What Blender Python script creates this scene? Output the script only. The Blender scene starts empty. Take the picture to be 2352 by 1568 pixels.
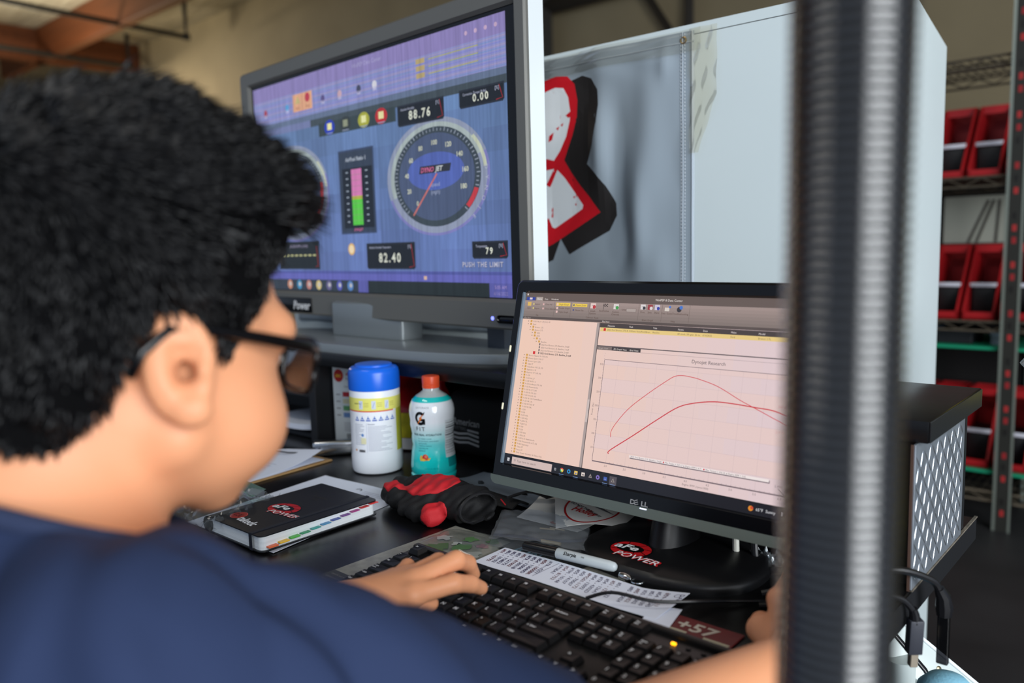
import bpy, bmesh, math, random
import numpy as np
from mathutils import Vector, Matrix
random.seed(7)
rng = np.random.default_rng(7)
scene = bpy.context.scene
COL = scene.collection
R = math.radians

# ------------------------------------------------------------------ camera
CAMZ = 1.14
cam_d = bpy.data.cameras.new('camera')
cam = bpy.data.objects.new('camera', cam_d)
COL.objects.link(cam)
cam_d.sensor_width = 36.0
cam_d.lens = 36.0 * 1867.0 / 2352.0
cam_d.clip_start = 0.02
AX = Vector((0.752, 0.659, -0.027)).normalized()
FW = Vector((-0.657, 0.745, -0.118)).normalized()
UP = AX.cross(FW).normalized()
AX = FW.cross(UP).normalized()
cam.matrix_world = Matrix(((AX.x, UP.x, -FW.x, 0), (AX.y, UP.y, -FW.y, 0), (AX.z, UP.z, -FW.z, CAMZ), (0, 0, 0, 1)))
cam_d.dof.use_dof = True
cam_d.dof.focus_distance = 1.10
cam_d.dof.aperture_fstop = 2.9
scene.camera = cam

# ------------------------------------------------------------------ light and exposure
scene.view_settings.view_transform = 'Standard'
scene.view_settings.look = 'None'
scene.view_settings.gamma = 1.0
scene.view_settings.use_curve_mapping = False
scene.view_settings.exposure = 0.0
world = bpy.data.worlds.new('daylight_outside')
scene.world = world
world.use_nodes = True
world.node_tree.nodes['Background'].inputs[0].default_value = (0.62, 0.76, 1.0, 1)
world.node_tree.nodes['Background'].inputs[1].default_value = 0.45


def area(name, loc, target, sx, sy, watt, col):
    l = bpy.data.lights.new(name, 'AREA')
    l.shape = 'RECTANGLE'
    l.size, l.size_y, l.energy, l.color = sx, sy, watt, col
    o = bpy.data.objects.new(name, l)
    COL.objects.link(o)
    o.location = loc
    o.rotation_euler = (Vector(target) - Vector(loc)).to_track_quat('-Z', 'Y').to_euler()
    return o


area('roll_up_door_daylight', (3.4, -0.7, 1.9), (-0.6, 0.9, 0.95), 3.2, 2.6, 300, (0.93, 0.97, 1.0))
area('skylight_far_bay', (-18.0, 5.6, 4.6), (-17.4, 6.2, 0.0), 2.6, 1.6, 520, (1.0, 0.86, 0.66))
area('added_ceiling_fill', (-15.2, 4.9, 3.9), (-15.2, 5.2, 5.6), 1.0, 1.0, 90, (1.0, 0.92, 0.76))  # added fill without a known lamp, brightens the foil on the far ceiling
area('shop_ceiling_lamp', (-1.6, -0.8, 3.9), (-1.4, 0.6, 0.8), 1.6, 0.5, 20, (1.0, 0.95, 0.88))

# ------------------------------------------------------------------ materials


def lin(c):
    return tuple(((x / 255.0) / 12.92 if x / 255.0 <= 0.04045 else (((x / 255.0) + 0.055) / 1.055) ** 2.4) for x in c)


MATS = {}


def M(name, rgb=(128, 128, 128), rough=0.5, metal=0.0, spec=0.5, bump=None, var=None, emit=None, es=1.0, coat=0.0, sss=0.0, trans=0.0, ior=1.45, aniso=None):
    if name in MATS:
        return MATS[name]
    m = bpy.data.materials.new(name)
    m.use_nodes = True
    nt = m.node_tree
    b = nt.nodes['Principled BSDF']
    c = lin(rgb) + (1,)
    b.inputs['Base Color'].default_value = c
    b.inputs['Roughness'].default_value = rough
    b.inputs['Metallic'].default_value = metal
    b.inputs['Specular IOR Level'].default_value = spec
    b.inputs['Coat Weight'].default_value = coat
    b.inputs['IOR'].default_value = ior
    b.inputs['Transmission Weight'].default_value = trans
    if sss:
        b.inputs['Subsurface Weight'].default_value = sss
        b.inputs['Subsurface Radius'].default_value = (0.012, 0.005, 0.003)
        b.inputs['Subsurface Scale'].default_value = 1.0
    if emit:
        b.inputs['Emission Color'].default_value = lin(emit) + (1,)
        b.inputs['Emission Strength'].default_value = es
    if bump or var:
        tc = nt.nodes.new('ShaderNodeTexCoord')
    if var:   # (scale xyz or float, amount, second colour or None)
        mp = nt.nodes.new('ShaderNodeMapping')
        s = var[0]
        mp.inputs['Scale'].default_value = s if isinstance(s, tuple) else (s, s, s)
        nz = nt.nodes.new('ShaderNodeTexNoise')
        nz.inputs['Scale'].default_value = 1.0
        nz.inputs['Detail'].default_value = 5
        nt.links.new(tc.outputs['Object'], mp.inputs[0])
        nt.links.new(mp.outputs[0], nz.inputs['Vector'])
        rp = nt.nodes.new('ShaderNodeValToRGB')
        rp.color_ramp.elements[0].position = 0.3
        rp.color_ramp.elements[1].position = 0.7
        c2 = lin(var[2]) if len(var) > 2 else tuple(x * (1 - var[1]) for x in c[:3])
        rp.color_ramp.elements[0].color = tuple(c2) + (1,)
        rp.color_ramp.elements[1].color = c
        nt.links.new(nz.outputs['Fac'], rp.inputs[0])
        nt.links.new(rp.outputs[0], b.inputs['Base Color'])
    if bump:  # (scale, strength, distance)
        mp = nt.nodes.new('ShaderNodeMapping')
        s = bump[0]
        mp.inputs['Scale'].default_value = s if isinstance(s, tuple) else (s, s, s)
        nz = nt.nodes.new('ShaderNodeTexNoise')
        nz.inputs['Scale'].default_value = 1.0
        nz.inputs['Detail'].default_value = 3
        nt.links.new(tc.outputs['Object'], mp.inputs[0])
        nt.links.new(mp.outputs[0], nz.inputs['Vector'])
        bp = nt.nodes.new('ShaderNodeBump')
        bp.inputs['Strength'].default_value = bump[1]
        bp.inputs['Distance'].default_value = bump[2] if len(bump) > 2 else 0.001
        nt.links.new(nz.outputs['Fac'], bp.inputs['Height'])
        nt.links.new(bp.outputs[0], b.inputs['Normal'])
    MATS[name] = m
    return m


def film(name, tint=(235, 240, 245), gloss=0.05, rough=0.12, haze=0.0):
    """thin clear plastic: transparent sheet with glossy reflections that grow at grazing angles"""
    if name in MATS:
        return MATS[name]
    m = bpy.data.materials.new(name)
    m.use_nodes = True
    nt = m.node_tree
    nt.nodes.remove(nt.nodes['Principled BSDF'])
    out = nt.nodes['Material Output']
    t = nt.nodes.new('ShaderNodeBsdfTransparent')
    t.inputs[0].default_value = lin(tint) + (1,)
    g = nt.nodes.new('ShaderNodeBsdfGlossy')
    g.inputs['Roughness'].default_value = rough
    lw = nt.nodes.new('ShaderNodeLayerWeight')
    lw.inputs['Blend'].default_value = 0.35
    ad = nt.nodes.new('ShaderNodeMath')
    ad.operation = 'MULTIPLY_ADD'
    ad.inputs[1].default_value = 0.35
    ad.inputs[2].default_value = gloss
    ad.use_clamp = True
    mx = nt.nodes.new('ShaderNodeMixShader')
    nt.links.new(lw.outputs['Fresnel'], ad.inputs[0])
    nt.links.new(ad.outputs[0], mx.inputs[0])
    nt.links.new(t.outputs[0], mx.inputs[1])
    nt.links.new(g.outputs[0], mx.inputs[2])
    last = mx
    if haze:
        df = nt.nodes.new('ShaderNodeBsdfDiffuse')
        df.inputs[0].default_value = lin((226, 232, 238)) + (1,)
        tl = nt.nodes.new('ShaderNodeBsdfTranslucent')
        tl.inputs[0].default_value = lin((226, 232, 238)) + (1,)
        m2 = nt.nodes.new('ShaderNodeMixShader')
        m3 = nt.nodes.new('ShaderNodeMixShader')
        m3.inputs[0].default_value = 0.4
        nt.links.new(df.outputs[0], m3.inputs[1])
        nt.links.new(tl.outputs[0], m3.inputs[2])
        m2.inputs[0].default_value = haze
        nt.links.new(mx.outputs[0], m2.inputs[1])
        nt.links.new(m3.outputs[0], m2.inputs[2])
        last = m2
    nt.links.new(last.outputs[0], out.inputs[0])
    MATS[name] = m
    return m


def printed(name, rough=0.5, glow=0.0, spec=0.4, noise=None, coat=0.0):
    """flat print: the colour of each shape is stored on its faces; a screen shows it as light"""
    if name in MATS:
        return MATS[name]
    m = bpy.data.materials.new(name)
    m.use_nodes = True
    nt = m.node_tree
    b = nt.nodes['Principled BSDF']
    at = nt.nodes.new('ShaderNodeAttribute')
    at.attribute_name = 'Col'
    col = at.outputs['Color']
    if noise:
        tc = nt.nodes.new('ShaderNodeTexCoord')
        mp = nt.nodes.new('ShaderNodeMapping')
        mp.inputs['Scale'].default_value = noise[0]
        nz = nt.nodes.new('ShaderNodeTexNoise')
        nz.inputs['Scale'].default_value = 1
        nz.inputs['Detail'].default_value = 3
        nt.links.new(tc.outputs['Object'], mp.inputs[0])
        nt.links.new(mp.outputs[0], nz.inputs['Vector'])
        mr = nt.nodes.new('ShaderNodeMapRange')
        mr.inputs['From Min'].default_value = 0.3
        mr.inputs['From Max'].default_value = 0.7
        mr.inputs['To Min'].default_value = 1 - noise[1]
        mr.inputs['To Max'].default_value = 1 + noise[1]
        nt.links.new(nz.outputs['Fac'], mr.inputs['Value'])
        vm = nt.nodes.new('ShaderNodeVectorMath')
        vm.operation = 'SCALE'
        nt.links.new(col, vm.inputs[0])
        nt.links.new(mr.outputs[0], vm.inputs['Scale'])
        col = vm.outputs[0]
    b.inputs['Roughness'].default_value = rough
    b.inputs['Specular IOR Level'].default_value = spec
    b.inputs['Coat Weight'].default_value = coat
    if glow:
        b.inputs['Base Color'].default_value = (0.01, 0.01, 0.012, 1)
        nt.links.new(col, b.inputs['Emission Color'])
        b.inputs['Emission Strength'].default_value = glow
    else:
        nt.links.new(col, b.inputs['Base Color'])
    MATS[name] = m
    return m


# ------------------------------------------------------------------ mesh helpers
class MB:
    def __init__(s):
        s.v, s.f, s.m, s.s = [], [], [], []

    def add(s, vs, fs, m=0, smooth=False, T=None):
        o = len(s.v)
        if T is not None:
            vs = [T @ Vector(p) for p in vs]
        s.v.extend([tuple(p) for p in vs])
        for f in fs:
            s.f.append([i + o for i in f])
            s.m.append(m)
            s.s.append(smooth)
        return s

    def box(s, lo, hi, m=0, T=None):
        x0, y0, z0 = lo
        x1, y1, z1 = hi
        return s.add([(x0, y0, z0), (x1, y0, z0), (x1, y1, z0), (x0, y1, z0), (x0, y0, z1), (x1, y0, z1), (x1, y1, z1), (x0, y1, z1)],
                     [(0, 3, 2, 1), (4, 5, 6, 7), (0, 1, 5, 4), (1, 2, 6, 5), (2, 3, 7, 6), (3, 0, 4, 7)], m, False, T)

    def rbox(s, lo, hi, bev=0.002, seg=2, m=0, T=None, smooth=True, vert_only=False):
        bm = bmesh.new()
        bmesh.ops.create_cube(bm, size=1)
        for v in bm.verts:
            v.co = Vector((lo[i] + (v.co[i] + 0.5) * (hi[i] - lo[i]) for i in range(3)))
        es = bm.edges[:]
        if vert_only:
            es = [e for e in es if abs(e.verts[0].co.z - e.verts[1].co.z) > 1e-6]
        bmesh.ops.bevel(bm, geom=es, offset=bev, segments=seg, profile=0.5, affect='EDGES')
        bm.verts.index_update()
        s.add([v.co[:] for v in bm.verts], [[v.index for v in f.verts] for f in bm.faces], m, smooth, T)
        bm.free()
        return s

    def lathe(s, prof, seg=32, c=(0, 0, 0), m=0, smooth=True, T=None, caps=True):
        vs, fs = [], []
        n = len(prof)
        for (r, z) in prof:
            for k in range(seg):
                a = 2 * math.pi * k / seg
                vs.append((c[0] + r * math.cos(a), c[1] + r * math.sin(a), c[2] + z))
        for i in range(n - 1):
            for k in range(seg):
                k2 = (k + 1) % seg
                fs.append((i * seg + k, i * seg + k2, (i + 1) * seg + k2, (i + 1) * seg + k))
        if caps:
            fs.append(list(range(seg))[::-1])
            fs.append([(n - 1) * seg + k for k in range(seg)])
        return s.add(vs, fs, m, smooth, T)

    def tube(s, path, r, seg=8, m=0, smooth=True, T=None, caps=True, flat=1.0):
        P = [Vector(p) for p in path]
        n = len(P)
        rs = r if isinstance(r, (list, tuple)) else [r] * n
        vs, fs = [], []
        up = None
        for i, p in enumerate(P):
            t = (P[min(i + 1, n - 1)] - P[max(i - 1, 0)]).normalized()
            if up is None:
                up = Vector((0, 0, 1)) if abs(t.z) < 0.9 else Vector((1, 0, 0))
            a = t.cross(up).normalized()
            b = a.cross(t).normalized()
            up = b
            for k in range(seg):
                an = 2 * math.pi * k / seg
                vs.append(p + a * (rs[i] * math.cos(an)) + b * (rs[i] * flat * math.sin(an)))
        for i in range(n - 1):
            for k in range(seg):
                k2 = (k + 1) % seg
                fs.append((i * seg + k, i * seg + k2, (i + 1) * seg + k2, (i + 1) * seg + k))
        if caps:
            fs.append(list(range(seg))[::-1])
            fs.append([(n - 1) * seg + k for k in range(seg)])
        return s.add(vs, fs, m, smooth, T)

    def prism(s, poly, z0, z1, m=0, T=None, smooth=False):
        n = len(poly)
        vs = [(x, y, z0) for x, y in poly] + [(x, y, z1) for x, y in poly]
        fs = [list(range(n))[::-1], [n + i for i in range(n)]]
        for i in range(n):
            j = (i + 1) % n
            fs.append((i, j, n + j, n + i))
        return s.add(vs, fs, m, smooth, T)

    def sheet(s, fn, nu, nv, thick=0.0, m=0, smooth=True, T=None):
        """surface fn(u,v) over the unit square, given a small thickness downwards along its own normal"""
        top = [[Vector(fn(i / nu, j / nv)) for i in range(nu + 1)] for j in range(nv + 1)]
        vs, fs = [], []
        W = nu + 1
        for j in range(nv + 1):
            for i in range(W):
                vs.append(top[j][i])
        for j in range(nv):
            for i in range(nu):
                a = j * W + i
                fs.append((a, a + 1, a + W + 1, a + W))
        if thick:
            o = len(vs)
            for j in range(nv + 1):
                for i in range(W):
                    du = top[j][min(i + 1, nu)] - top[j][max(i - 1, 0)]
                    dv = top[min(j + 1, nv)][i] - top[max(j - 1, 0)][i]
                    nn = du.cross(dv)
                    nn = nn.normalized() if nn.length > 1e-12 else Vector((0, 0, 1))
                    vs.append(top[j][i] - nn * thick)
            for j in range(nv):
                for i in range(nu):
                    a = o + j * W + i
                    fs.append((a, a + W, a + W + 1, a + 1))
            ring = [i for i in range(W)] + [j * W + nu for j in range(1, nv + 1)] + [nv * W + i for i in range(nu - 1, -1, -1)] + [j * W for j in range(nv - 1, 0, -1)]
            for q in range(len(ring)):
                a, b = ring[q], ring[(q + 1) % len(ring)]
                fs.append((a, a + o, b + o, b))
        return s.add(vs, fs, m, smooth, T)

    def mesh(s, name, mats, recalc=True):
        me = bpy.data.meshes.new(name)
        me.from_pydata(s.v, [], s.f)
        for m in (mats if isinstance(mats, (list, tuple)) else [mats]):
            me.materials.append(m)
        me.polygons.foreach_set('material_index', s.m)
        me.polygons.foreach_set('use_smooth', s.s)
        if recalc:
            bm = bmesh.new()
            bm.from_mesh(me)
            bmesh.ops.recalc_face_normals(bm, faces=bm.faces[:])
            bm.to_mesh(me)
            bm.free()
        me.update()
        return me

    def build(s, name, mats, parent=None, T=None, recalc=True, sharp=35):
        me = s.mesh(name, mats, recalc)
        if T is not None:
            me.transform(T)
        if sharp and any(s.s):
            try:
                me.set_sharp_from_angle(angle=R(sharp))
            except Exception:
                pass
        return link(name, me, parent)


def link(name, me, parent=None):
    o = bpy.data.objects.new(name, me)
    COL.objects.link(o)
    if parent is not None:
        o.parent = parent
        o.matrix_parent_inverse = wm(parent).inverted()
    return o


def wm(o):
    m = o.matrix_basis.copy()
    if o.parent:
        m = wm(o.parent) @ o.matrix_parent_inverse @ m
    return m


def tag(o, label=None, cat=None, group=None, kind=None):
    if label:
        o['label'] = label
    if cat:
        o['category'] = cat
    if group:
        o['group'] = group
    if kind:
        o['kind'] = kind
    return o


def thing(name, label, cat, loc=(0, 0, 0), group=None):
    o = bpy.data.objects.new(name, None)
    o.empty_display_size = 0.05
    COL.objects.link(o)
    o.location = loc
    return tag(o, label, cat, group)


def XF(loc=(0, 0, 0), rz=0, rx=0, ry=0):
    return Matrix.Translation(loc) @ Matrix.Rotation(rz, 4, 'Z') @ Matrix.Rotation(ry, 4, 'Y') @ Matrix.Rotation(rx, 4, 'X')


# ------------------------------------------------------------------ lettering
GL = {}


def make_glyphs():
    chars = [chr(c) for c in range(33, 127)] + ['°', '←', '↑', '↓', '→']
    for bold in (0, 1):
        obs = []
        for c in chars + ['|H|']:
            cu = bpy.data.curves.new('g', 'FONT')
            cu.body = c
            cu.resolution_u = 2
            cu.offset = 0.022 if bold else 0.0
            o = bpy.data.objects.new('g', cu)
            COL.objects.link(o)
            cw = bpy.data.curves.new('g', 'FONT')
            cw.body = '|' + c + '|'
            cw.resolution_u = 1
            ow = bpy.data.objects.new('g', cw)
            COL.objects.link(ow)
            obs.append((c, o, ow))
        cb = bpy.data.curves.new('g', 'FONT')
        cb.body = '||'
        ob = bpy.data.objects.new('g', cb)
        COL.objects.link(ob)
        dg = bpy.context.evaluated_depsgraph_get()
        dg.update()

        def xw(o):
            bb = o.evaluated_get(dg).bound_box
            xs = [b[0] for b in bb]
            return max(xs) - min(xs)
        base = xw(ob)
        for c, o, ow in obs:
            me = bpy.data.meshes.new_from_object(o.evaluated_get(dg))
            n = len(me.vertices)
            co = np.zeros(n * 3, np.float32)
            me.vertices.foreach_get('co', co)
            co = co.reshape(-1, 3)[:, :2].copy()
            fs = [tuple(p.vertices) for p in me.polygons]
            GL[(c, bold)] = (co, fs, xw(ow) - base)
            bpy.data.meshes.remove(me)
        for c, o, ow in obs:
            for q in (o, ow):
                d = q.data
                bpy.data.objects.remove(q)
                bpy.data.curves.remove(d)
        bpy.data.objects.remove(ob)
        bpy.data.curves.remove(cb)
    h = GL[('H', 0)][0]
    GL['cap'] = float(h[:, 1].max() - h[:, 1].min())


make_glyphs()


class CV:
    """flat print laid on a surface: fn(u, v, w) gives world points, w is the height above the surface"""

    def __init__(s, fn, dh=0.00012):
        s.fn, s.dh = fn, dh
        s.p, s.f, s.c, s.n = [], [], [], 0

    def _add(s, uv, fs, col, layer):
        uv = np.asarray(uv, float)
        s.p.append(np.column_stack([uv, np.full(len(uv), (layer + 1) * s.dh)]))
        c = lin(col) if len(col) == 3 else lin(col)
        for f in fs:
            s.f.append([i + s.n for i in f])
            s.c.append(c)
        s.n += len(uv)

    def rect(s, u0, v0, u1, v1, col, layer=0, nu=1, nv=1):
        us = np.linspace(u0, u1, nu + 1)
        vs = np.linspace(v0, v1, nv + 1)
        uv = [(a, b) for b in vs for a in us]
        W = nu + 1
        fs = [(j * W + i, j * W + i + 1, (j + 1) * W + i + 1, (j + 1) * W + i) for j in range(nv) for i in range(nu)]
        s._add(uv, fs, col, layer)

    def poly(s, pts, col, layer=0):
        s._add(pts, [list(range(len(pts)))], col, layer)

    def disc(s, u, v, r, col, layer=0, n=24, ry=None, a0=0, a1=360):
        ry = r if ry is None else ry
        full = abs(a1 - a0) >= 360
        k = n if full else n + 1
        pts = [(u + r * math.cos(R(a0 + (a1 - a0) * i / n)), v + ry * math.sin(R(a0 + (a1 - a0) * i / n))) for i in range(k)]
        s.poly(pts if full else pts + [(u, v)], col, layer)

    def ring(s, u, v, r0, r1, col, layer=0, n=36, a0=0, a1=360, sy=1.0):
        uv, fs = [], []
        for i in range(n + 1):
            a = R(a0 + (a1 - a0) * i / n)
            uv += [(u + r0 * math.cos(a), v + sy * r0 * math.sin(a)), (u + r1 * math.cos(a), v + sy * r1 * math.sin(a))]
        for i in range(n):
            fs.append((2 * i, 2 * i + 1, 2 * i + 3, 2 * i + 2))
        s._add(uv, fs, col, layer)

    def line(s, pts, w, col, layer=0):
        uv, fs = [], []
        n = len(pts)
        for i in range(n):
            x0, y0 = pts[max(i - 1, 0)]
            x1, y1 = pts[min(i + 1, n - 1)]
            L = math.hypot(x1 - x0, y1 - y0) or 1
            nx, ny = -(y1 - y0) / L * w / 2, (x1 - x0) / L * w / 2
            uv += [(pts[i][0] + nx, pts[i][1] + ny), (pts[i][0] - nx, pts[i][1] - ny)]
        for i in range(n - 1):
            fs.append((2 * i, 2 * i + 1, 2 * i + 3, 2 * i + 2))
        s._add(uv, fs, col, layer)

    def text(s, t, u, v, h, col, layer=1, align='L', bold=0, shear=0.0, rot=0.0, sx=1.0, track=0.0):
        k = h / GL['cap']
        adv, w = [], 0.0
        for ch in t:
            a = 0.32 if ch == ' ' else GL.get((ch, bold), GL[('?', bold)])[2]
            adv.append((ch, w))
            w += (a + track)
        W = w * k * sx
        off = {'L': 0, 'C': -W / 2, 'R': -W}[align]
        cr, sr = math.cos(rot), math.sin(rot)
        for ch, x in adv:
            if ch == ' ':
                continue
            co, fs, _ = GL.get((ch, bold), GL[('?', bold)])
            if len(co) == 0:
                continue
            yy = co[:, 1] * k
            xx = (co[:, 0] + x) * k * sx + off + shear * yy
            s._add(np.column_stack([u + xx * cr - yy * sr, v + xx * sr + yy * cr]), fs, col, layer)
        return W

    def build(s, name, mat, parent=None):
        P = np.vstack(s.p)
        W = np.asarray(s.fn(P[:, 0], P[:, 1], P[:, 2]))
        me = bpy.data.meshes.new(name)
        me.from_pydata(W.tolist(), [], s.f)
        me.materials.append(mat)
        ca = me.color_attributes.new('Col', 'FLOAT_COLOR', 'CORNER')
        ln = [len(f) for f in s.f]
        cc = np.repeat(np.column_stack([np.array(s.c), np.ones(len(s.c))]), ln, axis=0).astype(np.float32)
        tot = len(ca.data)
        buf = np.zeros(tot * 4, np.float32)
        # loop order follows polygon order
        buf[:cc.size] = cc.ravel()[:tot * 4]
        ca.data.foreach_set('color', buf)
        me.update()
        return link(name, me, parent)


def flat(o, ud, vd):
    """plane map: origin, unit u direction, unit v direction"""
    o, ud, vd = np.array(o, float), np.array(ud, float), np.array(vd, float)
    nn = np.cross(ud, vd)
    nn /= np.linalg.norm(nn)
    return lambda u, v, w: o + np.outer(u, ud) + np.outer(v, vd) + np.outer(w, nn)


# ------------------------------------------------------------------ smooth solids (blended round cones and ellipsoids, meshed on a sparse grid)
def rcone(P, a, b, ra, rb):
    a = np.asarray(a, np.float32)
    d = np.asarray(b, np.float32) - a
    L = float(d @ d) + 1e-9
    t = np.clip(((P - a) @ d) / L, 0, 1)
    q = P - a - t[:, None] * d
    return np.sqrt((q * q).sum(1)) - (ra + (rb - ra) * t)


def ell(P, c, r, rot=None):
    q = P - np.asarray(c, np.float32)
    if rot is not None:
        q = q @ np.asarray(rot, np.float32)
    r = np.asarray(r, np.float32)
    k0 = np.sqrt(((q / r) ** 2).sum(1))
    k1 = np.sqrt(((q / (r * r)) ** 2).sum(1)) + 1e-9
    return k0 * (k0 - 1) / k1


def smin(a, b, k):
    h = np.clip(0.5 + 0.5 * (b - a) / k, 0, 1)
    return b * (1 - h) + a * h - k * h * (1 - h)


def smax(a, b, k):
    return -smin(-a, -b, k)


def nets(sdf, lo, hi, h, B=12):
    """surface nets on the blocks that the surface passes through"""
    lo = np.array(lo, np.float32)
    n = np.ceil((np.array(hi) - lo) / (h * B)).astype(int)
    N = n * B + 1
    bi = np.stack(np.meshgrid(*[np.arange(k) for k in n], indexing='ij'), -1).reshape(-1, 3)
    cen = lo + (bi + 0.5) * (h * B)
    d = sdf(cen.astype(np.float32))
    act = bi[np.abs(d) < h * B * 1.15]
    g = np.arange(B + 1)
    loc = np.stack(np.meshgrid(g, g, g, indexing='ij'), -1).reshape(-1, 3)
    S = B + 1
    cid, cpos, edges = [], [], []
    CH = 160
    NX, NY = int(N[0]), int(N[1])

    def gid(i):
        return i[..., 0] + NX * (i[..., 1] + NY * i[..., 2].astype(np.int64))
    for c0 in range(0, len(act), CH):
        blk = act[c0:c0 + CH]
        idx = blk[:, None, :] * B + loc[None]
        pts = (lo + idx.reshape(-1, 3) * h).astype(np.float32)
        V = sdf(pts).reshape(len(blk), S, S, S)
        neg = V < 0
        corners = [(a, b, c) for a in (0, 1) for b in (0, 1) for c in (0, 1)]
        st = np.stack([V[:, a:a + B, b:b + B, c:c + B] for a, b, c in corners], -1)
        sg = st < 0
        mix = sg.any(-1) & ~sg.all(-1)
        w = np.argwhere(mix)
        if len(w):
            vals = st[mix]
            acc = np.zeros((len(w), 3), np.float32)
            cnt = np.zeros(len(w), np.float32)
            for i, p in enumerate(corners):
                for j in range(i + 1, 8):
                    q = corners[j]
                    if sum(abs(p[k] - q[k]) for k in range(3)) != 1:
                        continue
                    x, y = vals[:, i], vals[:, j]
                    cr = (x < 0) != (y < 0)
                    t = np.where(cr, x / np.where(cr, x - y, 1), 0)
                    pt = np.array(p, np.float32) + t[:, None] * (np.array(q, np.float32) - np.array(p, np.float32))
                    acc += pt * cr[:, None]
                    cnt += cr
            gi = blk[w[:, 0]] * B + w[:, 1:]
            cid.append(gid(gi))
            cpos.append(lo + (gi + acc / cnt[:, None]) * h)
        for ax in range(3):
            sl = [slice(0, B)] * 3
            s2 = list(sl)
            s2[ax] = slice(1, B + 1)
            a = neg[(slice(None),) + tuple(sl)]
            b = neg[(slice(None),) + tuple(s2)]
            e = np.argwhere(a != b)
            if len(e):
                fl = a[tuple(e.T)]
                edges.append((ax, blk[e[:, 0]] * B + e[:, 1:], fl))
    cid = np.concatenate(cid)
    cpos = np.concatenate(cpos)
    cid, ui = np.unique(cid, return_index=True)
    cpos = cpos[ui]
    quads = []
    for ax, gi, fl in edges:
        u, v = [k for k in range(3) if k != ax]
        du = np.zeros(3, int)
        dv = np.zeros(3, int)
        du[u] = 1
        dv[v] = 1
        q = np.stack([gid(gi - du - dv), gid(gi - dv), gid(gi), gid(gi - du)], 1)
        pos = np.searchsorted(cid, q)
        pos = np.clip(pos, 0, len(cid) - 1)
        ok = (cid[pos] == q).all(1) & (gi > 0).all(1)
        flip = fl if ax != 1 else ~fl
        pos = np.where(flip[:, None], pos, pos[:, ::-1])
        quads.append(pos[ok])
    return cpos, np.concatenate(quads)


def solid(name, V, Q, mat, parent=None):
    me = bpy.data.meshes.new(name)
    me.from_pydata(V.tolist(), [], Q.tolist())
    me.materials.append(mat)
    me.polygons.foreach_set('use_smooth', [True] * len(Q))
    me.update()
    return link(name, me, parent)


# ================================================================== THE SHOP (setting)
ZD = 0.74
m_floor = M('sealed_concrete', (58, 58, 60), 0.45, var=(3, 0.35), bump=(30, 0.1))
m_wall = M('tan_painted_wall', (176, 160, 126), 0.8, var=(1.2, 0.15), bump=(60, 0.15))
m_foil = M('foil_faced_insulation', (196, 186, 160), 0.55, 0.3, bump=((2, 9, 9), 0.9, 0.08), var=((1, 6, 6), 0.3))
m_glulam = M('stained_timber', (112, 60, 28), 0.55, var=((0.6, 14, 14), 0.35), bump=((1, 20, 20), 0.2))
m_pipe = M('dark_steel_pipe', (44, 42, 38), 0.5, 0.3)
tag(MB().box((-26, -7, -0.2), (8, 8.6, 0)).build('floor', m_floor), kind='structure')
tag(MB().box((-26, 8.4, 0), (8, 8.6, 5.6)).build('wall_back', m_wall), kind='structure')
tag(MB().box((-26.2, -2, 0), (-26, 8.6, 5.6)).build('wall_left', m_wall), kind='structure')
tag(MB().box((-26, -3, 5.6), (8, 8.6, 5.75)).build('ceiling', m_foil), kind='structure')
tag(MB().rbox((-20, 6.36, 4.98), (8, 6.56, 5.6), 0.01, 1, smooth=False).build('trim_1', m_glulam), kind='structure')
tag(MB().rbox((-18.15, -3, 4.98), (-17.85, 8.4, 5.6), 0.01, 1, smooth=False).build('trim_2', m_glulam), kind='structure')
for i, (bx) in enumerate((-22.5, -9.0, -3.4, 2.2)):
    tag(MB().rbox((bx - 0.06, -3, 5.28), (bx + 0.06, 6.36, 5.6), 0.006, 1, smooth=False).build('trim_%d' % (i + 3), m_glulam), kind='structure')
# the dark frame work on the wall behind the cabinet
m_frame = M('dark_painted_steel', (52, 46, 38), 0.6)


def pipe_run(label, pts, r):
    t = thing('sprinkler_pipe', label, 'pipe', pts[0], 'sprinkler pipes under the roof')
    MB().tube(pts, r, 10).build('pipe', m_pipe, t)
    for p in pts[1:-1]:
        MB().lathe([(r * 1.35, -0.05), (r * 1.5, -0.03), (r * 1.5, 0.03), (r * 1.35, 0.05)], 12, p).build('elbow', m_pipe, t)


pipe_run('dark sprinkler pipe crossing below the timber beam, upper of two', [(-13.6, -3, 5.0), (-14.3, 7.6, 5.0), (-14.3, 7.6, 5.598)], 0.045)
pipe_run('dark sprinkler pipe near the far wall, lower of two', [(-16.9, -3, 4.97), (-17.1, 7.8, 4.97), (-17.1, 7.8, 5.598)], 0.05)

t = thing('wall_frame', 'dark steel bracing frame standing against the tan wall', 'frame', (-4.6, 8.0, 0))
for x0, z0, x1, z1, w in ((-7.2, 0, -7.2, 4.6, 0.07), (-6.55, 0, -6.55, 4.3, 0.12), (-4.55, 0, -4.55, 5.6, 0.06), (-7.4, 4.05, -4.4, 4.05, 0.1), (-6.2, 5.6, -4.7, 3.3, 0.05), (-7.3, 3.7, -6.7, 2.9, 0.05)):
    MB().tube([(x0, 8.2, z0), (x1, 8.2, z1)], w, 4, smooth=False).build('brace', m_frame, t)

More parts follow.
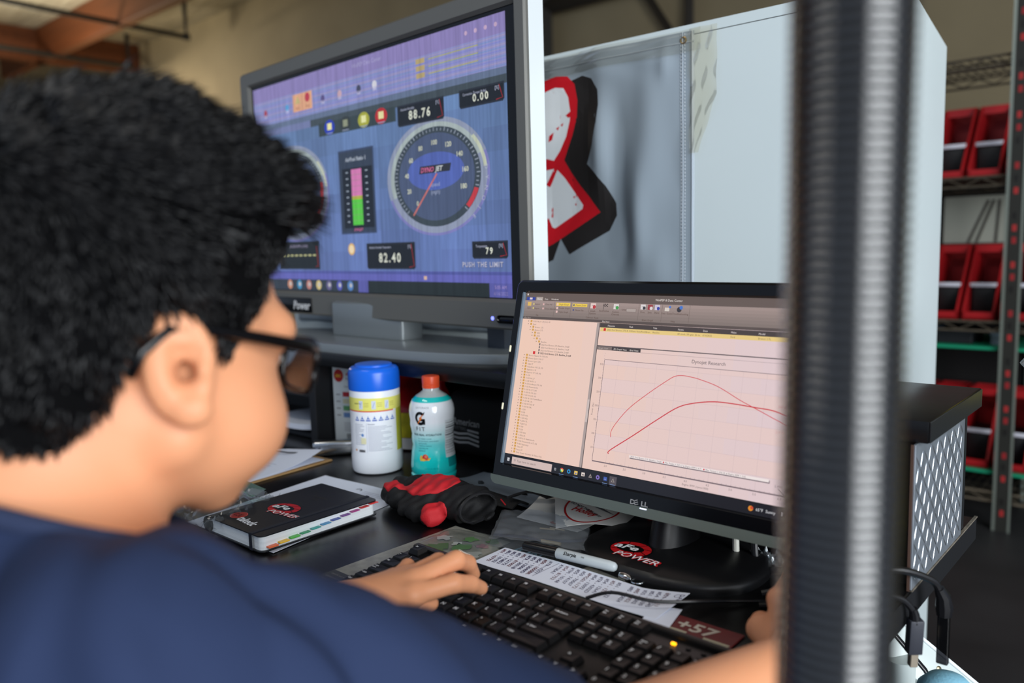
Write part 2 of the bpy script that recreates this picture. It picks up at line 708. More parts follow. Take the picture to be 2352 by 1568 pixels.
# ================================================================== DESK AND SHELF UNIT
m_desk = M('black_woodgrain_laminate', (17, 17, 19), 0.28, spec=0.5, bump=((6, 160, 60), 0.12, 0.0006), var=((3, 60, 20), 0.4, (9, 9, 10)))
m_edge = M('black_edge_band', (30, 31, 34), 0.4, spec=0.5)
m_raw = M('worn_raw_board_edge', (120, 112, 100), 0.8, var=(60, 0.5), bump=(120, 0.6, 0.002))
t_desk = thing('desk', 'long black wood-grain desk under the keyboard and monitor', 'desk', (-1.3, 0.85, 0))
MB().rbox((-2.4, 0.43, ZD - 0.032), (-0.248, 1.26, ZD), 0.0015, 1, smooth=False).build('tabletop', [m_desk], t_desk)
MB().rbox((-0.2478, 0.43, ZD - 0.031), (-0.2462, 1.26, ZD - 0.001), 0.0004, 1, smooth=False).build('edge_band', m_edge, t_desk)
MB().box((-2.325, 1.10, 0.30), (-0.43, 1.12, ZD - 0.032)).build('modesty_panel', m_edge, t_desk)
for x in (-2.36, -0.43):
    MB().rbox((x, 0.52, 0), (x + 0.035, 1.22, ZD - 0.032), 0.001, 1, smooth=False).build('side_panel', m_edge, t_desk)

SH = 0.935   # top of the riser shelf
t_sh = thing('riser_shelf', 'black two-level desk riser with a diamond plate end carrying the television', 'shelf', (-1.3, 1.07, ZD))
MB().rbox((-2.36, 0.955, SH - 0.025), (-0.236, 1.205, SH), 0.0015, 2).build('shelf_board', m_desk, t_sh)
MB().box((-0.2355, 0.956, SH - 0.024), (-0.2345, 1.204, SH - 0.001)).build('edge_band', m_edge, t_sh)
for x in (-2.34, -1.416, -0.272):
    MB().rbox((x, 0.965, ZD + 0.0005), (x + 0.022, 1.19, SH - 0.025), 0.001, 1, smooth=False).build('upright_panel', m_edge, t_sh)
MB().box((-2.34, 1.19, ZD + 0.0005), (-0.25, 1.2, SH - 0.025)).build('back_panel', m_edge, t_sh)
MB().box((-2.318, 0.985, 0.832), (-1.416, 1.19, 0.842)).build('middle_board', m_edge, t_sh)
# diamond plate end
m_plate = M('scuffed_aluminium_plate', (150, 158, 168), 0.45, 0.6, var=(25, 0.35), bump=(80, 0.12))
m_tread = M('bright_tread', (200, 206, 214), 0.2, 0.9)
pl = MB().rbox((-0.2496, 0.947, ZD + 0.0005), (-0.2468, 1.172, SH - 0.026), 0.0004, 1, smooth=False).build('diamond_plate', m_plate, t_sh)
pl['label'] = 'bright aluminium diamond tread plate'
MB().box((-0.2515, 0.946, ZD + 0.0005), (-0.2485, 0.9475, SH - 0.026)).build('plate_edge', M('rusty_edge', (92, 70, 60), 0.7, 0.3), pl)
tr = MB()
prof = []
for k in range(9):
    a = k / 8
    prof.append((0.00001 + 0.0023 * math.sin(math.pi * min(1, a * 0.96 + 0.02)) ** 0.7, (a - 0.5) * 0.0205))
tr.lathe(prof, 8)
for i, v in enumerate(tr.v):
    tr.v[i] = (max(v[0], -0.0002) * 0.45, v[1] * 0.8, v[2])
me_tr = tr.mesh('tread', m_tread)
me_tr.set_sharp_from_angle(angle=R(60))
k = 0
for j in range(14):
    for i in range(14):
        y = 0.957 + i * 0.0165
        z = ZD + 0.016 + j * 0.0165
        if y > 1.165 or z > SH - 0.036:
            continue
        o = bpy.data.objects.new('tread', me_tr)
        COL.objects.link(o)
        o.parent = pl
        o.matrix_parent_inverse = wm(pl).inverted()
        o.location = (-0.2469, y, z)
        o.rotation_euler = (R(-24 if (i + j) % 2 else 46), 0, 0)
        k += 1
MB().box((-0.2492, 0.947, ZD + 0.0002), (-0.2455, 1.262, ZD + 0.0022)).build('raw_edge_strip', m_raw, t_sh)

# ================================================================== TELEVISION
m_tvshaded = M('shaded_silver_plastic', (118, 117, 112), 0.38, 0.35, bump=(400, 0.05))  # silver plastic, the dim front's shade is put into this colour
m_tvsilver = M('silver_tv_side', (222, 228, 230), 0.35, 0.1)  # same silver, on the television with the lit side's brightness in the colour
m_glossblack = M('gloss_black_plastic', (8, 8, 10), 0.16, spec=0.5)
m_satinblack = M('satin_black_plastic', (13, 13, 15), 0.38, spec=0.45)
YAW = R(4)
TVO = Vector((-0.9, 1.04, 0))
TVT = Matrix.Translation(TVO) @ Matrix.Rotation(-YAW, 4, 'Z')     # local x along the screen, y away from the viewer, z up
t_tv = thing('television', 'big silver flat television on an oval stand showing blue dyno gauges', 'television', (-1.35, 1.08, SH))


def frame_ring(mb, out, inn, y0, y1, rad=0.012, m=0, T=None, inset=0.0):
    """rectangular picture frame with rounded outer corners between y0 (front) and y1 (back); the opening slopes in"""
    def loop(x0, z0, x1, z1, r, n=5):
        pts = []
        for cx, cz, a in ((x1 - r, z1 - r, 0), (x0 + r, z1 - r, 90), (x0 + r, z0 + r, 180), (x1 - r, z0 + r, 270)):
            for q in range(n + 1):
                an = R(a + 90 * q / n)
                pts.append((cx + r * math.cos(an), cz + r * math.sin(an)))
        return pts
    lo = loop(*out, rad)
    n = len(lo)
    e = 0.0035
    loops = [([(x, z) for x, z in lo], y1),
             (lo, y0 + e),
             (loop(out[0] + e, out[1] + e, out[2] - e, out[3] - e, max(rad - e, 0.001)), y0),
             (loop(inn[0] - inset, inn[1] - inset, inn[2] + inset, inn[3] + inset, 0.004), y0 + 0.0005),
             (loop(inn[0], inn[1], inn[2], inn[3], 0.002), y0 + 0.006),
             (loop(inn[0], inn[1], inn[2], inn[3], 0.002), y1)]
    vs = [(x, y, z) for l, y in loops for x, z in l]
    fs = []
    L = len(loops)
    for i in range(L):
        j = (i + 1) % L
        for q in range(n):
            q2 = (q + 1) % n
            fs.append((i * n + q, i * n + q2, j * n + q2, j * n + q))
    return mb.add(vs, fs, m, True, T)


TVW = (-0.941, 0.994, 0.030, 1.567)
GLS = (-0.899, 1.047, 0.0, 1.531)
frame_ring(MB(), TVW, GLS, 0.0, 0.044, 0.012, inset=0.006).build('bezel', m_tvshaded, t_tv, TVT)
frame_ring(MB(), (TVW[0] - .0006, TVW[1] - .0006, TVW[2] + .0006, TVW[3] + .0006), (TVW[0] + .004, TVW[1] + .004, TVW[2] - .004, TVW[3] - .004), 0.006, 0.043, 0.012).build('side_band', m_tvsilver, t_tv, TVT)
bk = MB().rbox((TVW[0] + 0.05, 0.043, 1.02), (TVW[2] - 0.09, 0.095, 1.54), 0.02, 2)
bk.build('back_cover', m_satinblack, t_tv, TVT)
scr = MB().box((GLS[0], 0.008, GLS[1]), (GLS[2], 0.012, GLS[3])).build('screen', m_glossblack, t_tv, TVT)
# picture on the television
B1, B2, DK = (112, 138, 200), (96, 116, 188), (40, 48, 60)


def tvmap(u, v, w):
    p = np.column_stack([u, 0.008 - w, v, np.ones(len(u))])
    return (p @ np.array(TVT).T)[:, :3]


cv = CV(tvmap, 0.00015)
SX0, SX1 = -0.890, -0.022
nn = 14
for i in range(nn):       # machine-grey panel, slightly brighter at the upper middle
    a, b = SX0 + (SX1 - SX0) * i / nn, SX0 + (SX1 - SX0) * (i + 1) / nn
    for j in range(8):
        c, d = 1.094 + (1.424 - 1.094) * j / 8, 1.094 + (1.424 - 1.094) * (j + 1) / 8
        g = 1.0 + 0.06 * math.sin(i * 1.3) + 0.03 * math.sin(j * 2.1 + i)
        cv.rect(a, c, b, d, (int(104 * g), int((126 + j) * g), int(min(255, (186 - j) * g))), 0)
cv.rect(SX0, 1.491, SX1, 1.524, (146, 134, 192), 0)
cv.rect(SX0, 1.436, SX1, 1.491, (148, 150, 206), 0)
for q in range(11):
    cv.rect(SX0 + 0.02 * (q % 3), 1.438 + q * 0.0048, SX1, 1.4395 + q * 0.0048, ((122, 150, 206), (168, 158, 196), (132, 138, 214))[q % 3], 1)
cv.rect(SX0, 1.424, SX1, 1.436, (104, 120, 150), 1)
cv.rect(SX0, 1.409, SX1, 1.424, (66, 78, 86), 1)
cv.rect(SX0, 1.409, -0.64, 1.424, (120, 130, 176), 2)
cv.text('WinPEP Data Center', -0.42, 1.506, 0.008, (176, 172, 214), 2, 'C')
cv.rect(-0.709, 1.449, -0.628, 1.487, (238, 178, 140), 2)
cv.rect(-0.669, 1.449, -0.667, 1.487, (214, 150, 120), 3)
cv.poly([(-0.700, 1.466), (-0.676, 1.466), (-0.688, 1.483)], (206, 190, 130), 3)
cv.disc(-0.647, 1.475, 0.010, (200, 60, 80), 3)
cv.text('Start', -0.689, 1.454, 0.006, (150, 90, 80), 3, 'C')
cv.text('Stop', -0.647, 1.454, 0.006, (150, 90, 80), 3, 'C')
for uu, cc in ((-0.585, (96, 84, 140)), (-0.52, (214, 178, 190)), (-0.45, (70, 74, 100)), (-0.395, (220, 220, 230)), (-0.835, (176, 70, 90)), (-0.735, (86, 160, 214))):
    cv.disc(uu, 1.463, 0.008, cc, 2, 12)
    cv.rect(uu - 0.006, 1.452, uu + 0.006, 1.459, (186, 186, 224), 2)
for q in range(3):
    cv.rect(-0.262, 1.452 + q * 0.013, -0.236, 1.461 + q * 0.013, (190, 170, 120), 2)
    cv.rect(-0.225, 1.455 + q * 0.013, -0.09, 1.457 + q * 0.013, (176, 176, 120), 2)
for q in range(4):
    cv.disc(-0.12 + q * 0.025, 1.507, 0.004, (206, 176, 206), 2, 8)
# lamp row panel
cv.rect(-0.607, 1.384, -0.330, 1.412, (52, 66, 70), 3)
for uu, cc, c2 in ((-0.564, (36, 62, 190), (244, 240, 176)), (-0.503, (52, 60, 62), (150, 156, 130)), (-0.437, (176, 178, 60), (244, 244, 176)), (-0.377, (196, 40, 48), (250, 240, 176))):
    cv.disc(uu, 1.400, 0.020, cc, 4, 20, 0.0155)
    cv.rect(uu - 0.0085, 1.3945, uu + 0.0085, 1.4085, c2, 5)
    cv.rect(uu - 0.012, 1.3865, uu + 0.012, 1.3885, (150, 160, 190), 5)


def lcd(u0, v0, u1, v1, txt, head, h, col=(232, 236, 220)):
    cv.poly([(u0 + .004, v0), (u1 - .004, v0), (u1, v0 + .004), (u1, v1), (u0, v1), (u0, v0 + .004)], (38, 44, 56), 3)
    cv.rect(u0 + .003, v0 + .003, u1 - .003, v1 - .003, (20, 26, 34), 4)
    cv.text(head, u0 + .010, v1 - .011, 0.0045, (190, 196, 220), 5, sx=0.85)
    cv.text('[%]', u1 - .012, v1 - .011, 0.0055, (190, 196, 220), 5, 'R')
    cv.text(txt, (u0 + u1) / 2, v0 + 0.32 * (v1 - v0) - h * 0.15, h, col, 5, 'C', 1, track=0.16)
    cv.line([(u1 - .012, v1 - .004), (u1 - .004, v0 + .006), (u1 - .02, v0 + .004)], 0.0012, (190, 40, 50), 5)


lcd(-0.324, 1.371, -0.185, 1.411, '88.76', 'Absolute Humidity', 0.0155)
lcd(-0.143, 1.381, -0.028, 1.413, '0.00', 'Correction Torque (ft-lbs)', 0.0125)
lcd(-0.448, 1.098, -0.286, 1.151, '82.40', 'Absolute Humidity Temperature', 0.0175)
lcd(-0.121, 1.117, -0.029, 1.148, '79', 'Temperature', 0.011)
cv.rect(-0.811, 1.097, -0.631, 1.161, (38, 44, 56), 3)
cv.rect(-0.808, 1.100, -0.634, 1.158, (20, 28, 30), 4)
cv.text('ENGINE RPM (x1000)', -0.72, 1.147, 0.006, (170, 160, 190), 5, 'C')
for q in range(8):
    cv.rect(-0.795 + q * 0.0195, 1.1275, -0.783 + q * 0.0195, 1.1305, (226, 226, 160), 5)
cv.line([(-0.648, 1.104), (-0.638, 1.104), (-0.642, 1.15)], 0.0014, (200, 40, 50), 5)


def dial(cu, cv_, rx, ry, nums, a_hi, red, logo, needle):
    k = ry / rx
    cv.ring(cu, cv_, rx * 0.84, rx * 1.0, (150, 160, 186), 2, 48, 0, 360, k)
    cv.ring(cu, cv_, rx * 0.84, rx * 0.92, (176, 190, 190), 3, 40, 20, 200, k)
    cv.ring(cu, cv_, rx * 0.90, rx * 0.955, (206, 214, 190), 4, 12, 5, 40, k)
    cv.ring(cu, cv_, rx * 0.955, rx * 1.0, (132, 132, 196), 3, 36, 200, 380, k)
    cv.disc(cu, cv_, rx * 0.845, (60, 72, 82), 3, 48, ry * 0.845)
    cv.disc(cu, cv_, rx * 0.74, (78, 92, 124), 4, 48, ry * 0.74)
    for q in range(55):
        a = R(-45 + 270 * q / 54)
        r0, r1 = rx * 0.77, rx * (0.835 if q % 3 == 0 else 0.815)
        cv.line([(cu + r0 * math.cos(a), cv_ + k * r0 * math.sin(a)), (cu + r1 * math.cos(a), cv_ + k * r1 * math.sin(a))], 0.0022, (150, 160, 176), 5)
    cv.ring(cu, cv_, rx * 0.76, rx * 0.84, (206, 60, 70), 6, 12, red[0], red[1], k)
    cv.disc(cu, cv_ + ry * 0.1, rx * 0.55, (86, 106, 186), 5, 36, ry * 0.32)
    for s_, a in nums:
        cv.text(s_, cu + rx * 0.57 * math.cos(R(a)), cv_ + k * rx * 0.57 * math.sin(R(a)) - 0.003, 0.0085, (216, 220, 196), 6, 'C', 1)
    if logo:
        cv.poly([(cu - .047, cv_ + .008), (cu + .043, cv_ + .008), (cu + .047, cv_ + .022), (cu - .043, cv_ + .022)], (46, 50, 60), 6)
        cv.text('DYNO', cu - .042, cv_ + .0105, 0.0085, (226, 110, 160), 7, 'L', 1, 0.25, sx=1.05)
        cv.text('JET', cu + .002, cv_ + .0105, 0.0085, (220, 226, 226), 7, 'L', 1, 0.25, sx=1.15)
        cv.text('Speed', cu, cv_ - .017, 0.0075, (170, 180, 210), 6, 'C')
        cv.text('(mph)', cu, cv_ - .031, 0.0075, (170, 180, 210), 6, 'C')
    a = R(needle)
    cv.line([(cu - .01 * math.cos(a), cv_ - .01 * k * math.sin(a)), (cu + rx * .78 * math.cos(a), cv_ + k * rx * .78 * math.sin(a))], 0.0035, (214, 120, 110), 7)


NUM = [(str(i * 20), 230 - i * 28) for i in range(10)]
dial(-0.217, 1.269, 0.149, 0.108, NUM, 0, (-42, -18), True, 234)
dial(-0.727, 1.269, 0.149, 0.108, [(str(i), 225 - i * 30) for i in range(10)], 0, (-42, 12), False, 236)
for q in range(6):
    cv.text('DYNOJET'[q], -0.217 + 0.137 * math.cos(R(8 - q * 10)), 1.262 + 0.1 * math.sin(R(8 - q * 10)) , 0.008, (186, 190, 210), 5, 'C', rot=R(-82 - q * 10))
# air fuel bar
cv.rect(-0.537, 1.172, -0.409, 1.346, (58, 72, 104), 3)
cv.rect(-0.533, 1.176, -0.413, 1.342, (52, 64, 84), 4)
cv.text('Air/Fuel Ratio 1', -0.473, 1.322, 0.0078, (190, 200, 214), 5, 'C', 1)
cv.rect(-0.524, 1.184, -0.416, 1.308, (20, 28, 40), 5)
cv.rect(-0.491, 1.250, -0.454, 1.305, (224, 130, 190), 6)
cv.rect(-0.491, 1.243, -0.454, 1.250, (190, 190, 60), 6)
cv.rect(-0.491, 1.190, -0.454, 1.243, (92, 214, 70), 6)
for q in range(9):
    for uu in (-0.507, -0.436):
        cv.rect(uu - 0.004, 1.196 + q * 0.0128, uu + 0.004, 1.1985 + q * 0.0128, (176, 190, 206), 6)
    cv.rect(-0.491, 1.199 + q * 0.0118, -0.454, 1.1997 + q * 0.0118, (150, 150, 130), 7)
cv.text('DYNOJET', -0.473, 1.178, 0.005, (214, 110, 160), 6, 'C', 1, 0.2)
cv.disc(-0.503, 1.140, 0.0125, (236, 190, 110), 4, 24, 0.0125)
cv.disc(-0.503, 1.140, 0.009, (255, 232, 190), 5, 20, 0.009)
cv.text('PUSH THE LIMIT', -0.0945, 1.1015, 0.0085, (64, 70, 104), 3, 'C', 1, track=0.1)
cv.text('PUSH THE LIMIT', -0.0950, 1.1025, 0.0085, (196, 196, 216), 4, 'C', 1, track=0.1)
cv.rect(SX0, 1.074, SX1, 1.094, (104, 106, 190), 1)
cv.rect(SX0, 1.088, SX1, 1.0935, (84, 92, 166), 2)
cv.rect(-0.262, 1.078, -0.253, 1.085, (226, 190, 170), 3)
cv.rect(SX0, 1.049, SX1, 1.074, (96, 98, 176), 1)
cv.rect(SX0, 1.049, -0.485, 1.074, (52, 62, 74), 2)
cv.rect(-0.449, 1.049, -0.079, 1.074, (36, 46, 48), 2)
for q, cc in enumerate(((214, 150, 120), (70, 150, 196), (206, 140, 130), (226, 206, 140), (110, 104, 150), (90, 96, 190), (90, 140, 206))):
    cv.disc(-0.767 + q * 0.042, 1.062, 0.011, cc, 3, 12)
    cv.disc(-0.765 + q * 0.042, 1.063, 0.005, (206, 206, 206), 4, 8)
cv.text('5:05 AM', -0.05, 1.064, 0.006, (170, 150, 206), 3, 'C')
cv.text('6/16/2022', -0.05, 1.053, 0.006, (150, 140, 196), 3, 'C')
cv.build('screen_picture', printed('television_picture', 0.18, 0.80, noise=((160, 160, 8), 0.16)), scr)
# badge, lamp, button
bd = MB().rbox((-0.90, -0.0012, 0.9985), (-0.663, 0.001, 1.032), 0.003, 2).build('badge', m_glossblack, t_tv, TVT)


def tvfront(y):
    return lambda u, v, w: (np.column_stack([u, y - w, v, np.ones(len(u))]) @ np.array(TVT).T)[:, :3]


c2 = CV(tvfront(-0.0013))
c2.text('Power', -0.672, 1.0055, 0.0185, (240, 240, 240), 0, 'R', 1, 0.2)
c2.build('badge_lettering', printed('white_print', 0.5), bd)
c2 = CV(tvfront(-0.0013))
c2.text('aFe', -0.892, 1.0055, 0.0185, (240, 240, 240), 0, 'L', 1, 0.2)
c2.build('badge_lettering', printed('white_print', 0.5), bd)
MB().lathe([(0.0035, 0), (0.0035, 0.001), (0.002, 0.0014)], 12, T=TVT @ XF((-0.065, 0, 1.013), rx=R(90))).build('power_lamp', M('blue_power_lamp', (40, 60, 200), 0.3, emit=(120, 130, 255), es=2.5), t_tv)
MB().rbox((-0.051, -0.002, 1.0055), (0.0, 0.002, 1.0195), 0.006, 3).build('power_button', m_glossblack, t_tv, TVT)
# stand: oval foot and two necks
m_tvfoot = M('brushed_grey_stand', (142, 148, 150), 0.3, 0.5)
ov = []
for q in range(72):
    a = 2 * math.pi * q / 72
    ca, sa = math.cos(a), math.sin(a)
    ov.append((-1.31 + 0.40 * math.copysign(abs(ca) ** 0.75, ca), 1.085 + 0.112 * math.copysign(abs(sa) ** 0.85, sa)))
ft = MB()
n = len(ov)
lv = [(1.0, SH), (1.0, SH + 0.013), (0.985, SH + 0.017), (0.93, SH + 0.019)]
vs = []
for s_, z in lv:
    for x, y in ov:
        vs.append((-1.31 + (x + 1.31) * (1 - (1 - s_) * 0.5), 1.085 + (y - 1.085) * s_, z))
fs = [list(range(n))[::-1], [3 * n + q for q in range(n)]]
for i in range(3):
    for q in range(n):
        fs.append((i * n + q, i * n + (q + 1) % n, (i + 1) * n + (q + 1) % n, (i + 1) * n + q))
ft.add(vs, fs, 0, True)
ft.build('stand_foot', m_tvfoot, t_tv)
MB().rbox((-1.47, 1.07, SH + 0.015), (-1.237, 1.13, 1.03), 0.008, 3).build('stand_neck', m_tvfoot, t_tv)
MB().rbox((-1.02, 1.085, SH + 0.004), (-0.975, 1.13, 1.03), 0.006, 2).build('rear_support', M('dark_blue_grey_plastic', (60, 66, 76), 0.4), t_tv)

# ================================================================== COMPUTER MONITOR
t_mon = thing('computer_monitor', 'black desktop monitor showing a red power graph on a pale pink screen', 'monitor', (-0.52, 0.87, ZD))
BL = np.array((-0.763, 0.840, 0.831))
TU = R(13.96)
MU = np.array((0, math.sin(TU), math.cos(TU)))
MN = np.array((0, -math.cos(TU), math.sin(TU)))
MT = Matrix(((1, 0, 0, BL[0]), (0, -MN[1], MU[1], BL[1]), (0, -MN[2], MU[2], BL[2]), (0, 0, 0, 1)))   # local x, y(back), z up the screen
SW, SHH = 0.443, 0.247
OUT = (-0.0155, -0.030, SW + 0.0155, SHH + 0.0178)
frame_ring(MB(), OUT, (0, 0, SW, SHH), -0.006, 0.022, 0.011, inset=0.002).build('bezel', m_glossblack, t_mon, MT)
# thin strip left of the opening, a glint put into its colour, and the silver-green strip along the chin
MB().box((-0.0018, -0.0052, 0), (0.0004, -0.0002, SHH)).build('bezel_glint', M('glint_plastic', (120, 136, 150), 0.2, 0.3), t_mon, MT)
m_chin = M('grey_green_chin_strip', (112, 120, 112), 0.35, 0.5)
ch = []
for q in range(9):
    a = R(180 + 90 * q / 8)
    ch.append((OUT[0] + 0.011 + 0.0112 * math.cos(a), OUT[1] + 0.011 + 0.0112 * math.sin(a)))
for q in range(9):
    a = R(270 + 90 * q / 8)
    ch.append((OUT[2] - 0.011 + 0.0112 * math.cos(a), OUT[1] + 0.011 + 0.0112 * math.sin(a)))
ch += [(OUT[2] + 0.0002, -0.0178), (OUT[0] - 0.0002, -0.0178)]
cm = MB()
n = len(ch)
cm.add([(x, -0.0068, z) for x, z in ch] + [(x, 0.018, z) for x, z in ch], [list(range(n)), [n + q for q in range(n)][::-1]] + [(q, n + q, n + (q + 1) % n, (q + 1) % n) for q in range(n)], 0, False)
cm.build('chin_strip', m_chin, t_mon, MT)
MB().rbox((0.01, 0.02, -0.015), (SW - 0.01, 0.05, SHH - 0.01), 0.015, 3).build('back_cover', m_satinblack, t_mon, MT)
ms = MB().box((0, 0.0, 0), (SW, 0.003, SHH)).build('screen', m_glossblack, t_mon, MT)
for zz in (0.075, 0.1585):
    MB().rbox((OUT[0] + 0.0030, -0.0078, zz), (OUT[0] + 0.0062, -0.005, zz + 0.010), 0.001, 1).build('touch_mark', M('cream_mark', (226, 220, 190), 0.4), t_mon, MT)


def monmap(off):
    o = BL + MN * off
    return lambda u, v, w: o + np.outer(u, (1, 0, 0)) + np.outer(v, MU) + np.outer(w, MN)


cv = CV(monmap(0.0002), 0.00008)
PK, DG, MG = (242, 214, 206), (88, 76, 72), (150, 136, 130)
nn = 12
for i in range(nn):           # the panel's colour shifts from peach to pink across its width
    a = i / nn
    c = tuple(int((244, 206, 186)[k] * (1 - a) + (226, 206, 214)[k] * a) for k in range(3))
    cv.rect(SW * i / nn, 0.0145, SW * (i + 1) / nn, 0.209, c, 0)
cv.rect(0, 0.236, SW, SHH, (104, 90, 84), 0)
for q in range(6):
    cv.rect(0, 0.2125 + q * 0.0039, SW, 0.2125 + (q + 1) * 0.0039, (134 + q * 6, 120 + q * 5, 114 + q * 5), 0)
cv.rect(0, 0.2085, SW, 0.2125, (92, 80, 76), 0)
cv.text('WinPEP 8 Data Center', 0.2364, 0.2398, 0.0028, (236, 226, 220), 2, 'C')
cv.rect(0.003, 0.236, 0.019, 0.2405, (52, 70, 160), 1)
cv.rect(0.0085, 0.237, 0.0135, 0.2398, (230, 214, 214), 2)
cv.rect(0.0205, 0.236, 0.033, 0.2412, (176, 162, 154), 1)
cv.text('Home', 0.0268, 0.2372, 0.0023, (240, 240, 240), 2, 'C')
cv.text('Data', 0.036, 0.2372, 0.0023, (225, 215, 210), 2)
cv.text('Windows', 0.048, 0.2372, 0.0023, (225, 215, 210), 2)
cv.rect(0.003, 0.243, 0.0055, 0.2455, (226, 210, 206), 1)
BR = (86, 62, 50)
cv.rect(0.006, 0.228, 0.0125, 0.2335, (226, 186, 96), 1)
cv.text('Open', 0.009, 0.2238, 0.0022, BR, 1, 'C')
for q, s_ in enumerate(('Import', 'Export')):
    cv.rect(0.016, 0.2295 - q * 0.006, 0.0185, 0.232 - q * 0.006, (214, 196, 120), 1)
    cv.text(s_, 0.0195, 0.2296 - q * 0.006, 0.0022, BR, 1)
for q, s_ in enumerate(('Close All', 'Close Selected')):
    cv.rect(0.034, 0.2295 - q * 0.006, 0.0365, 0.232 - q * 0.006, (226, 180, 176), 1)
    cv.text(s_, 0.0385, 0.2296 - q * 0.006, 0.0022, BR, 1)
cv.rect(0.058, 0.2292, 0.0825, 0.2338, (240, 206, 84), 1)
for q, s_ in enumerate(('Single Graph', 'Double Graph', 'Triple Graph')):
    cv.rect(0.059, 0.2298 - q * 0.0052, 0.0618, 0.2328 - q * 0.0052, (236, 196, 190), 2)
    cv.text(s_, 0.0635, 0.2302 - q * 0.0052, 0.0022, BR, 2)
cv.rect(0.0865, 0.2288, 0.1115, 0.2332, (240, 206, 84), 1)
for q, s_ in enumerate(('Mouse Zoom', 'Mouse Pan')):
    cv.disc(0.089, 0.2311 - q * 0.0068, 0.0013, (70, 80, 130), 2, 10)
    cv.text(s_, 0.092, 0.2299 - q * 0.0068, 0.0022, BR, 2)


def micon(u, v, w, h, c, c2, cap, cap2=None):
    cv.rect(u - w / 2, v, u + w / 2, v + h, c, 1)
    cv.disc(u + w * 0.22, v + h * 0.3, w * 0.3, c2, 2, 12)
    cv.rect(u - w * 0.3, v + h * 0.55, u + w * 0.1, v + h * 0.62, (130, 110, 110), 2)
    cv.text(cap, u, v - 0.0046, 0.0023, BR, 1, 'C')
    if cap2:
        cv.text(cap2, u, v - 0.0080, 0.0023, BR, 1, 'C')


micon(0.1215, 0.2275, 0.0085, 0.007, (232, 206, 200), (190, 60, 66), 'Graph', 'Options')
for i in range(4):
    for j in range(3):
        if (i + j) % 2:
            cv.rect(0.138 + i * 0.0018, 0.2302 + j * 0.0014, 0.1398 + i * 0.0018, 0.2316 + j * 0.0014, (60, 52, 50), 1)
cv.line([(0.1385, 0.2265), (0.1385, 0.2345)], 0.0007, (60, 52, 50), 1)
cv.text('RunPlotline', 0.140, 0.2236, 0.0023, BR, 1, 'C')
micon(0.1585, 0.2275, 0.008, 0.007, (226, 218, 214), (70, 160, 80), 'Custom', 'Channels')
cv.text('Units', 0.1675, 0.2262, 0.0023, BR, 1)
cv.rect(0.175, 0.2245, 0.190, 0.2292, (120, 106, 100), 1)
cv.rect(0.1754, 0.2249, 0.1896, 0.2288, (176, 162, 156), 2)
for u, s_, c, c2 in ((0.2, 'Print', (226, 220, 220), (60, 60, 66)), (0.2105, 'Save', (160, 60, 66), (230, 220, 220)), (0.221, 'Share', (214, 206, 226), (60, 70, 170))):
    micon(u, 0.2285, 0.0072, 0.0065, c, c2, s_)
cv.text('User Guide', 0.2355, 0.2235, 0.0023, BR, 1, 'C')
cv.rect(0.232, 0.2275, 0.2385, 0.232, (220, 210, 200), 1)
cv.disc(0.2392, 0.2328, 0.0016, (70, 120, 206), 2, 12)
cv.disc(0.2525, 0.2300, 0.0034, (60, 56, 60), 1, 10)
cv.disc(0.2550, 0.2325, 0.0024, (70, 120, 206), 2, 12)
cv.text('Troubleshooting', 0.2545, 0.2235, 0.0023, BR, 1, 'C')
for u, s_ in ((0.026, 'File'), (0.122, 'Common Tools'), (0.2085, 'Share Graph'), (0.2455, 'Help')):
    cv.text(s_, u, 0.2137, 0.0022, BR, 1, 'C')
for u in (0.055, 0.084, 0.115, 0.1935, 0.228, 0.267):
    cv.rect(u, 0.2135, u + 0.0004, 0.2355, (112, 98, 92), 1)
cv.text('File View', 0.003, 0.2095, 0.0022, (190, 176, 170), 1)
# file tree
FOL = (214, 160, 70)
tree = [(0, 'F150 V8 (11-17) 5.0L 4V'), (0, 'Ford'), (1, 'Bronco 2.3L'), (1, 'Bronco 2.7L'), (2, '2021'), (2, '2022'), (3, 'aFe'), (4, 'Baseline'), (5, '2022 Ford Bronco 2.7L Baseline_0.wp8'),
        (5, '2022 Ford Bronco 2.7L Baseline_1.wp8'), (5, '2022 Ford Bronco 2.7L Baseline_2.wp8'), (6, '2022 Ford Bronco 2.7L Baseline_3.wp8'), (0, 'Bronco Raptor V6 3.0L (tt)'), (0, 'Bronco Sport 1.5L L3'),
        (0, 'Bronco Sport 2.0L'), (0, 'Edge ST'), (0, 'Expedition V6 3.5L (tt)'), (0, 'Explorer 2.3L'), (0, 'Explorer ST 3.0L (tt)'), (0, 'F-150'), (0, 'F-150 V6 2.7'), (0, 'F-150 V6 3.5 tt'), (0, 'F-150 EcoBoost 3.5L (tt)'),
        (0, 'F-150 Powerstroke'), (0, 'F-150 V6 2.7L (tt)'), (0, 'F-150 V6 3.5L (tt)'), (0, 'F-150 V6 3.5L (tt)'), (0, 'F-150 V6 3.5L PowerBoost'), (0, 'F-150 V8 5.0L'), (0, 'F-150 V8 5.0L 4V'), (0, 'F-150 V8 5.4L'), (0, 'F-250'),
        (0, 'F-250'), (0, 'F-250 6.0L'), (0, 'F-250 6.2L'), (0, 'F-250 6.7L'), (0, 'F-250 7.3L'), (0, 'F-350'), (0, 'F-350'), (0, 'F-350 6.0L'), (0, 'F-350 6.7L'), (0, 'F-350 6.7L Powerstroke'), (0, 'F-350 Powerstroke 6.7L (tt)'),
        (0, 'F-450 Superduty'), (0, 'Fiesta ST'), (0, 'Focus ST'), (0, 'Ford Transit Connect V6 3.5L tt Van')]
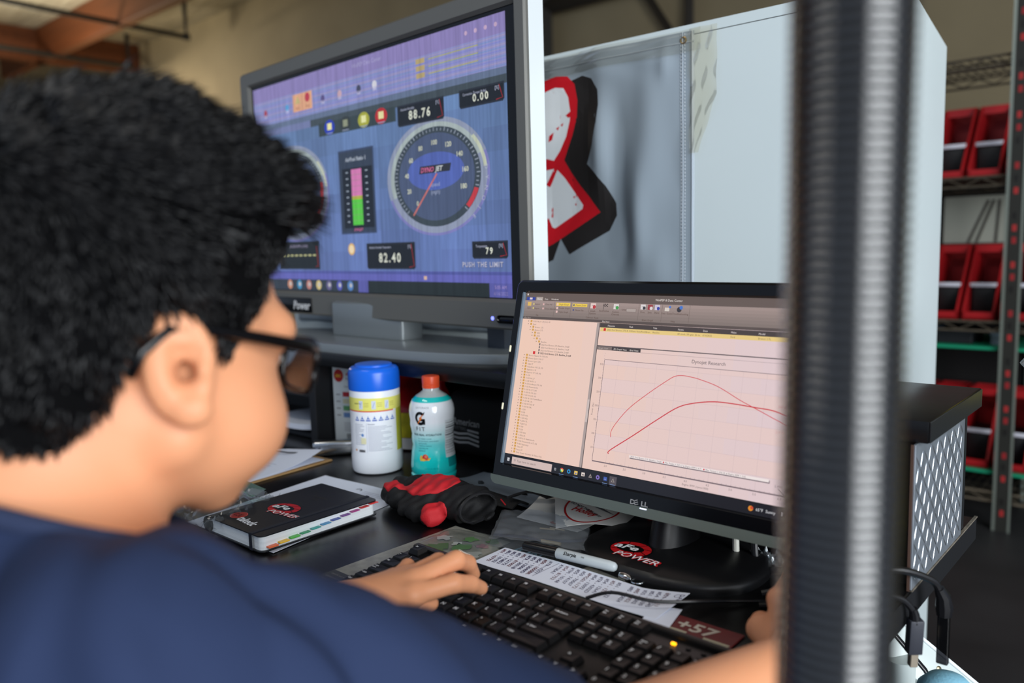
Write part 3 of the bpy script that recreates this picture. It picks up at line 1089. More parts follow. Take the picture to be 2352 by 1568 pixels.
for i, (d, s_) in enumerate(tree):
    v = 0.2045 - i * 0.00407
    u = 0.0125 + min(d, 5) * 0.0047
    if d == 6:
        cv.rect(0.0275, v - 0.0008, 0.0315, v + 0.0034, (214, 40, 44), 1)
    if d < 5:
        cv.poly([(u - .0012, v + .0005), (u + .0006, v + .0013), (u - .0012, v + .0021)], (120, 100, 92), 1)
        cv.rect(u + 0.0030, v, u + 0.0062, v + 0.0028, FOL, 1)
    else:
        cv.rect(u + 0.0008, v, u + 0.0028, v + 0.0030, (110, 100, 100), 1)
    cv.text(s_, u + (0.0080 if d < 5 else 0.0045), v, 0.0021 if d < 6 else 0.0023, (128, 106, 96) if d < 6 else (70, 56, 54), 1, bold=1 if d == 6 else 0)
cv.rect(0.1315, 0.0145, 0.1355, 0.2085, (176, 160, 156), 1)
cv.rect(0.1319, 0.075, 0.1351, 0.105, (206, 190, 186), 2)
cv.rect(0.1355, 0.0145, 0.1366, 0.2085, (96, 84, 82), 2)
# table above the graph
cv.rect(0.1366, 0.2024, SW, 0.2085, (74, 64, 62), 1)
cv.text('File View', 0.139, 0.2093, 0.0022, (226, 214, 210), 2)
for u, s_, t_ in ((0.149, 'Filename', '2022 Ford Bronco 2.7L B'), (0.183, 'Path', 'H:\\Dyno Runs\\Ford\\Bron..'), (0.2185, 'Title', 'Baseline'), (0.254, 'Notes', 'All stock, 5th gear 2k to..'), (0.2885, 'Date', '6/16/2022'), (0.325, 'Make', 'Ford'), (0.3595, 'Model', 'Bronco 2.7L'), (0.393, 'Year', '2022'), (0.42, 'VIN', '')):
    cv.text(s_, u, 0.2040, 0.0022, (232, 222, 218), 2)
    if t_:
        cv.text(t_, u, 0.1986, 0.0021, (120, 100, 70), 2)
cv.rect(0.1378, 0.1972, SW, 0.2024, (236, 206, 132), 1)
cv.rect(0.1432, 0.1980, 0.1468, 0.2016, (214, 40, 44), 2)
cv.rect(0.1366, 0.1772, SW, 0.1784, (92, 82, 84), 1)
cv.rect(0.1366, 0.1726, 0.160, 0.1772, (126, 112, 108), 1)
cv.rect(0.160, 0.1726, 0.2042, 0.1772, (66, 58, 58), 1)
cv.text('Graph View', 0.1385, 0.1737, 0.0022, (190, 176, 170), 2)
cv.text('3D Graph View', 0.1625, 0.1737, 0.0022, (236, 226, 220), 2)
cv.text('Grid View', 0.1875, 0.1737, 0.0022, (236, 226, 220), 2)
cv.rect(0.2042, 0.1724, SW, 0.1727, (150, 132, 136), 1)
# the graph itself
P0, P1, Q0, Q1 = 0.151, 0.433, 0.0268, 0.160
cv.text('Dynojet Research', 0.3006, 0.1648, 0.0042, (74, 64, 70), 2, 'C')
LG = (190, 168, 170)
for v in (Q0, Q1):
    cv.rect(P0, v - 0.0003, P1, v + 0.0003, (120, 104, 110), 1)
for u in (P0, P1):
    cv.rect(u - 0.0003, Q0, u + 0.0003, Q1, (120, 104, 110), 1)
for i in range(7):
    v = 0.0436 + i * 0.01832
    if i % 2 == 0:
        cv.rect(P0, v, P1, min(v + 0.01832, Q1), (234, 206, 202), 0.5)
    cv.rect(P0, v - 0.00012, P1, v + 0.00012, (206, 182, 184), 1)
    cv.text(str(50 + i * 50), P0 - 0.0016, v - 0.0011, 0.0024, (130, 112, 112), 1, 'R')
    for q in range(5):
        cv.rect(P0 - 0.0011, v + q * 0.00366, P0, v + q * 0.00366 + 0.0003, (130, 112, 112), 1)
for i in range(9):
    u = 0.1726 + i * 0.029
    cv.rect(u - 0.00012, Q0, u + 0.00012, Q1, (206, 182, 184), 1)
    cv.text('%.1f' % (2.0 + i * 0.5), u, Q0 - 0.0052, 0.0024, (130, 112, 112), 1, 'C')
    for q in range(5):
        cv.rect(u + q * 0.0058, Q0, u + q * 0.0058 + 0.0003, Q0 + 0.0015, (130, 112, 112), 1)
cv.rect(P0, Q0 - 0.0012, P1, Q0, (120, 104, 110), 1)
cv.text('Engine RPM (rpmx1000)', 0.302, 0.0175, 0.0024, (130, 112, 112), 1, 'C')
cv.text('Power (hp)', 0.1425, 0.0935, 0.0024, (130, 112, 112), 1, 'C', rot=R(90))
RED = (214, 52, 66)


def spline(pts, n=6):
    out = []
    for i in range(len(pts) - 1):
        p0, p1, p2, p3 = pts[max(i - 1, 0)], pts[i], pts[i + 1], pts[min(i + 2, len(pts) - 1)]
        for q in range(n):
            t_ = q / n
            out.append(tuple(0.5 * (2 * p1[k] + (p2[k] - p0[k]) * t_ + (2 * p0[k] - 5 * p1[k] + 4 * p2[k] - p3[k]) * t_ ** 2 + (3 * p1[k] - p0[k] - 3 * p2[k] + p3[k]) * t_ ** 3) for k in range(len(p1))))
    return out + [pts[-1]]


cv.line(spline([(0.1751, 0.0603), (0.1766, 0.0722), (0.1954, 0.0980), (0.2212, 0.1206), (0.2474, 0.1403), (0.2580, 0.1468), (0.2680, 0.1486), (0.2800, 0.1478), (0.2921, 0.1459), (0.3167, 0.1395), (0.3463, 0.1264), (0.3646, 0.1194), (0.385, 0.1115), (0.4029, 0.1041), (0.418, 0.094)]), 0.0008, RED, 3)
cv.line(spline([(0.1753, 0.0389), (0.1768, 0.0437), (0.2078, 0.0663), (0.2404, 0.0909), (0.2670, 0.1093), (0.2889, 0.1169), (0.3140, 0.1212), (0.3388, 0.1214), (0.3645, 0.1201), (0.3862, 0.1189), (0.4017, 0.1148), (0.418, 0.1105)]), 0.0012, (206, 36, 52), 4)
cv.text('247.62', 0.392, 0.1225, 0.0026, (232, 150, 150), 2)
cv.text('217.09', 0.392, 0.094, 0.0026, (232, 170, 170), 2)
cv.text('5.992', 0.398, 0.0345, 0.0026, (150, 130, 134), 2)
cv.line([(0.402, 0.0335), (0.409, 0.0275)], 0.0005, (60, 50, 56), 2)
cv.rect(0.2077, 0.0375, 0.3922, 0.0408, (126, 112, 118), 2)
cv.rect(0.2067, 0.0387, 0.3912, 0.0420, (244, 232, 230), 3)
x = 0.2085
x += cv.text('2022 Ford Bronco 2.7L Baseline_3.wp8', x, 0.0394, 0.0019, (110, 92, 96), 4) + 0.003
cv.disc(x, 0.0403, 0.0010, RED, 4, 10)
x += 0.002 + cv.text('Max Power = 267.17 at Engine RPM = 4.71', x + 0.002, 0.0394, 0.0019, (110, 92, 96), 4) + 0.003
cv.disc(x, 0.0403, 0.0010, RED, 4, 10)
cv.text('Max Torque = 326.25 at Engine RPM = 3.62', x + 0.002, 0.0394, 0.0019, (110, 92, 96), 4)
# task bar
cv.rect(0, 0, SW, 0.0138, (26, 26, 32), 1)
for i in range(2):
    for j in range(2):
        cv.rect(0.0065 + i * 0.0021, 0.0042 + j * 0.0024, 0.0083 + i * 0.0021, 0.0063 + j * 0.0024, (230, 230, 235), 2)
cv.rect(0.0150, 0.0012, 0.0870, 0.0112, (214, 190, 184), 2)
cv.ring(0.0205, 0.0068, 0.0010, 0.0014, (110, 96, 96), 3, 12)
cv.text('Type here to search', 0.0245, 0.0050, 0.0028, (120, 106, 104), 3)
cv.rect(0.0915, 0.0042, 0.0945, 0.0074, (190, 190, 196), 2)
cv.rect(0.0922, 0.0048, 0.0938, 0.0068, (26, 26, 32), 3)
for i, c in enumerate(((226, 70, 60), (40, 140, 200), (236, 200, 100), (226, 214, 206), (150, 140, 136), (130, 110, 190), (60, 90, 170), (150, 140, 136))):
    u = 0.1043 + i * 0.0118
    if i == 7:
        cv.rect(u - 0.0055, 0.0002, u + 0.0055, 0.0112, (84, 78, 84), 2)
    if i in (0, 1, 5):
        cv.disc(u, 0.0064, 0.0029, c, 3, 16)
        cv.disc(u, 0.0064, 0.0012, (240, 236, 200) if i == 0 else (26, 26, 32), 4, 10)
        if i == 0:
            cv.disc(u, 0.0064, 0.0029, (70, 170, 90), 3.5, 8, a0=150, a1=270)
            cv.disc(u, 0.0064, 0.0029, (240, 200, 60), 3.5, 8, a0=270, a1=390)
    elif i in (4, 7):
        cv.poly([(u - 0.0028, 0.0040), (u + 0.0028, 0.0040), (u, 0.0092)], c, 3)
        cv.disc(u, 0.0056, 0.0010, (40, 40, 46), 4, 8)
    else:
        cv.rect(u - 0.0027, 0.0040, u + 0.0027, 0.0088, c, 3)
        cv.rect(u - 0.0015, 0.0050, u + 0.0015, 0.0066, (120, 130, 190) if i != 3 else (120, 110, 110), 4)
    if i in (0, 2, 6, 7):
        cv.rect(u - 0.004, 0.0004, u + 0.004, 0.0010, (120, 150, 200), 4)
cv.disc(0.3735, 0.0066, 0.0030, (226, 140, 40), 3, 16)
cv.disc(0.3748, 0.0074, 0.0018, (214, 80, 50), 4, 12)
cv.text("65°F  Sunny", 0.3795, 0.0050, 0.0032, (226, 226, 230), 3)
cv.rect(0.4085, 0.0048, 0.4105, 0.0090, (206, 206, 214), 3)
cv.text('8:05 AM', 0.428, 0.0075, 0.0022, (226, 226, 230), 3, 'C')
cv.text('6/16/2022', 0.428, 0.0030, 0.0022, (226, 226, 230), 3, 'C')
cv.build('screen_picture', printed('monitor_picture', 0.2, 0.92), ms)
c2 = CV(monmap(0.0062))
c2.text('D', 0.2192, -0.0168, 0.0056, (150, 150, 152), 0, 'L', 1, sx=1.25)
GE = (150, 150, 152)
for q in range(3):
    c2.line([(0.2268 - q * 0.0007, -0.0170 + q * 0.0024), (0.2316 - q * 0.0007, -0.0153 + q * 0.0024)], 0.0009, GE, 0)
c2.line([(0.2271, -0.0173), (0.2253, -0.0118)], 0.0012, GE, 0)
c2.text('LL', 0.2352, -0.0168, 0.0056, (150, 150, 152), 0, 'L', 1, sx=1.25)
c2.build('logo', printed('grey_print', 0.35), t_mon)
MB().rbox((0.2345, -0.0075, -0.0205), (0.2445, -0.005, -0.0190), 0.0005, 1).build('power_lamp', M('white_power_lamp', (200, 206, 226), 0.3, emit=(205, 214, 250), es=2.0), t_mon, MT)
# foot and neck
fo = MB()
fp = [(0.0, 0.0)]
BC = (-0.505, 0.868)
pr = [(1.0, 0.0), (1.0, 0.007), (0.985, 0.011), (0.93, 0.0155), (0.6, 0.019), (0.25, 0.021)]
vs, fs = [], []
N_ = 56
for s_, z in pr:
    for q in range(N_):
        a = 2 * math.pi * q / N_
        ca, sa = math.cos(a), math.sin(a)
        vs.append((BC[0] + 0.120 * s_ * math.copysign(abs(ca) ** 0.85, ca), BC[1] + 0.090 * s_ * math.copysign(abs(sa) ** 0.85, sa), ZD + z))
for i in range(len(pr) - 1):
    for q in range(N_):
        fs.append((i * N_ + q, i * N_ + (q + 1) % N_, (i + 1) * N_ + (q + 1) % N_, (i + 1) * N_ + q))
fs += [list(range(N_))[::-1], [(len(pr) - 1) * N_ + q for q in range(N_)]]
fo.add(vs, fs, 0, True)
foot = fo.build('stand_foot', M('dusty_black_plastic', (15, 15, 17), 0.42, bump=(300, 0.05)), t_mon)
MB().tube([(-0.515, 0.892, ZD + 0.015), (-0.515, 0.900, ZD + 0.10), (-0.53, 0.915, 0.90)], [0.05, 0.034, 0.036], 20, flat=0.55).build('stand_neck', m_satinblack, t_mon)


def afe_logo(cv, u, v, s, rot=0.0, L=0):
    """white lettering across a red slashed disc, second word below in white on red"""
    cr, sr = math.cos(rot), math.sin(rot)

    def q(x, y):
        return (u + s * (x * cr - y * sr), v + s * (x * sr + y * cr))
    RD = (186, 26, 32)
    cv.poly([q(0.98 * math.cos(R(a)), 0.72 * math.sin(R(a))) for a in range(0, 360, 12)], (10, 10, 10), L)
    cv.poly([q(0.93 * math.cos(R(a)), 0.67 * math.sin(R(a))) for a in range(0, 360, 12)], RD, L + 1)
    for a in (20, 62, 118, 160, 205, 250, 300, 340):
        cv.line([q(0.42 * math.cos(R(a + 18)), 0.30 * math.sin(R(a + 18))), q(0.93 * math.cos(R(a)), 0.67 * math.sin(R(a)))], 0.035 * s, (14, 10, 10), L + 2)
    cv.poly([q(0.66 * math.cos(R(a)) - 0.05, 0.34 * math.sin(R(a)) + 0.02) for a in range(0, 360, 15)], (10, 10, 10), L + 3)
    p = q(-0.80, -0.13)
    cv.text('aFe', p[0], p[1], 0.40 * s, (236, 238, 240), L + 5, 'L', 1, 0.18, rot, 1.42)
    p = q(-0.42, -0.78)
    cv.text('POWER', p[0], p[1], 0.36 * s, RD, L + 4, 'L', 1, 0.3, rot, 1.22)
    p = q(-0.40, -0.76)
    cv.text('POWER', p[0], p[1], 0.335 * s, (236, 238, 240), L + 5, 'L', 0, 0.3, rot, 1.25)


def footmap(u, v, w):
    x = np.asarray(u)
    y = np.asarray(v)
    s_ = np.sqrt(((x - BC[0]) / 0.12) ** 2 + ((y - BC[1]) / 0.09) ** 2)
    z = np.interp(s_, [0.25, 0.6, 0.93, 0.985], [0.021, 0.019, 0.0155, 0.011])
    return np.column_stack([x, y, ZD + z + w + 0.0004])


c2 = CV(footmap, 0.00012)
afe_logo(c2, -0.540, 0.826, 0.030, R(-3))
c2.build('foot_decal', printed('glossy_decal', 0.35), foot)
# ================================================================== WHITE CABINET AND VINYL BANNER
m_white = M('white_enamel', (214, 226, 228), 0.42, var=(2.5, 0.05), bump=(90, 0.04))
t_cab = thing('white_cabinet', 'tall white enamel cabinet behind the desk with the banner on it', 'cabinet', (-1.05, 1.57, 0))
cb = [(-1.95, 1.30), (-0.373, 1.30), (-0.445, 1.835), (-1.95, 1.835)]
MB().prism(cb, 0.0, 1.507).build('body', m_white, t_cab)
MB().box((-1.95, 1.2975, 0.0), (-0.3735, 1.2999, 1.4888)).build('front_panel', m_white, t_cab)
MB().box((-1.95, 1.2975, 1.4902), (-0.3735, 1.2999, 1.507)).build('top_rail', m_white, t_cab)
MB().box((-1.95, 1.2988, 1.488), (-0.374, 1.30, 1.491)).build('shadow_gap', M('dark_gap', (30, 30, 30), 0.8), t_cab)


def wave(x, z):
    x, z = np.asarray(x, float), np.asarray(z, float)
    g = lambda cx, cz, sx, sz, a: a * np.exp(-((x - cx) / sx) ** 2 - ((z - cz) / sz) ** 2)
    d = 0.0035 + 0.0022 * np.sin(x * 21 + z * 5 + 0.5) + 0.0016 * np.sin(x * 47 - z * 9) + 0.0010 * np.sin(z * 33 + x * 17)
    d = d + g(-0.905, 1.33, 0.018, 0.09, 0.010) + g(-0.865, 1.28, 0.016, 0.10, -0.007) + g(-0.80, 1.34, 0.03, 0.14, 0.007) + g(-0.82, 1.18, 0.02, 0.10, 0.009) + g(-0.86, 1.13, 0.025, 0.05, -0.006)
    d = d + g(-0.78, 1.09, 0.03, 0.05, 0.006) + g(-0.93, 1.42, 0.05, 0.03, -0.004) + g(-0.765, 1.45, 0.012, 0.03, 0.005) + 0.0006 * np.sin(z * 120 + x * 60) * np.exp(-((z - 1.46) / 0.03) ** 2)
    edge = np.clip((-0.709 - x) / 0.03, 0, 1)
    return np.maximum(d, 0.0008) * (0.25 + 0.75 * edge)


t_ban = thing('vinyl_banner', 'grey vinyl banner with a red outlined white letter taped to the white cabinet', 'banner', (-1.2, 1.295, 1.07))
m_vinyl = M('grey_vinyl', (146, 158, 168), 0.30, spec=0.5, bump=(500, 0.03))
BX0, BX1, BZ0, BZ1 = -1.92, -0.709, 0.95, 1.496
nx, nz = 150, 70
mb = MB()
xs = np.linspace(BX0, BX1, nx + 1)
zs = np.linspace(BZ0, BZ1, nz + 1)
X_, Z_ = np.meshgrid(xs, zs)
Y_ = 1.2965 - wave(X_, Z_)
vs = np.column_stack([X_.ravel(), Y_.ravel(), Z_.ravel()]).tolist()
vs += np.column_stack([X_.ravel(), Y_.ravel() + 0.0006, Z_.ravel()]).tolist()
fs = []
W_ = nx + 1
O_ = W_ * (nz + 1)
for j in range(nz):
    for i in range(nx):
        a = j * W_ + i
        fs.append((a, a + 1, a + W_ + 1, a + W_))
        fs.append((O_ + a, O_ + a + W_, O_ + a + W_ + 1, O_ + a + 1))
for i in range(nx):
    fs.append((i, O_ + i, O_ + i + 1, i + 1))
    fs.append((nz * W_ + i, nz * W_ + i + 1, O_ + nz * W_ + i + 1, O_ + nz * W_ + i))
for j in range(nz):
    fs.append((j * W_ + nx, O_ + j * W_ + nx, O_ + (j + 1) * W_ + nx, (j + 1) * W_ + nx))
    fs.append((j * W_, (j + 1) * W_, O_ + (j + 1) * W_, O_ + j * W_))
mb.add(vs, fs, 0, True)
cloth = mb.build('cloth', m_vinyl, t_ban, sharp=0)


def banmap(u, v, w):
    return np.column_stack([u, 1.2962 - wave(u, v) - np.asarray(w), v])


def dense(cv, poly, col, layer, st=0.012):
    """cut a big polygon into small cells so that it follows the creases of the vinyl"""
    bm = bmesh.new()
    f = bm.faces.new([bm.verts.new((x, y, 0)) for x, y in poly])
    xs_ = [p[0] for p in poly]
    ys_ = [p[1] for p in poly]
    for ax, lo, hi in ((0, min(xs_), max(xs_)), (1, min(ys_), max(ys_))):
        c = lo + st
        while c < hi:
            no = (1, 0, 0) if ax == 0 else (0, 1, 0)
            co = (c, 0, 0) if ax == 0 else (0, c, 0)
            bmesh.ops.bisect_plane(bm, geom=bm.verts[:] + bm.edges[:] + bm.faces[:], plane_co=co, plane_no=no)
            c += st
    bm.verts.index_update()
    cv._add([(v.co.x, v.co.y) for v in bm.verts], [[v.index for v in f.verts] for f in bm.faces], col, layer)
    bm.free()


def bp(pts):     # banner drawing units -> metres on the cloth
    return [(-1.0331 + (x - 170) * 0.000443, 1.4585 - (y - 440) * 0.000352 + (x - 170) * 0.00004) for x, y in pts]


cv = CV(banmap, 0.0002)
BK = (44, 42, 42)
dense(cv, bp([(300, 480), (370, 470), (420, 500), (455, 570), (463, 650), (455, 740), (430, 850), (395, 945), (440, 1000), (490, 1080), (535, 1180), (538, 1245), (500, 1320), (285, 1420), (235, 1325), (190, 1440), (60, 1480), (-60, 1480), (-60, 520), (60, 480)]), BK, 0)
RD = (206, 30, 42)
dense(cv, bp([(-150, 470), (100, 440), (230, 433), (290, 450), (325, 500), (340, 590), (335, 680), (310, 770), (262, 895), (300, 970), (350, 1050), (400, 1120), (458, 1215), (190, 1350), (60, 1400), (-150, 1440)]), RD, 1)
dense(cv, bp([(-80, 540), (60, 515), (220, 490), (265, 505), (290, 560), (300, 640), (296, 690), (275, 770), (240, 840), (205, 885), (170, 868), (60, 880), (-80, 900)]), (226, 232, 236), 2)
dense(cv, bp([(-80, 960), (100, 930), (215, 930), (262, 990), (310, 1070), (365, 1160), (360, 1180), (205, 1262), (190, 1255), (170, 1200), (60, 1260), (-80, 1300)]), (226, 232, 236), 2)
dense(cv, bp([(178, 880), (262, 895), (230, 925), (180, 1030), (160, 1010), (205, 930), (175, 912)]), RD, 3)
for q in ([(300, 640), (275, 655), (290, 672), (300, 668)], [(210, 730), (185, 745), (180, 778), (200, 770)], [(240, 705), (222, 712), (232, 725)], [(262, 690), (246, 700), (256, 710)], [(320, 1100), (308, 1106), (316, 1116)], [(325, 1140), (317, 1150), (327, 1158)]):
    cv.poly(bp(q), RD, 3)
cv.build('banner_print', printed('vinyl_ink', 0.35, spec=0.5), cloth)
# hems with stitching, eyelet
hem = MB()
zz = np.linspace(BZ0, BZ1, 40)
for xo in (-0.7125, -0.7305):
    y = 1.2960 - wave(np.full(40, xo), zz)
    hem.tube([(xo, float(b) - 0.0003, float(c)) for b, c in zip(y, zz)], 0.0011, 6)
xx = np.linspace(BX0, BX1, 90)
y = 1.2960 - wave(xx, np.full(90, 1.478))
hem.tube([(float(a), float(b) - 0.0003, 1.478) for a, b in zip(xx, y)], 0.0010, 6)
hem.build('hem', M('light_vinyl_hem', (176, 186, 196), 0.3), t_ban)
st = MB()
for xo in (-0.7335, -0.7265):
    for z in np.arange(BZ0, BZ1, 0.006):
        yv = 1.2960 - float(wave(xo, z))
        st.box((xo - 0.0004, yv - 0.0009, z), (xo + 0.0004, yv + 0.0002, z + 0.0034))
tag(st.build('stitching', M('pale_thread', (206, 212, 218), 0.7), t_ban), kind='stuff')
yv = 1.2960 - float(wave(-0.7286, 1.482))
MB().lathe([(0.0035, 0), (0.0035, 0.0012), (0.005, 0.0020), (0.0066, 0.0012), (0.0066, 0), (0.0035, 0)], 24, caps=False, T=XF((-0.7286, yv, 1.482), rx=R(90))).build('eyelet', M('brass', (206, 168, 80), 0.25, 1.0), t_ban)
MB().lathe([(0.0001, 0), (0.0036, 0), (0.0036, 0.0004), (0.0001, 0.0004)], 16, T=XF((-0.7286, yv, 1.482), rx=R(90)), caps=False).build('eyelet_hole', M('dim_hole', (96, 90, 70), 0.6), t_ban)

# strips of clear packing tape
m_tape = film('clear_packing_tape', (244, 242, 236), 0.03, 0.16, 0.06)
m_tapey = film('yellowed_packing_tape', (250, 246, 236), 0.02, 0.2, 0.03)


def tape_strip(label, f, mat):
    o = MB().sheet(f, 40, 10, 0.0, 0).build('packing_tape', mat, None, sharp=0)
    return tag(o, label, 'tape', 'clear tape holding the banner')


tape_strip('wide clear tape folded over the top edge of the banner', lambda u, v: (-1.40 + u * 0.705, 1.2945 - float(wave(-1.40 + u * 0.705, 1.462 + v * 0.035)) - 0.0022 + 0.0007 * math.sin(u * 130 + v * 9) + 0.0005 * math.sin(u * 70 - v * 20), 1.462 + v * 0.037 + 0.0015 * math.sin(u * 19)), m_tape)
tape_strip('wrinkled yellowed tape hanging off the right edge of the banner', lambda u, v: (-0.716 + v * 0.052 * (1 - max(0, u - 0.55) * 1.5), 1.2925 - 0.0016 * math.sin(u * 24 + v * 5) - 0.0012 * math.sin(v * 16 + u * 9) - 0.002 * v, 1.498 - u * 0.208), m_tapey)

# ================================================================== STEEL RACK WITH RED BINS
m_wire = M('dull_chrome_wire', (112, 104, 92), 0.4, 0.7)
m_bin = M('red_plastic_bin', (168, 22, 28), 0.45, var=(6, 0.12))
m_slot = M('galvanised_post', (150, 158, 148), 0.4, 0.6)
m_slotdark = M('dark_slotted_face', (42, 42, 38), 0.6, 0.2)
RY = 3.5
t_rack = thing('wire_rack', 'tall chrome wire shelving rack full of red bins beyond the desk', 'rack', (-0.6, RY + 0.22, 0))
RX0, RX1, RD_ = -1.75, 0.55, 0.45
SHZ = [0.14, 0.80, 1.345, 1.78]
for zi, z in enumerate(SHZ):
    w = MB()
    for yy in (RY, RY + RD_):
        w.tube([(RX0, yy, z), (RX1, yy, z)], 0.005, 6)
        w.tube([(RX0, yy, z - 0.035), (RX1, yy, z - 0.035)], 0.005, 6)
        n_ = 40
        w.tube([(RX0 + (RX1 - RX0) * q / n_, yy, z - 0.003 - (q % 2) * 0.029) for q in range(n_ + 1)], 0.0035, 5)
    for q in range(3):
        w.tube([(RX0, RY + 0.11 + q * 0.115, z - 0.004), (RX1, RY + 0.11 + q * 0.115, z - 0.004)], 0.004, 5)
    for q in range(72):
        x = RX0 + (RX1 - RX0) * q / 71
        w.tube([(x, RY, z), (x, RY + RD_, z)], 0.0028, 4)
    w.build('wire_shelf', m_wire, t_rack)
for x in (RX0, -0.605, RX1):
    po = MB()
    po.box((x - 0.022, RY - 0.03, 0), (x - 0.012, RY - 0.025, 2.05), 1)
    po.box((x - 0.012, RY - 0.028, 0), (x + 0.030, RY - 0.024, 2.05), 0)
    po.box((x + 0.030, RY - 0.03, 0), (x + 0.038, RY - 0.025, 2.05), 1)
    p = po.build('slotted_post', [m_slotdark, m_slot], t_rack)
    if x == -0.605:
        for q in range(44):
            z = 0.06 + q * 0.045
            if q % 4 == 2:
                continue
            c_ = [(168, 40, 40), (20, 18, 16), (150, 30, 34)][q % 3]
            MB().rbox((x + 0.002, RY - 0.0292, z), (x + 0.016, RY - 0.0278, z + 0.024), 0.0006, 1).build('slot', M('slot_%d' % (q % 3), c_, 0.6), p)
    MB().tube([(x, RY + RD_, 0), (x, RY + RD_, 2.0)], 0.012, 8).build('rear_post', m_slot, t_rack)
MB().box((RX0, RY + RD_ + 0.014, 0.02), (RX1, RY + RD_ + 0.02, 1.63)).build('gloom_sheet', M('painted_gloom', (22, 18, 18), 0.7), t_rack)  # added dark sheet, its colour stands in for shade between the bin rows
m_green = M('green_shelf_liner', (24, 150, 110), 0.5)
for z, nm in ((0.705, 'upper'), (0.225, 'lower')):
    o = MB().rbox((RX0, RY - 0.005, z - 0.012), (RX1, RY + 0.42, z), 0.003, 1, smooth=False).build('shelf_liner', m_green, t_rack)


def bin_mesh():
    """open-fronted hopper bin: sloping side walls, low lip, label holder"""
    w, d, h = 0.112, 0.30, 0.285
    t_ = 0.009
    b = MB()
    for x in (0, w - t_):
        pr_ = [(0.0, 0.0), (d, 0.0), (d, h), (0.19, h), (0.0, 0.035)]
        n_ = len(pr_)
        b.add([(x, y, z) for y, z in pr_] + [(x + t_, y, z) for y, z in pr_],
              [list(range(n_))[::-1], [n_ + q for q in range(n_)]] + [(q, (q + 1) % n_, n_ + (q + 1) % n_, n_ + q) for q in range(n_)])
    b.box((0, 0, 0), (w, d, t_))
    b.box((0, d - t_, 0), (w, d, h))
    b.box((0, 0.19, h - 0.03), (w, 0.196, h))
    b.box((0, 0, 0), (w, t_, 0.03))
    return b


m_tagw = M('white_label_bar', (206, 206, 216), 0.35)
me_bin = bin_mesh().mesh('bin_shell', m_bin)
me_bar = MB().rbox((0.009, 0.072, 0.122), (0.103, 0.080, 0.138), 0.002, 1).mesh('label_bar', m_tagw)
me_blk = MB().rbox((0.011, 0.082, 0.012), (0.101, 0.27, 0.126), 0.01, 2).mesh('contents', M('dark_parts', (14, 14, 16), 0.5))
ORD = ['leftmost', 'second', 'third', 'fourth', 'fifth', 'sixth', 'seventh', 'eighth']
for zi, (z, nm) in enumerate(((1.3455, 'upper wire shelf'), (0.8055, 'middle wire shelf'), (0.2265, 'lower green shelf'))):
    for q in range(7):
        x = -1.02 + q * 0.126
        if -0.62 < x + 0.056 < -0.58:
            x += 0.0
        t = thing('storage_bin', 'red open-fronted plastic bin on the %s, %s from the left' % (nm, ORD[q]), 'bin', (x, RY + 0.02, z), 'red bins on the rack')
        for nm2, me in (('bin_shell', me_bin), ('label_bar', me_bar), ('contents', me_blk)):
            o = bpy.data.objects.new(nm2, me)
            COL.objects.link(o)
            o.parent = t
# cartons and loose parts between the bin rows
for i, (x, y, z, sx, sy, sz, c, lb) in enumerate(((-0.93, RY + 0.05, 0.7055, 0.10, 0.2, 0.055, (70, 84, 96), 'blue-grey parts box under the middle wire shelf beside the cabinet'),
                                                  (-0.80, RY + 0.05, 0.7055, 0.13, 0.2, 0.050, (22, 24, 28), 'black parts box under the middle wire shelf'),
                                                  (-0.645, RY + 0.06, 0.7055, 0.06, 0.2, 0.052, (80, 92, 100), 'small grey parts box by the slotted post'))):
    t = thing('parts_box', lb, 'box', (x, y, z))
    MB().rbox((x - sx / 2, y, z), (x + sx / 2, y + sy, z + sz), 0.004, 1).build('carton', M('carton_%d' % i, c, 0.5), t)
    MB().rbox((x - sx * 0.52, y - 0.004, z + sz * 0.72), (x + sx * 0.52, y + sy + 0.002, z + sz), 0.003, 1).build('lid', M('carton_lid_%d' % i, tuple(min(255, int(k_ * 1.3)) for k_ in c), 0.45), t)
t = thing('display_panel', 'pale grey panel standing above the middle row of red bins', 'panel', (-0.77, RY + 0.34, 1.095))
MB().rbox((-0.92, RY + 0.335, 1.095), (-0.64, RY + 0.345, 1.29), 0.003, 1).build('board', M('pale_panel', (150, 152, 140), 0.6), t)
for x0, x1 in ((-0.82, -0.75), (-0.72, -0.71), (-0.79, -0.73)):
    MB().tube([(x0, RY + 0.33, 1.10), (x1, RY + 0.33, 1.27)], 0.004, 6).build('cord', M('dark_cord', (60, 56, 46), 0.6), t)
t = thing('spray_gun', 'yellow bodied spray gun hanging from the rack post at the right edge', 'spray gun', (-0.19, 1.33, 0.92))
MB().tube([(-0.205, 1.30, 0.955), (-0.185, 1.31, 0.975), (-0.16, 1.33, 0.99)], [0.006, 0.011, 0.013], 10).build('nozzle', M('grey_nozzle', (120, 122, 124), 0.4, 0.5), t)
MB().prism([(-0.19, 0.90), (-0.19, 0.965), (-0.165, 1.0), (-0.10, 1.02), (-0.09, 0.96), (-0.12, 0.90)], 0.0, 0.04, T=Matrix(((1, 0, 0, 0), (0, 0, 1, 1.31), (0, 1, 0, 0), (0, 0, 0, 1)))).build('body', M('yellow_plastic', (232, 214, 30), 0.4), t)
MB().tube([(-0.12, 1.33, 0.91), (-0.115, 1.33, 0.82)], 0.015, 10).build('grip', m_satinblack, t)
MB().tube([(-0.13, 1.33, 1.01), (-0.14, 1.40, 1.4), (-0.15, 1.5, 2.6), (-0.15, 1.5, 5.6)], 0.004, 8).build('hanging_hose', m_slot, t)

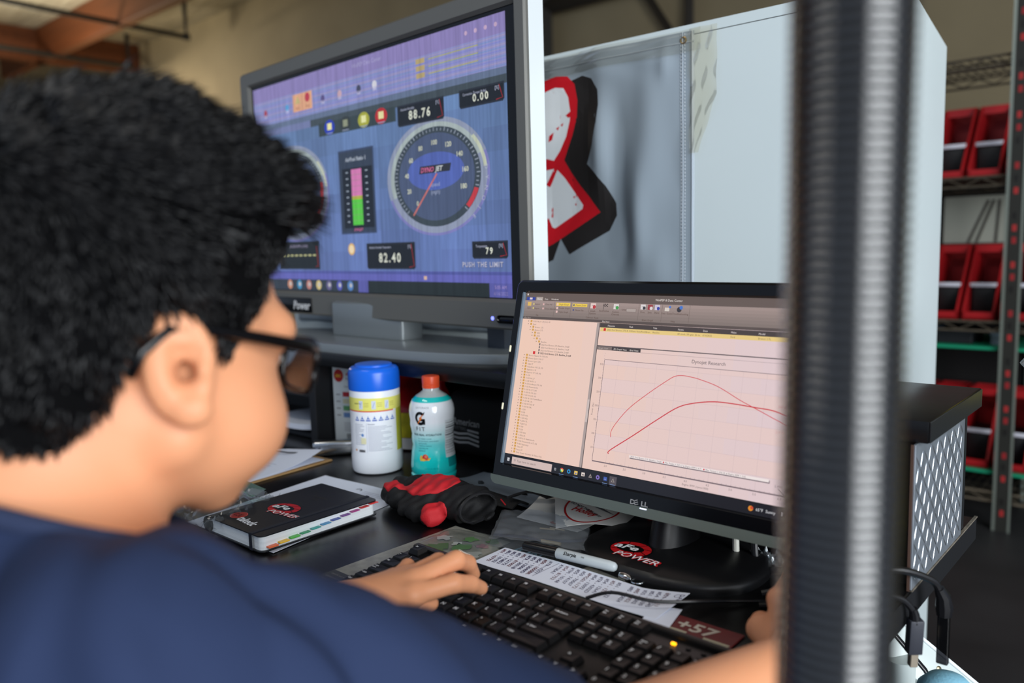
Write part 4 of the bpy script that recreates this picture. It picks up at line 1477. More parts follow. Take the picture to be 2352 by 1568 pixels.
# ================================================================== RIBBED HOSE IN THE FOREGROUND
m_hose = M('ribbed_black_rubber', (28, 28, 29), 0.18, spec=1.0, coat=1.0)
t = thing('ribbed_hose', 'thick black ribbed hose hanging down in front of the camera', 'hose', (-0.118, 0.34, 0.55))
hp = MB()
pts, rad = [], []
z = 0.58
while z < 5.60:
    x = -0.1175 + 0.0028 * math.sin((z - 0.95) * 1.4)
    k_ = max(0.0, min(1.0, (z - 1.3) / 0.8))
    y = 0.338 + 0.012 * (z - 1.1) + 0.03 * k_ * k_ * (3 - 2 * k_)
    p_ = 0.0046 if z < 2.4 else 0.012
    for f_, r_ in ((0.0, 0.0221), (0.14, 0.0234), (0.30, 0.0240), (0.66, 0.0240), (0.82, 0.0234)):
        pts.append((x, y, z + f_ * p_))
        rad.append(r_)
    z += p_
hp.tube(pts, rad, 28)
hp.build('hose', m_hose, t, sharp=0)
MB().lathe([(0.016, 0.0), (0.022, 0.005), (0.027, 0.02), (0.027, 0.05), (0.024, 0.055)], 28, (-0.118, 0.3325, 0.54)).build('end_cuff', m_satinblack, t)

# ================================================================== BELOW THE DESK EDGE, RIGHT
m_pale = M('pale_grey_enamel', (196, 206, 204), 0.4)
t = thing('white_equipment_arm', 'pale enamel panel arm with a black groove slanting below the desk corner', 'panel', (-0.26, 1.16, 0.0))
A = Vector((-0.311, 1.130, 0.592))
ax = Vector((0.079, 0.056, -0.084)).normalized()
sd = Vector((0.010, 0.041, 0.030))
sd = (sd - ax * sd.dot(ax)).normalized()
nrm = ax.cross(sd).normalized()
if nrm.y > 0:
    nrm, sd = -nrm, sd
AT = Matrix(((ax.x, sd.x, nrm.x, A.x), (ax.y, sd.y, nrm.y, A.y), (ax.z, sd.z, nrm.z, A.z), (0, 0, 0, 1)))
MB().rbox((-0.06, -0.028, -0.02), (0.45, 0.028, 0.0), 0.004, 2).build('panel', m_pale, t, AT)
MB().rbox((-0.06, 0.0225, -0.001), (0.45, 0.0275, 0.0025), 0.001, 1).build('rim', m_tvsilver, t, AT)
MB().tube([(-0.03, 0.008, 0.001), (0.055, -0.009, 0.001), (0.085, -0.026, 0.001)], 0.0035, 8, flat=0.4).build('groove', m_glossblack, t, AT)
MB().lathe([(0.0035, 0), (0.0035, 0.001), (0.002, 0.0016)], 14, (0.072, 0.006, 0.0)).build('screw', M('steel_screw', (150, 140, 110), 0.3, 0.9), t, AT)
MB().tube([(-0.302, 1.118, 0.0), (-0.302, 1.118, 0.572)], 0.019, 18).build('post', m_pale, t)
MB().lathe([(0.065, 0), (0.065, 0.012), (0.03, 0.025)], 28, (-0.302, 1.118, 0)).build('base_plate', m_pale, t)
t = thing('foam_roll', 'pale blue rounded foam roll at the bottom right corner', 'foam roll', (-0.224, 1.024, 0.0))
MB().lathe([(0.034, 0), (0.036, 0.30), (0.036, 0.575), (0.032, 0.600), (0.021, 0.612), (0.006, 0.616)], 28, (-0.224, 1.024, 0.0)).build('roll', M('pale_blue_foam', (140, 200, 224), 0.85, bump=(300, 0.4)), t)
t = thing('blue_bin', 'dark blue plastic tub under the pale panel arm', 'tub', (-0.31, 1.25, 0))
MB().rbox((-0.36, 1.215, 0.0), (-0.275, 1.285, 0.49), 0.012, 3).build('tub_wall', M('dark_blue_plastic', (28, 46, 120), 0.4), t)
MB().rbox((-0.366, 1.21, 0.485), (-0.27, 1.29, 0.50), 0.005, 2).build('tub_rim', M('dark_blue_rim', (36, 56, 140), 0.4), t)

# two data leads that droop over the desk edge
m_cable = M('black_cable', (20, 20, 23), 0.35)
t = thing('usb_lead', 'black cable with a steel square plug dangling over the desk edge', 'cable', (-0.27, 0.86, ZD))
MB().tube(spline([(-0.36, 0.80, 0.746), (-0.31, 0.83, 0.752), (-0.27, 0.875, 0.757), (-0.247, 0.905, 0.748), (-0.236, 0.917, 0.732)]), 0.0035, 10).build('cable', m_cable, t)
pb = Vector((-0.236, 0.917, 0.732))
MB().tube([(-0.2365, 0.9165, 0.735), (-0.2355, 0.919, 0.728), (-0.235, 0.920, 0.718)], [0.0042, 0.0052, 0.006], 10).build('strain_relief', m_cable, t)
MB().rbox((-0.0075, -0.006, -0.040), (0.0075, 0.006, 0.0), 0.001, 2).build('plug_body', M('dark_plug', (52, 54, 62), 0.4), t, XF((-0.2345, 0.9205, 0.722), rz=R(40), rx=R(4)))
MB().rbox((-0.0042, -0.0042, -0.056), (0.0042, 0.0042, -0.040), 0.0006, 1).build('plug_shell', M('plug_steel', (190, 178, 160), 0.35, 0.8), t, XF((-0.2345, 0.9205, 0.722), rz=R(40), rx=R(4)))
t = thing('video_lead', 'black cable with a moulded end hanging behind the square plug', 'cable', (-0.25, 0.95, ZD))
MB().tube(spline([(-0.37, 0.83, 0.746), (-0.31, 0.865, 0.765), (-0.26, 0.92, 0.772), (-0.230, 0.955, 0.757), (-0.222, 0.965, 0.742)]), 0.0042, 10).build('cable', m_cable, t)
MB().tube([(-0.2225, 0.9645, 0.745), (-0.219, 0.969, 0.735), (-0.218, 0.971, 0.722), (-0.218, 0.971, 0.712)], [0.0055, 0.008, 0.0095, 0.008], 10).build('moulded_end', m_cable, t)
MB().rbox((-0.224, 0.967, 0.655), (-0.212, 0.975, 0.715), 0.001, 1).build('plastic_sleeve', film('sleeve_film', (120, 120, 124), 0.05), t)
# ================================================================== THINGS ON THE DESK
m_paper = M('white_paper', (226, 232, 246), 0.7)

# ---- cleaning wipes canister
CX, CY = -1.148, 0.922
t = thing('wipes_canister', 'white cylindrical wipes canister with a bright blue lid', 'canister', (CX, CY, ZD))
cr = 0.0452
MB().lathe([(0.040, 0.0), (0.0445, 0.003), (0.0462, 0.010), (0.0462, 0.030), (cr, 0.040), (cr, 0.148), (0.0445, 0.152), (0.0445, 0.158)], 48, (CX, CY, ZD)).build('body', M('white_plastic', (242, 246, 252), 0.3, sss=0.0), t)
m_blue = M('bright_blue_plastic', (24, 104, 226), 0.28, spec=0.5)
MB().lathe([(0.0440, 0.150), (0.0458, 0.151), (0.0462, 0.156), (0.0458, 0.180), (0.0440, 0.187), (0.040, 0.1905), (0.034, 0.1915), (0.033, 0.1945), (0.031, 0.1955), (0.010, 0.1950)], 48, (CX, CY, ZD)).build('lid', m_blue, t)


def cyl(cx, cy, z0, prof, face):
    """wrap: u metres round the body from the direction 'face', v metres up; prof gives the radius"""
    pz = [p[1] for p in prof]
    pr_ = [p[0] for p in prof]

    def f(u, v, w):
        r = np.interp(v, pz, pr_)
        a = face + u / max(pr_)
        return np.column_stack([cx + (r + w) * np.cos(a), cy + (r + w) * np.sin(a), z0 + v])
    return f


FACE = math.atan2(0 - CY, 0 - CX)
cv = CV(cyl(CX, CY, ZD, [(cr, 0), (cr, 0.2)], FACE), 0.00012)
half = math.pi * cr * 0.93
cv.rect(-half, 0.040, half, 0.139, (244, 247, 253), 0, 60, 1)
cv.rect(-half, 0.1165, half, 0.139, (236, 232, 120), 1, 60, 1)
cv.rect(0.0405, 0.040, half, 0.1165, (206, 206, 70), 1, 24, 1)
cv.rect(-half, 0.1145, 0.034, 0.1165, (226, 70, 50), 2, 40, 1)
for q in range(3):
    cv.rect(-0.030 + q * 0.0235, 0.1195, -0.0225 + q * 0.0235, 0.1345, (214, 222, 236), 2, 4, 1)
    cv.line([(-0.028 + q * 0.0235, 0.122), (-0.0245 + q * 0.0235, 0.132)], 0.001, (150, 170, 206), 3)
    for k in range(3):
        cv.rect(-0.0205 + q * 0.0235, 0.124 + k * 0.003, -0.0115 + q * 0.0235, 0.1248 + k * 0.003, (180, 170, 80), 2, 3, 1)
cv.text('HOW TO', -0.0405, 0.128, 0.0022, (90, 90, 60), 3, bold=1)
for q in range(7):
    uu = -0.040 + q * 0.0112
    cv.rect(uu, 0.0985, uu + 0.0085, 0.1005, (40, 92, 190), 2, 4, 1)
    cv.poly([(uu + .001, 0.1018), (uu + .0075, 0.1018), (uu + .005, 0.1045), (uu + .0042, 0.108), (uu + .003, 0.1040)], (80, 120, 200), 2)
for k in range(13):
    if 4 < k < 8:
        wq = 0.014
    else:
        wq = 0.022
    cv.rect(-0.042, 0.0915 - k * 0.0030, -0.042 + wq * (0.8 + 0.2 * math.sin(k * 2.3)), 0.0921 - k * 0.0030, (120, 126, 150), 2, 6, 1)
cv.rect(-0.0175, 0.041, -0.0171, 0.094, (150, 160, 190), 2)
cv.text('Directions', -0.015, 0.0918, 0.0020, (90, 96, 130), 2, bold=1)
for k in range(17):
    cv.rect(-0.015, 0.0882 - k * 0.0027, -0.015 + 0.045 * (0.75 + 0.25 * math.sin(k * 1.7)), 0.0888 - k * 0.0027, (130, 136, 160), 2, 10, 1)
cv.rect(-0.029, 0.057, -0.019, 0.068, (236, 232, 190), 3, 3, 1)
cv.disc(-0.0255, 0.073, 0.0028, (110, 150, 206), 3, 14)
for k in range(14):
    cv.rect(-0.034 + k * 0.0009, 0.042, -0.0336 + k * 0.0009 + 0.0003 * (k % 3), 0.0465, (40, 40, 50), 3)
cv.disc(-0.041, 0.045, 0.002, (226, 150, 60), 3, 10)
cv.build('label', printed('glossy_label', 0.3, spec=0.5), t)

# ---- sports drink bottle
BX, BY = -1.022, 0.944
t = thing('drink_bottle', 'teal and white sports drink bottle with an orange cap', 'bottle', (BX, BY, ZD))
bprof = [(0.030, 0.0), (0.0365, 0.002), (0.0390, 0.006), (0.0395, 0.011), (0.0375, 0.014), (0.0390, 0.018), (0.0395, 0.026), (0.0380, 0.042), (0.0365, 0.055), (0.0352, 0.063), (0.0362, 0.068), (0.0365, 0.076), (0.0358, 0.082),
         (0.0372, 0.090), (0.0385, 0.098), (0.0380, 0.106), (0.0392, 0.114), (0.0395, 0.122), (0.0380, 0.131), (0.0335, 0.141), (0.0260, 0.148), (0.0185, 0.1525), (0.0145, 0.156), (0.0140, 0.163)]
mbt = bpy.data.materials.new('drink_bottle_print')
mbt.use_nodes = True
nt = mbt.node_tree
b_ = nt.nodes['Principled BSDF']
b_.inputs['Roughness'].default_value = 0.13
b_.inputs['Coat Weight'].default_value = 0.5
tc = nt.nodes.new('ShaderNodeTexCoord')
sx_ = nt.nodes.new('ShaderNodeSeparateXYZ')
mr = nt.nodes.new('ShaderNodeMapRange')
mr.inputs['From Min'].default_value = ZD
mr.inputs['From Max'].default_value = ZD + 0.16
rp = nt.nodes.new('ShaderNodeValToRGB')
rp.color_ramp.interpolation = 'LINEAR'
els = rp.color_ramp.elements
els[0].position, els[0].color = 0.0, lin((22, 216, 214)) + (1,)
els[1].position, els[1].color = 1.0, lin((190, 196, 196)) + (1,)
for p_, c_ in ((0.27, (26, 222, 220)), (0.42, (120, 230, 232)), (0.56, (216, 244, 248)), (0.66, (240, 246, 252)), (0.865, (240, 246, 252)), (0.872, (24, 200, 198)), (0.915, (24, 200, 198)), (0.92, (176, 190, 192))):
    e_ = els.new(p_)
    e_.color = lin(c_) + (1,)
nt.links.new(tc.outputs['Object'], sx_.inputs[0])
nt.links.new(sx_.outputs['Z'], mr.inputs['Value'])
nt.links.new(mr.outputs[0], rp.inputs[0])
nt.links.new(rp.outputs[0], b_.inputs['Base Color'])
MB().lathe(bprof, 48, (BX, BY, ZD)).build('body', mbt, t)
m_orange = M('orange_cap', (236, 86, 48), 0.35)
MB().lathe([(0.0150, 0.1600), (0.0152, 0.1655), (0.0147, 0.1662), (0.0152, 0.1668), (0.0154, 0.1780), (0.0148, 0.1800), (0.012, 0.1808), (0.004, 0.1805)], 40, (BX, BY, ZD)).build('cap', m_orange, t)
FB = math.atan2(0 - BY, 0 - BX) - 0.05
cv = CV(cyl(BX, BY, ZD, [(r_ + 0.0002, z_) for r_, z_ in bprof], FB), 0.00012)
cv.text('GATORADE', -0.029, 0.1298, 0.0030, (150, 160, 166), 1, track=0.08)
# big letter with a lightning bolt
cv.ring(-0.0195, 0.113, 0.0058, 0.0102, (14, 14, 16), 1, 30, 40, 330, 1.15)
cv.rect(-0.0205, 0.1085, -0.0105, 0.1125, (14, 14, 16), 2, 4, 1)
cv.rect(-0.0145, 0.1025, -0.0105, 0.1125, (14, 14, 16), 2, 2, 3)
cv.poly([(-0.0120, 0.1195), (-0.0105, 0.1250), (-0.0145, 0.1215)], (14, 14, 16), 2)
cv.poly([(-0.0265, 0.1015), (-0.0200, 0.1125), (-0.0215, 0.1135), (-0.0125, 0.1215), (-0.0170, 0.1145), (-0.0155, 0.1130)], (240, 130, 50), 4)
cv.text('FIT', -0.0195, 0.0915, 0.0068, (40, 50, 56), 1, 'C', 0, track=0.16, sx=1.15)
cv.text('TRUE REAL HYDRATION', -0.010, 0.0825, 0.0034, (20, 70, 80), 1, 'C', 1, track=0.09, sx=0.9)
for k, (s_, w_) in enumerate((('NO ADDED SUGAR', 1), ('NO ARTIFICIAL SWEETENERS', 1), ('OR FLAVORS', 1), ('TROPICAL MANGO', 1), ('ELECTROLYTE', 1), ('BEVERAGE', 1))):
    cv.text(s_, -0.027, 0.0765 - k * 0.0042, 0.0019, (30, 116, 126), 1, track=0.05)
cv.disc(-0.0130, 0.0455, 0.0058, (222, 60, 50), 2, 20, 0.0055)
cv.disc(-0.0115, 0.0475, 0.0030, (240, 130, 90), 3, 14)
cv.disc(-0.0210, 0.0440, 0.0026, (240, 200, 70), 2, 14, 0.005)
cv.poly([(-0.0150, 0.0405), (-0.0060, 0.0405), (-0.0025, 0.0455), (-0.0085, 0.0440)], (246, 196, 60), 4)
cv.disc(-0.0165, 0.0415, 0.0035, (250, 206, 80), 3, 14, 0.0022)
cv.text('16.9 FL OZ (500 mL)', -0.014, 0.0255, 0.0019, (14, 130, 136), 1)
cv.rect(0.0255, 0.043, 0.060, 0.108, (220, 228, 232), 1, 12, 10)
cv.rect(0.0300, 0.0265, 0.058, 0.0425, (20, 150, 152), 1, 10, 3)
cv.text('Nutrition Facts', 0.0268, 0.1025, 0.0036, (30, 30, 36), 2, bold=1)
for k, hh in enumerate((0.0005, 0.0014, 0.0005, 0.0005, 0.0014, 0.0005, 0.0005, 0.0005, 0.0012, 0.0005, 0.0005, 0.0005)):
    cv.rect(0.0268, 0.0985 - k * 0.0044, 0.057, 0.0985 - k * 0.0044 + hh, (40, 40, 50), 2, 8, 1)
    if k % 2 == 0:
        cv.text('Calories 10 Sodium', 0.0268, 0.0963 - k * 0.0044, 0.0016, (60, 64, 70), 2)
cv.build('label_print', printed('shrink_sleeve_print', 0.16, spec=0.5, coat=0.4), t)

# ---- notebook with loose sheet beneath
NX0, NX1, NY0, NY1 = -1.080, -0.940, 0.553, 0.752
sh = MB()
A_, B_, C_, D_ = Vector((-0.934, 0.567, ZD)), Vector((-0.976, 0.846, ZD)), Vector((-1.190, 0.836, ZD)), Vector((-1.150, 0.557, ZD))
psheet = sh.sheet(lambda u, v: tuple((D_ * (1 - u) + A_ * u) * (1 - v) + (C_ * (1 - u) + B_ * u) * v + Vector((0, 0, 0.0012 + 0.0006 * math.sin(u * 7 + v * 4)))), 12, 14, 0.0004).build('paper_sheet', m_paper)
tag(psheet, 'white printed sheet lying under the black notebook', 'paper')
cv = CV(flat((-1.15, 0.557, ZD + 0.0024), (0.9986, 0.052, 0), (-0.16, 0.987, 0)), 0.0001)
cv.ring(0.125, 0.252, 0.005, 0.0065, (50, 50, 60), 0, 20, -20, 180)
for k in range(3):
    cv.rect(0.14, 0.252 - k * 0.006, 0.198, 0.2526 - k * 0.006, (120, 124, 150), 0)
for k in range(9):
    cv.rect(0.16 + (k % 3) * 0.004, 0.225 - k * 0.006, 0.20, 0.2255 - k * 0.006, (150, 154, 176), 0)
cv.build('sheet_print', printed('black_print', 0.6), psheet)

NZ = ZD + 0.0030
t = thing('notebook', 'closed black notebook with coloured index tabs and a red and white decal', 'notebook', (-1.01, 0.65, NZ))
m_cover = M('black_leatherette', (17, 20, 26), 0.45, bump=(900, 0.12))
m_pages = M('cream_page_block', (228, 234, 238), 0.8, var=((1, 1, 900), 0.14), bump=((1, 1, 900), 0.5, 0.0006))


def rrect(x0, y0, x1, y1, r, corners=(1, 1, 1, 1), n=6):
    pts = []
    for i, (cx, cy, a) in enumerate(((x1 - r, y0 + r, 270), (x1 - r, y1 - r, 0), (x0 + r, y1 - r, 90), (x0 + r, y0 + r, 180))):
        if corners[i]:
            pts += [(cx + r * math.cos(R(a + 90 * q / n)), cy + r * math.sin(R(a + 90 * q / n))) for q in range(n + 1)]
        else:
            pts.append([(x1, y0), (x1, y1), (x0, y1), (x0, y0)][i])
    return pts


MB().prism(rrect(NX0, NY0, NX1, NY1, 0.009, (1, 1, 0, 0)), NZ, NZ + 0.0016).build('back_cover', m_cover, t)
MB().prism(rrect(NX0 + 0.003, NY0 + 0.003, NX1 - 0.0035, NY1 - 0.003, 0.008, (1, 1, 0, 0)), NZ + 0.0016, NZ + 0.0212).build('page_block', m_pages, t)
MB().prism(rrect(NX0, NY0, NX1, NY1, 0.009, (1, 1, 0, 0)), NZ + 0.0212, NZ + 0.0228).build('front_cover', m_cover, t)
MB().tube([(NX0, NY0, NZ + 0.0114), (NX0, NY1, NZ + 0.0114)], 0.0114, 14, flat=1.0).build('spine', m_cover, t)
m_el = M('elastic_band', (18, 24, 38), 0.7, bump=(700, 0.4))
bx0, bx1 = -0.968, -0.9615
el = MB()
el.box((bx0, NY0 - 0.0006, NZ + 0.0228), (bx1, NY1 + 0.0006, NZ + 0.0236))
el.box((bx0, NY0 - 0.0008, NZ - 0.0002), (bx1, NY0 + 0.0001, NZ + 0.0232))
el.box((bx0, NY1 - 0.0001, NZ - 0.0002), (bx1, NY1 + 0.0008, NZ + 0.0232))
el.build('elastic_band', m_el, t)
TABC = [(232, 106, 60), (238, 190, 60), (84, 184, 76), (40, 150, 100), (40, 160, 150), (60, 140, 190), (60, 80, 160), (110, 50, 140), (170, 40, 130), (200, 50, 50), (226, 70, 70)]
for q, c_ in enumerate(TABC):
    y = NY0 + 0.010 + q * 0.0172
    z = NZ + 0.0045 + q * 0.00150
    MB().rbox((NX1 - 0.006, y, z), (NX1 + 0.0035, y + 0.0150, z + 0.0012 + 0.0010 * (q < 3)), 0.0004, 1).build('index_tab', M('tab_%d' % q, c_, 0.35), t)
cv = CV(flat((0, 0, NZ + 0.0229), (1, 0, 0), (0, 1, 0)), 0.0001)
afe_logo(cv, -1.019, 0.641, 0.030, R(6))
cv.build('round_decal', printed('sticker_print', 0.35), t)
cv = CV(flat((0, 0, NZ + 0.0229), (1, 0, 0), (0, 1, 0)), 0.0001)
cv.text('PLANNER', -1.018, 0.702, 0.0050, (60, 56, 48), 0, 'C', track=0.06)
cv.text('2022', -1.018, 0.692, 0.0050, (60, 56, 48), 0, 'C')
cv.build('stamped_title', printed('sticker_print', 0.35), t)
cv = CV(flat((0, 0, NZ + 0.0229), (1, 0, 0), (0, 1, 0)), 0.0001)
cv.disc(-1.046, 0.584, 0.0135, (150, 36, 34), 0, 24, 0.0125)
for k, (a0, a1) in enumerate(((30, 330), (200, 520), (80, 300))):
    cv.ring(-1.046 + (k - 1) * 0.0055, 0.584, 0.0032, 0.0042, (20, 16, 18), 1, 20, a0, a1)
cv.ring(-1.046, 0.584, 0.0116, 0.0126, (190, 90, 84), 1, 24)
cv.text('takedc', -1.0345, 0.5725, 0.0135, (226, 230, 236), 1, 'L', 1, 0.05, R(-5), 0.92, track=-0.03)
cv.build('name_decal', printed('sticker_print', 0.35), t)

# ---- clipboard with papers
t = thing('clipboard', 'brown hardboard clipboard loaded with papers beside the canister', 'clipboard', (-1.42, 0.78, ZD))
CT = XF((-1.262, 0.905, ZD + 0.0005), rz=R(94.0))      # local -x runs toward the sitter, +y to the left


def cbt(p):
    return CT @ Vector(p)


MB().rbox((-0.30, 0.0, 0.0), (0.0, 0.225, 0.003), 0.0008, 1, smooth=False).build('board', M('hardboard', (176, 140, 92), 0.6, var=(40, 0.2)), t, CT)
for q, (lift, off) in enumerate(((0.0035, 0.0), (0.0050, 0.004))):
    MB().sheet(lambda u, v: (-0.295 + u * 0.28, 0.006 + off + v * 0.212, lift + 0.0006 * math.sin(u * 9 + q) + (0.020 * max(0, (u - 0.62) / 0.38) ** 2 * (1 - v) ** 1.5 if q else 0.0015 * u)), 16, 10, 0.0004).build('sheet', m_paper, t, CT)
cv = CV(lambda u, v, w: (np.column_stack([u, v, w + 0.0068, np.ones(len(u))]) @ np.array(CT).T)[:, :3])
for q in range(16):
    cv.rect(-0.26 + q * 0.012, 0.05, -0.2590 + q * 0.012, 0.19 - 0.03 * (q % 3), (130, 134, 160), 0)
cv.build('sheet_print', printed('black_print', 0.6), t)
MB().rbox((-0.018, 0.05, 0.004), (0.004, 0.16, 0.012), 0.003, 2).build('clip_base', M('dark_clip_wire', (40, 40, 44), 0.35, 0.8), t, CT)
MB().tube([cbt(p) for p in ((-0.02, 0.06, 0.012), (-0.045, 0.075, 0.016), (-0.05, 0.10, 0.017), (-0.045, 0.13, 0.016), (-0.02, 0.15, 0.012))], 0.0013, 6).build('clip_wire', M('dark_clip_wire', (40, 40, 44), 0.35, 0.8), t)

# ---- steel bracket lying behind the canister
t = thing('steel_bracket', 'polished steel bar bracket lying between the clipboard and the canister', 'bracket', (-1.28, 0.95, ZD))
MB().rbox((0.0, -0.012, 0.0), (0.105, 0.012, 0.030), 0.007, 3).build('bar', M('polished_steel', (196, 200, 204), 0.22, 1.0), t, XF((-1.325, 0.905, ZD + 0.0005), rz=R(48)))
MB().lathe([(0.003, 0), (0.003, 0.0006)], 14, T=XF((-1.325, 0.905, ZD), rz=R(48)) @ XF((0.014, -0.0122, 0.016), rx=R(90))).build('bolt_hole', m_glossblack, t)

# ---- things stored under the riser
t = thing('info_card', 'white box with coloured bars leaning under the riser', 'box', (-1.33, 1.03, ZD))
KT = XF((-1.388, 1.005, ZD + 0.001), rz=R(20))
MB().rbox((0, 0, 0), (0.115, 0.012, 0.162), 0.003, 2).build('card', M('white_card', (220, 226, 226), 0.5), t, KT)
cv = CV(lambda u, v, w: (np.column_stack([u, -0.0003 - w, v, np.ones(len(u))]) @ np.array(KT).T)[:, :3])
cv.disc(0.016, 0.140, 0.0115, (176, 24, 26), 0, 20, 0.0135)
cv.text('EBC', 0.016, 0.137, 0.0055, (226, 190, 40), 1, 'C', 1)
cv.text('aFe', 0.033, 0.141, 0.006, (190, 60, 60), 0, 'L', 1)
cv.text('Power', 0.033, 0.131, 0.005, (90, 90, 96), 0)
cv.text('Filter', 0.028, 0.115, 0.004, (120, 120, 126), 0)
for q, c_ in enumerate(((176, 30, 40), (214, 208, 170), (96, 160, 100), (100, 136, 186))):
    cv.rect(0.024, 0.096 - q * 0.0145, 0.11, 0.106 - q * 0.0145, c_, 0)
    cv.rect(0.008, 0.099 - q * 0.0145, 0.018, 0.1015 - q * 0.0145, (150, 150, 150), 0)
for q in range(5):
    cv.rect(0.024, 0.040 - q * 0.004, 0.10, 0.0412 - q * 0.004, (160, 160, 164), 0)
for q in range(12):
    cv.rect(0.03 + q * 0.003, 0.008, 0.0315 + q * 0.003, 0.018, (60, 60, 60), 0)
cv.build('card_print', printed('matte_print', 0.5), t)
t = thing('snack_bag', 'shiny red and yellow foil bag slumped behind the drink bottle', 'bag', (-1.24, 1.08, ZD))
MB().sheet(lambda u, v: (-1.325 + u * 0.17, 1.105 - 0.035 * math.sin(math.pi * u) * math.sin(math.pi * min(1, v * 1.1)) - 0.012 * math.sin(u * 9 + v * 7), ZD + 0.002 + v * 0.150 - 0.01 * math.sin(u * 5)), 22, 22, 0.02).build('pouch', M('black_red_foil', (190, 22, 26), 0.3, var=((14, 14, 22), 0.9, (14, 12, 12))), t)
MB().sheet(lambda u, v: (-1.300 + u * 0.10, 1.050 - 0.02 * math.sin(math.pi * u), ZD + 0.025 + v * 0.05), 12, 8, 0.002).build('yellow_panel', M('yellow_foil', (214, 200, 40), 0.4, var=(40, 0.4)), t)
MB().sheet(lambda u, v: (-1.305 + u * 0.12, 1.048 - 0.022 * math.sin(math.pi * u), ZD + 0.004 + v * 0.022), 12, 4, 0.002).build('white_panel', M('white_foil', (206, 206, 206), 0.4), t)
t = thing('fabric_case', 'black fabric case with white stripes printed under the riser', 'case', (-1.03, 1.1, ZD))
MB().rbox((-1.125, 1.075, ZD + 0.001), (-0.86, 1.185, ZD + 0.125), 0.022, 4).build('body', M('black_ripstop', (15, 15, 17), 0.7, bump=(400, 0.4)), t)
cv = CV(flat((-1.125, 1.0745, ZD), (1, 0, 0), (0, 0, 1)), 0.0002)
cv.text('American', 0.0905, 0.062, 0.0125, (150, 150, 152), 0, 'R', 1, 0.15)
cv.text('OUTFITTERS', 0.055, 0.052, 0.006, (120, 120, 122), 0, 'R', 0)
for q in range(3):
    cv.line([(0.010, 0.046 - q * 0.0085), (0.035, 0.044 - q * 0.0085), (0.060, 0.047 - q * 0.0085), (0.088, 0.043 - q * 0.0085)], 0.0042, (176, 176, 178), 0)
cv.line([(0.058, 0.0535), (0.088, 0.0515)], 0.0038, (176, 176, 178), 0)
cv.build('case_print', printed('matte_print', 0.5), t)
t = thing('paint_brush', 'paint brush with a pale wooden handle on the small left shelf', 'brush', (-1.47, 1.06, 0.843))
MB().tube([(-1.425, 1.03, 0.868), (-1.455, 1.05, 0.862), (-1.485, 1.07, 0.856)], [0.011, 0.010, 0.007], 10, flat=0.6).build('handle', M('pale_wood', (206, 196, 160), 0.5), t)
MB().tube([(-1.485, 1.07, 0.856), (-1.50, 1.08, 0.853)], 0.008, 10, flat=0.7).build('ferrule', M('polished_steel', (196, 200, 204), 0.22, 1.0), t)
MB().tube([(-1.50, 1.08, 0.853), (-1.54, 1.10, 0.848)], [0.009, 0.013], 10, flat=0.4).build('bristles', M('dark_bristles', (30, 26, 22), 0.9), t)
t = thing('marker_pen', 'lime green highlighter lying on papers in the left compartment', 'pen', (-1.47, 1.03, 0.757))
MB().tube([(-1.425, 0.985, 0.7885), (-1.447, 1.003, 0.786)], [0.0075, 0.0075], 12).build('cap', M('lime_plastic', (160, 226, 40), 0.35), t)
MB().tube([(-1.447, 1.003, 0.786), (-1.52, 1.063, 0.779)], 0.0068, 12).build('barrel', M('pale_plastic', (190, 196, 186), 0.35), t)
o = MB().sheet(lambda u, v: (-1.66 + u * 0.225, 0.985 + v * 0.17, 0.776 - 0.030 * (1 - u) * 0.6 + 0.003 * math.sin(u * 6 + v * 3)), 10, 8, 0.012).build('loose_papers', m_paper)
tag(o, 'loose white papers stuffed in the left compartment of the riser', 'papers')
o = MB().rbox((-1.70, 0.99, ZD + 0.0005), (-1.43, 1.17, ZD + 0.012), 0.002, 1).build('black_folder', m_cover)
tag(o, 'flat black folder beneath the papers in the left compartment', 'folder')

# ---- zip bag by the notebook
m_film = film('clear_zip_bag', (246, 248, 250), 0.03, 0.14, 0.05)
t = thing('zip_bag', 'crumpled clear zip bag with a green seal at the notebook corner', 'bag', (-1.12, 0.60, ZD))


def crumple(u, v, s, amp):
    return amp * (math.sin(u * 11 * s + v * 5) * math.sin(v * 13 * s - u * 4) + 0.5 * math.sin(u * 23 * s + 1.7 * v) * math.sin(v * 19 * s + 2 * u) + 0.3 * math.sin(u * 41 * s + v * 37 * s))


MB().sheet(lambda u, v: (-1.20 + u * 0.12 + 0.045 * v, 0.655 - v * 0.140 + 0.02 * u, ZD + 0.016 + abs(crumple(u, v, 1, 0.012)) + 0.018 * math.sin(math.pi * u) * math.sin(math.pi * v)), 34, 34, 0.0).build('pouch_upper', m_film, t, sharp=25)
MB().sheet(lambda u, v: (-1.20 + u * 0.12 + 0.045 * v, 0.655 - v * 0.140 + 0.02 * u, ZD + 0.0025 + abs(crumple(u + 1, v, 1, 0.003))), 24, 24, 0.0).build('pouch_lower', m_film, t, sharp=25)
MB().sheet(lambda u, v: (-1.235 + u * 0.105 - 0.012 * v, 0.635 + 0.022 * u + v * 0.030, ZD + 0.022 + 0.006 * math.sin(u * 4) + 0.004 * v), 14, 6, 0.0006).build('green_seal', film('green_seal_film', (120, 200, 150), 0.05, 0.2, 0.15), t)
for q in range(2):
    MB().tube([(-1.235 + u * 0.105, 0.632 + 0.022 * u + q * 0.005, ZD + 0.023 + 0.006 * math.sin(u * 4)) for u in np.linspace(0, 1, 10)], 0.0007, 6).build('zip_ridge', M('green_zip', (110, 180, 140), 0.4), t)

